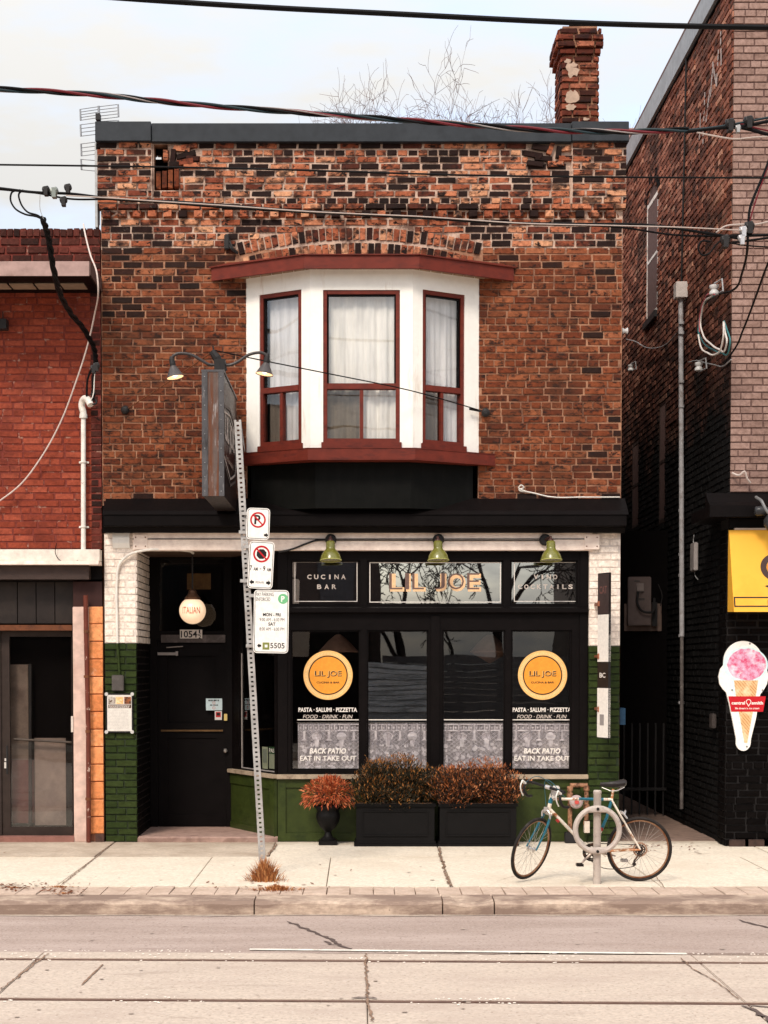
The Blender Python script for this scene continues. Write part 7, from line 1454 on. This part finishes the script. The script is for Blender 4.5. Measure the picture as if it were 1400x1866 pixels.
# urn with spiky orange plant
uc = at(598, 1536, -.27); uk = (DIST - .27) / FPX; ur = thing('garden_urn', (uc.x, -.27, SZ), 'black classical urn on a square foot under the back patio lettering', 'planter')
m = MB(); m.box(uc.x - 17 * uk, uc.x + 17 * uk, -.27 - 17 * uk, -.27 + 17 * uk - .02, SZ, SZ + .05); m.build('plinth', PB, ur, bev=.006)
m = MB(); m.lathe((uc.x, -.27, SZ + .05), [(14 * uk, 0), (14 * uk, .015), (10 * uk, .03), (7 * uk, .055), (5.5 * uk, .09), (8 * uk, .11), (14 * uk, .145), (19 * uk, .19), (22 * uk, .25), (22 * uk, .29), (20 * uk, .32), (21 * uk, .345), (26 * uk, .375), (26.5 * uk, .39), (24 * uk, .39), (22 * uk, .37)], 28); m.build('bowl', PB, ur, smooth=True)
pl_ = thing('spiky_plant', (uc.x, -.27, SZ + .42), 'coppery orange plant with narrow drooping leaves in the black urn', 'plant')
rr = random.Random(77); m = MB(); c = at(600, 1452, -.27)
for i in range(2000):
    a = rr.uniform(0, 6.28); el_ = rr.uniform(-.35, 1.5); d = Vector((math.cos(a) * math.cos(el_), math.sin(a) * math.cos(el_) * .8, math.sin(el_))); r_ = .30 * rr.random() ** .45; base = c + Vector((d.x * r_ * 1.0, d.y * r_ * .8, d.z * r_ * .78 - .02))
    l = rr.uniform(.035, .075); dr = (d + Vector((rr.gauss(0, .25), rr.gauss(0, .25), rr.gauss(0, .2) - (.55 if el_ < .35 else 0)))).normalized(); s_ = dr.cross(Vector((rr.gauss(0, 1), rr.gauss(0, 1), rr.gauss(0, 1)))).normalized() * rr.uniform(.0035, .0065)
    mid = base + dr * l * .5; tip = mid + (dr + Vector((0, 0, -.25))).normalized() * l * .5; m.add([base, mid - s_, tip, mid + s_], [[0, 1, 2, 3]])
m.build('foliage', leafmat('copper_leaf', [(0, (.12, .016, .006)), (.35, (.34, .05, .014)), (.75, (.55, .12, .035)), (1, (.72, .30, .14))]), pl_, kind='stuff')
m = MB()
for i in range(24): a = rr.uniform(0, 6.28); m.tube([(c.x, c.y, SZ + .43), (c.x + math.cos(a) * .1, c.y + math.sin(a) * .08, c.z + rr.uniform(-.05, .1)), (c.x + math.cos(a) * .2, c.y + math.sin(a) * .14, c.z + rr.uniform(-.1, .16))], .004, 4)
m.build('stems', pm('stem_brown', (.08, .03, .02), .8), pl_)

# ------------------------------------------------------------------ bike rack
q = gz(1088, 1611); Yk = q.y; kr = (DIST + Yk) / FPX; br_ = thing('bike_ring_stand', q, 'grey cast metal post-and-ring bicycle stand in front of the bicycle', 'bike rack')
RM = pm('cast_grey', (.50, .43, .38), .5, metal=.1, wear=(.30, .25, .22), wscale=10)
m = MB(); zt_ = at(1088, 1440, Yk).z; m.lathe(q, [(7.0 * kr, -.05), (7.0 * kr, zt_ - SZ - .035), (7.6 * kr, zt_ - SZ - .03), (7.6 * kr, zt_ - SZ - .01), (6 * kr, zt_ - SZ)], 20); m.build('post', RM, br_, smooth=True)
c = at(1088, 1512, Yk - .02); Fk = Frame((c.x, Yk - .055, c.z)); m = MB(); Ro, Ri = 45 * kr, 35 * kr; n = 56; vs = []; prof = [(Ri, .0), (Ri + .01, .022), ((Ri + Ro) / 2, .028), (Ro - .01, .022), (Ro, 0), (Ro - .01, -.022), ((Ri + Ro) / 2, -.028), (Ri + .01, -.022)]
for i in range(n):
    a = 2 * math.pi * i / n; bul = 1 + 0 * a
    for (r_, d) in prof: 
        e = .018 * max(0, abs(math.sin(a)) - .9) / .1; r2 = r_ - (e if r_ < (Ri + Ro) / 2 else 0); vs.append(Fk.pt(r2 * math.cos(a), r2 * math.sin(a), d))
m.add(vs, [[i * 8 + j, i * 8 + (j + 1) % 8, ((i + 1) % n) * 8 + (j + 1) % 8, ((i + 1) % n) * 8 + j] for i in range(n) for j in range(8)]); m.build('ring', RM, br_, smooth=True)
for s_ in (1, -1): m = MB(); m.lathe(Fk.pt(0, s_ * (Ri + Ro) / 2 * .97, .028), [(.014, 0), (.014, .004), (.006, .005)], 12, (0, -1, 0)); m.build('ring_bolt', K, br_)

# ------------------------------------------------------------------ bicycle
YBk = Yk + .17; kb = (DIST + YBk) / FPX; Bp = lambda x, y, dy=0.0: at(x, y, YBk + dy)
rear_c = Bp(1165.5, 1547.5); RW = .5 * 119 * kb; 
bk_ = thing('bicycle', (rear_c.x - .5, YBk, SZ), 'old rusty white and blue road bicycle with turned front wheel, leaning on the ring stand', 'bicycle')
TY = pm('tyre_rubber', (.017, .014, .013), .8, wear=(.05, .04, .035), wscale=12); RIM = pm('rusty_rim', (.34, .19, .11), .4, metal=.5, wear=(.2, .07, .03), wscale=9, wa=.45, wb=.6)
WF = pm('bike_cream', (.72, .64, .54), .4, wear=(.30, .11, .04), wscale=14, wa=.56, wb=.64); BF = pm('bike_blue', (.02, .12, .17), .35, wear=(.05, .04, .035), wscale=16, wa=.62, wb=.7); RF = pm('bike_rust', (.42, .17, .07), .6, wear=(.7, .58, .45), wscale=14, wa=.5, wb=.6)
CH = pm('chrome_dull', (.55, .52, .50), .3, metal=.6); SPK = pm('spoke_grey', (.40, .36, .33), .4, metal=.4)
def wheel(c, ax, nm):
    w = thing(nm, c); w.parent = bk_; w.location = Vector(c) - WL[bk_]
    ax = Vector(ax).normalized(); m = MB(); m.torus(c, ax, RW - .014, .0145, 56, 8); m.build('tyre', TY, w, smooth=True)
    m = MB(); m.torus(c, ax, RW - .034, .0085, 56, 6); m.build('rim', RIM, w, smooth=True)
    a = ax.cross(Vector((0, 0, 1))).normalized(); b2 = ax.cross(a); m = MB(); r = RW - .036
    for i in range(32):
        th = 2 * math.pi * i / 32; s_ = 1 if i % 2 else -1; t2 = th + (.9 if (i // 2) % 2 else -.9)
        m.tube([Vector(c) + ax * s_ * .028 + (a * math.cos(t2) + b2 * math.sin(t2)) * .022, Vector(c) + (a * math.cos(th) + b2 * math.sin(th)) * r], .0013, 3, False)
    m.build('spokes', SPK, w); m = MB(); m.lathe(Vector(c) - ax * .045, [(.008, 0), (.022, .014), (.022, .02), (.012, .025), (.012, .065), (.022, .07), (.022, .076), (.008, .09)], 14, ax); m.build('hub', CH, w)
    return w, ax
Ws, _ = wheel(rear_c, (0.05, 1, 0.06), 'rear_wheel')
fc = Bp(968.5, 1546.5, -.02); th = R(50); fh = Vector((-math.cos(th), -math.sin(th), 0)); fax = Vector((math.sin(th), -math.cos(th), -.27)); Wf, fax = wheel(fc, fax, 'front_wheel')
BB = Bp(1077, 1552); HT, HB = Bp(1006, 1447), Bp(1000, 1478); ST_ = Bp(1115, 1458); AXR = rear_c
m = MB(); m.tube([HT, HB], .019, 10); m.tube([Bp(1005, 1456), Bp(1117, 1457)], .0135, 10); m.build('head_and_top_tube', WF, bk_, smooth=True)
m = MB(); m.tube([HB + Vector((0, 0, .03)), BB], .0155, 10); m.build('down_tube', WF, bk_, smooth=True)
m = MB(); m.tube([ST_, Bp(1106, 1490), Bp(1097, 1510)], .0145, 10); m.tube([Bp(1055, 1456, -.001), Bp(1100, 1457, -.001)], .0142, 10); m.tube([HT + Vector((.004, 0, .0)), HT.lerp(HB, .55)], .0205, 10); m.each('blue_section', BF, bk_, smooth=True)
m = MB(); m.tube([Bp(1097, 1510), BB], .0145, 10); m.build('seat_tube_lower', WF, bk_, smooth=True); m = MB(); m.tube([Bp(1097.5, 1508), Bp(1096, 1514)], .0152, 10); m.tube([Bp(1014.6, 1493), Bp(1019, 1498)], .0162, 10); m.each('red_band', plain('band_red2', (.35, .03, .025)), bk_)
m = MB()
for s_ in (-.035, .035): m.tube([ST_ + Vector((0, s_ * .4, 0)), AXR + Vector((0, s_ * 1.6, 0))], .0085, 8)
m.build('seat_stays', WF, bk_, smooth=True); m = MB()
for s_ in (-.035, .035): m.tube([BB + Vector((.02, s_ * .6, 0)), AXR + Vector((0, s_ * 1.6, 0))], .0095, 8)
m.build('chain_stays', RF, bk_, smooth=True)
crown = HB + Vector((-.004, 0, -.022)); m = MB(); cb_ = Vector((fc.x, fc.y, fc.z)); 
for s_ in (1, -1): m.tube(spline([crown + fax * s_ * .035, crown.lerp(cb_, .5) + fax * s_ * .05 - fh * .012, cb_ + fax * s_ * .055], 5), [.0115] * 6 + [.0085] * 5, 8)
m.build('fork', BF, bk_, smooth=True)
m = MB(); m.tube([crown + fax * .045, crown - fax * .045], .016, 8); m.tube([HB, crown], .018, 8); m.build('fork_crown', WF, bk_, smooth=True)
m = MB(); bc = crown + Vector((0, 0, .012)) + fh * .035
m.tube(spline([bc + fax * .045 - Vector((0, 0, .05)), bc + fax * .04, bc + Vector((0, 0, .025)), bc - fax * .04, bc - fax * .045 - Vector((0, 0, .05))], 4), .009, 6); m.box(bc.x - .02, bc.x + .02, bc.y - .015, bc.y + .015, bc.z + .01, bc.z + .05); m.build('front_brake', CH, bk_)
m = MB(); rb_ = Bp(1136, 1484); m.tube(spline([rb_ + Vector((-.02, -.05, .03)), rb_ + Vector((.0, -.045, 0)), rb_ + Vector((.02, 0, .035)), rb_ + Vector((0, .045, 0)), rb_ + Vector((-.02, .05, .03))], 4), .008, 6); m.tube([rb_ + Vector((-.02, -.05, .03)), rb_ + Vector((.03, -.05, -.035))], .009, 6); m.build('rear_brake', CH, bk_)
# stem and drop bars, turned with the wheel
hax = Vector((fax.x, fax.y, -.20)).normalized(); st = HT + Vector((.004, 0, .055)); clampp = st + fh * .07 + Vector((0, 0, .012))
m = MB(); m.tube([HT, st], .0125, 8); m.tube([st, clampp], .0135, 8); m.tube([clampp - hax * .025, clampp + hax * .025], .02, 10); m.build('stem', CH, bk_, smooth=True)
m = MB(); TP = pm('bar_tape', (.014, .012, .012), .6, wear=(.5, .42, .36), wscale=20, wa=.68, wb=.71)
for s_ in (1, -1):
    o = clampp; P = [o, o + hax * s_ * .10, o + hax * s_ * .185 + fh * .0, o + hax * s_ * .20 + fh * .05, o + hax * s_ * .2 + fh * .095 - Vector((0, 0, .02)), o + hax * s_ * .205 + fh * .10 - Vector((0, 0, .075)), o + hax * s_ * .205 + fh * .05 - Vector((0, 0, .125)), o + hax * s_ * .21 - fh * .03 - Vector((0, 0, .135))]
    m.tube(spline(P, 5), .0135, 8)
m.build('handlebar', TP, bk_, smooth=True); m = MB()
for s_ in (1, -1):
    o = clampp + hax * s_ * .2 + fh * .09; m.tube([o - Vector((0, 0, .01)), o + fh * .045 + Vector((0, 0, .02))], [.015, .011], 8); m.tube(spline([o + fh * .045 + Vector((0, 0, .02)), o + fh * .075 - Vector((0, 0, .03)), o + fh * .055 - Vector((0, 0, .09)), o + fh * .03 - Vector((0, 0, .12))], 4), .0065, 6)
m.each('brake_lever', plain('lever_white', (.72, .68, .62), .3), bk_, smooth=True)
m = MB(); o = clampp - hax * .1; m.tube(spline([clampp + hax * .2 + fh * .09, clampp + hax * .12 + fh * .1 + Vector((0, 0, .07)), clampp + fh * .04 + Vector((0, 0, .07)), bc + Vector((0, 0, .05))], 5), .0032, 5); m.tube(spline([clampp - hax * .2 + fh * .09, clampp - hax * .1 + fh * .06 + Vector((0, 0, .08)), HT + Vector((.05, 0, .03)), Bp(1030, 1453, -.02)], 5), .0032, 5); m.build('brake_cable', pm('cable_blue', (.03, .10, .13), .5), bk_)
m = MB(); p = Bp(1014, 1440, -.03); m.box(p.x - .04, p.x + .03, p.y - .03, p.y + .02, p.z - .05, p.z + .04); m.lathe(Bp(1009, 1452, -.03), [(.022, 0), (.022, .03)], 12, (0, -1, 0)); m.build('lamp_bracket', pm('bracket_white', (.6, .56, .52), .4), bk_, bev=.01)
# seat post and saddle
m = MB(); m.tube([ST_, Bp(1118, 1438)], .012, 8); m.build('seat_post', RF, bk_); m = MB(); s0, s1_ = Bp(1094, 1430), Bp(1141, 1430); vs = []; n = 12; sec = 10
for i in range(n + 1):
    t = i / n; w = .014 + .062 * max(0, (t - .35) / .65) ** 1.3 + .006 * t; h = .016 + .020 * t; c_ = s0.lerp(s1_, t) + Vector((0, 0, .004 + .016 * math.sin(t * 3.1) * (-.5) + .02 * t))
    if i == n: w *= .7; h *= .6
    for j in range(sec): a = 2 * math.pi * j / sec; vs.append(c_ + Vector((0, math.cos(a) * w, math.sin(a) * h * (1 if math.sin(a) > 0 else 1.3))))
m.add(vs, [[i * sec + j, i * sec + (j + 1) % sec, (i + 1) * sec + (j + 1) % sec, (i + 1) * sec + j] for i in range(n) for j in range(sec)] + [list(range(sec)), list(range(n * sec, n * sec + sec))]); m.build('saddle', pm('saddle_leather', (.022, .018, .018), .4), bk_, smooth=True)
m = MB()
for s_ in (-.03, .03): m.tube([Bp(1097, 1435) + Vector((0, s_ * .2, 0)), Bp(1112, 1441) + Vector((0, s_, 0)), Bp(1124, 1441) + Vector((0, s_, 0)), Bp(1137, 1434) + Vector((0, s_ * 1.6, 0))], .0035, 6)
m.build('saddle_rails', CH, bk_)
# drivetrain
def sprocket(c, r0, r1, nm, mat, teeth, holes, dy):
    m = MB(); F = Frame((c.x, c.y + dy, c.z)); n = teeth * 2; outer = [((r1 + (.004 if i % 2 else 0)) * math.cos(2 * math.pi * i / n), (r1 + (.004 if i % 2 else 0)) * math.sin(2 * math.pi * i / n)) for i in range(n)]
    inner = [(r1 * .82 * math.cos(2 * math.pi * i / n), r1 * .82 * math.sin(2 * math.pi * i / n)) for i in range(n)]
    for i in range(n): j = (i + 1) % n; m.poly(F, [inner[i], outer[i], outer[j], inner[j]], -.001, .001)
    m.ring(F, 0, 0, 0, r0, -.001, .001, seg=16)
    for i in range(holes): a = 2 * math.pi * i / holes; fr = Frame(F.pt(0, 0), F.u * math.cos(a) + F.v * math.sin(a), -F.u * math.sin(a) + F.v * math.cos(a)); m.fbox(fr, r0 * .8, r1 * .85, -.005, .005, -.0012, .0012)
    return m.build(nm, mat, bk_)
CK = pm('oily_steel', (.03, .024, .022), .4, metal=.5, wear=(.22, .1, .05), wscale=20); sprocket(BB, .035, .083, 'chainring', CK, 40, 10, -.06); sprocket(BB, .03, .066, 'chainring', CK, 32, 10, -.052)
sprocket(AXR, .028, .046, 'sprocket', CK, 20, 6, -.045); sprocket(AXR, .03, .066, 'freewheel_guard', pm('guard_plate', (.40, .24, .16), .5, metal=.3, wear=(.2, .08, .04), wscale=16), 24, 12, -.035)
m = MB(); m.lathe((BB.x, BB.y - .07, BB.z), [(.022, 0), (.022, .12)], 14, (0, 1, 0)); m.tube([BB + Vector((0, -.075, 0)), Bp(1058, 1575, -.09)], [.012, .009], 6); m.tube([BB + Vector((0, .06, 0)), Bp(1122, 1560, .06) + Vector((.0, 0, 0))], [.012, .009], 6); m.build('crank', pm('crank_grey', (.36, .29, .25), .4, metal=.5), bk_)
for (px, py, dy) in ((1057, 1576, -.14), (1138, 1568, .1)):
    p = Bp(px, py, dy); m = MB(); m.box(p.x - .03, p.x + .03, p.y - .045, p.y - .035, p.z - .012, p.z + .012); m.box(p.x - .03, p.x + .03, p.y + .035, p.y + .045, p.z - .012, p.z + .012); m.box(p.x - .008, p.x + .008, p.y - .035, p.y + .035, p.z - .008, p.z + .008); m.box(p.x - .034, p.x - .028, p.y - .035, p.y + .035, p.z - .01, p.z + .01); m.build('pedal', CK if dy < 0 else CH, bk_)
m = MB(); dj = Bp(1156, 1575, -.05); m.tube([BB + Vector((.0, -.06, .085)), AXR + Vector((0, -.045, .045))], .004, 5); m.tube(spline([BB + Vector((0, -.06, -.085)), Bp(1100, 1582, -.06), Bp(1130, 1583, -.05), dj + Vector((0, 0, -.02))], 4), .004, 5); m.tube([dj + Vector((0.0, 0, .01)), AXR + Vector((.03, -.045, -.03))], .004, 5); m.build('chain', CK, bk_)
m = MB(); m.tube([AXR + Vector((.01, -.05, -.01)), dj + Vector((.0, 0, .03)), dj], .009, 6); m.lathe(dj + Vector((0, .0, 0)), [(.018, -.006), (.018, .006)], 12, (0, 1, 0)); m.build('rear_derailleur', CK, bk_)

# ------------------------------------------------------------------ bare trees
def tree(name, base, h, seed, label, spread=1.0, depth=8, trunk=.13, bark=None, minr=.006, kids=3, fit=None):
    r = random.Random(seed); root = thing(name, base, label, 'tree'); mt, mb2 = MB(), MB()
    def br(p, d, l, rad, n, mb):
        segs = 3 if n > 0 else 4; wg = .12 if n > 2 else .26; pts = [p]; rs = [rad]
        for i in range(segs):
            d = (d + Vector((r.gauss(0, wg), r.gauss(0, wg), r.gauss(0, wg * .7) + (.03 if n > 1 else -.05)))).normalized(); p = p + d * l / segs; pts.append(p); rs.append(max(minr * .6, rad * (1 - .35 * (i + 1) / segs)))
        mb.tube(pts, rs, 5 if rad > .03 else 3, False)
        if n <= 0: return
        for c in range(kids if n > 1 else 2 + (r.random() < .5)):
            a = r.uniform(0, 6.28); side = d.cross(Vector((math.cos(a), math.sin(a), .2))).normalized(); nd = (d * r.uniform(.65, 1.0) + side * r.uniform(.4, .85) * spread).normalized()
            t = r.choice((1, 1, .66)) ; q = pts[-1] if t == 1 else pts[2]
            br(q, nd, l * r.uniform(.55, .74), max(minr, rs[-1] * r.uniform(.55, .78)), n - 1, mb2)
    bk = bark or pm('bark_grey', (.11, .08, .075), .9)
    br(Vector(base), Vector((0, 0, 1)), h * .46, trunk, depth, mt)
    if fit:      # squeeze the whole tree to its own height and crown width
        zs_2 = sorted(v.z for v in mb2.v); top = zs_2[-max(20, len(zs_2) // 2500)]; b0 = Vector(base); kz = (fit[0] - b0.z) / (top - b0.z)
        for v in mt.v + mb2.v: v.x = b0.x + (v.x - b0.x) * fit[1]; v.y = b0.y + (v.y - b0.y) * fit[1]; v.z = b0.z + (v.z - b0.z) * kz
    mt.build('trunk', bk, root); mb2.build('crown', bk, root, kind='stuff')
BV = pm('bark_violet', (.15, .10, .095), .9)
tree('bare_tree', (2.9, 13, 0), 13.0, 5, 'wide bare winter tree behind the roof, its crown just left of the chimney', 1.15, 6, .15, BV, .0058, 6, (13.45, .60))
tree('bare_tree', (2.0, 14.5, 0), 13.0, 23, 'lower bare winter tree behind the middle of the roof coping', 1.15, 6, .13, BV, .0058, 6, (13.35, .60))

# ------------------------------------------------------------------ across the street, behind the camera: only seen as reflections in the glass
def far_building(name, x0, x1, y0, y1, h, col, label, wins):
    root = thing(name, ((x0 + x1) / 2, y0, 0), label, 'building'); m = MB(); m.box(x0, x1, y1, y0, -.1, h); m.build('walls', pm(name + '_wall', col, .9), root)
    m = MB(); m.box(x0 - .1, x1 + .1, y0 + .001, y0 + .25, h - .5, h); m.build('cornice', DRK, root)
    for i in range(wins):
        for zz_ in (3.9, 6.6):
            if zz_ + 1.6 > h: continue
            w = (x1 - x0) / wins; m = MB(); m.box(x0 + w * (i + .3), x0 + w * (i + .7), y0 + .001, y0 + .05, zz_, zz_ + 1.5); m.build('window', pm('far_glass', (.04, .04, .045), .2), root)
    m = MB(); m.box(x0 + .3, x1 - .3, y0 + .001, y0 + .08, .3, 3.0); m.build('shopfront', BLACK, root)
far_building('dark_shop_house', -13, .55, -24, -33, 7.2, (.035, .025, .022), 'dark brick shop house across the street', 6)
far_building('brown_shop_house', 6.1, 18, -24, -33, 7.0, (.04, .028, .024), 'brown brick shop house across the street', 5)
m = MB(); m.box(-60, 60, -60, -20.5, -.2, .15); m.build('far_sidewalk', CONC2, kind='structure')
hd = thing('board_fence', (2.8, -25, .15), 'grey weathered board fence between the two shop houses across the street', 'fence')
for i in range(12): m = MB(); m.box(.6, 6.05, -25.02 - .01 * (i % 2), -25, .2 + i * .19, .2 + i * .19 + .18); m.build('board', pm('weathered_board', (.16, .15, .15), .9, wear=(.06, .055, .055), wscale=4, stretch=(.5, 1, 6)), hd)
tree('street_tree', (1.6, -28, 0), 7, 11, 'bare tree in the gap across the street', 1.0, 7, .17, pm('bark_dark', (.03, .022, .02), .9), .015, 3)
tree('street_tree', (4.0, -30, 0), 7.5, 14, 'second bare tree in the gap across the street', 1.0, 7, .2, pm('bark_dark', (.03, .022, .02), .9), .015, 3)
tree('street_tree', (2.9, -27, 0), 6, 19, 'slender bare tree in the gap across the street', .9, 6, .1, pm('bark_dark', (.03, .022, .02), .9), .014, 3)

tr_ = thing('slatted_trailer', (1.0, -23, .15), 'pale slat-sided trailer parked across the street', 'trailer'); rr = random.Random(12)
m = MB(); m.box(.15, 1.85, -23.9, -23.02, .75, 2.25); m.build('body', pm('trailer_grey', (.35, .36, .37), .7), tr_)
for i in range(9): m = MB(); zz_ = 1.0 + i * .14; m.box(.15, 1.85, -23.02, -22.98 + rr.uniform(0, .02), zz_, zz_ + .13 - rr.uniform(0, .02)); m.build('slat', pm('pale_slat', (.72, .74, .76), .7, wear=(.35, .36, .37), wscale=2.5, stretch=(.4, 1, 5), wa=.5, wb=.6), tr_)
for x_ in (.5, 1.5): m = MB(); m.torus((x_, -22.98, .45), (0, 1, 0), .24, .07, 24, 8); m.build('wheel', TY, tr_)
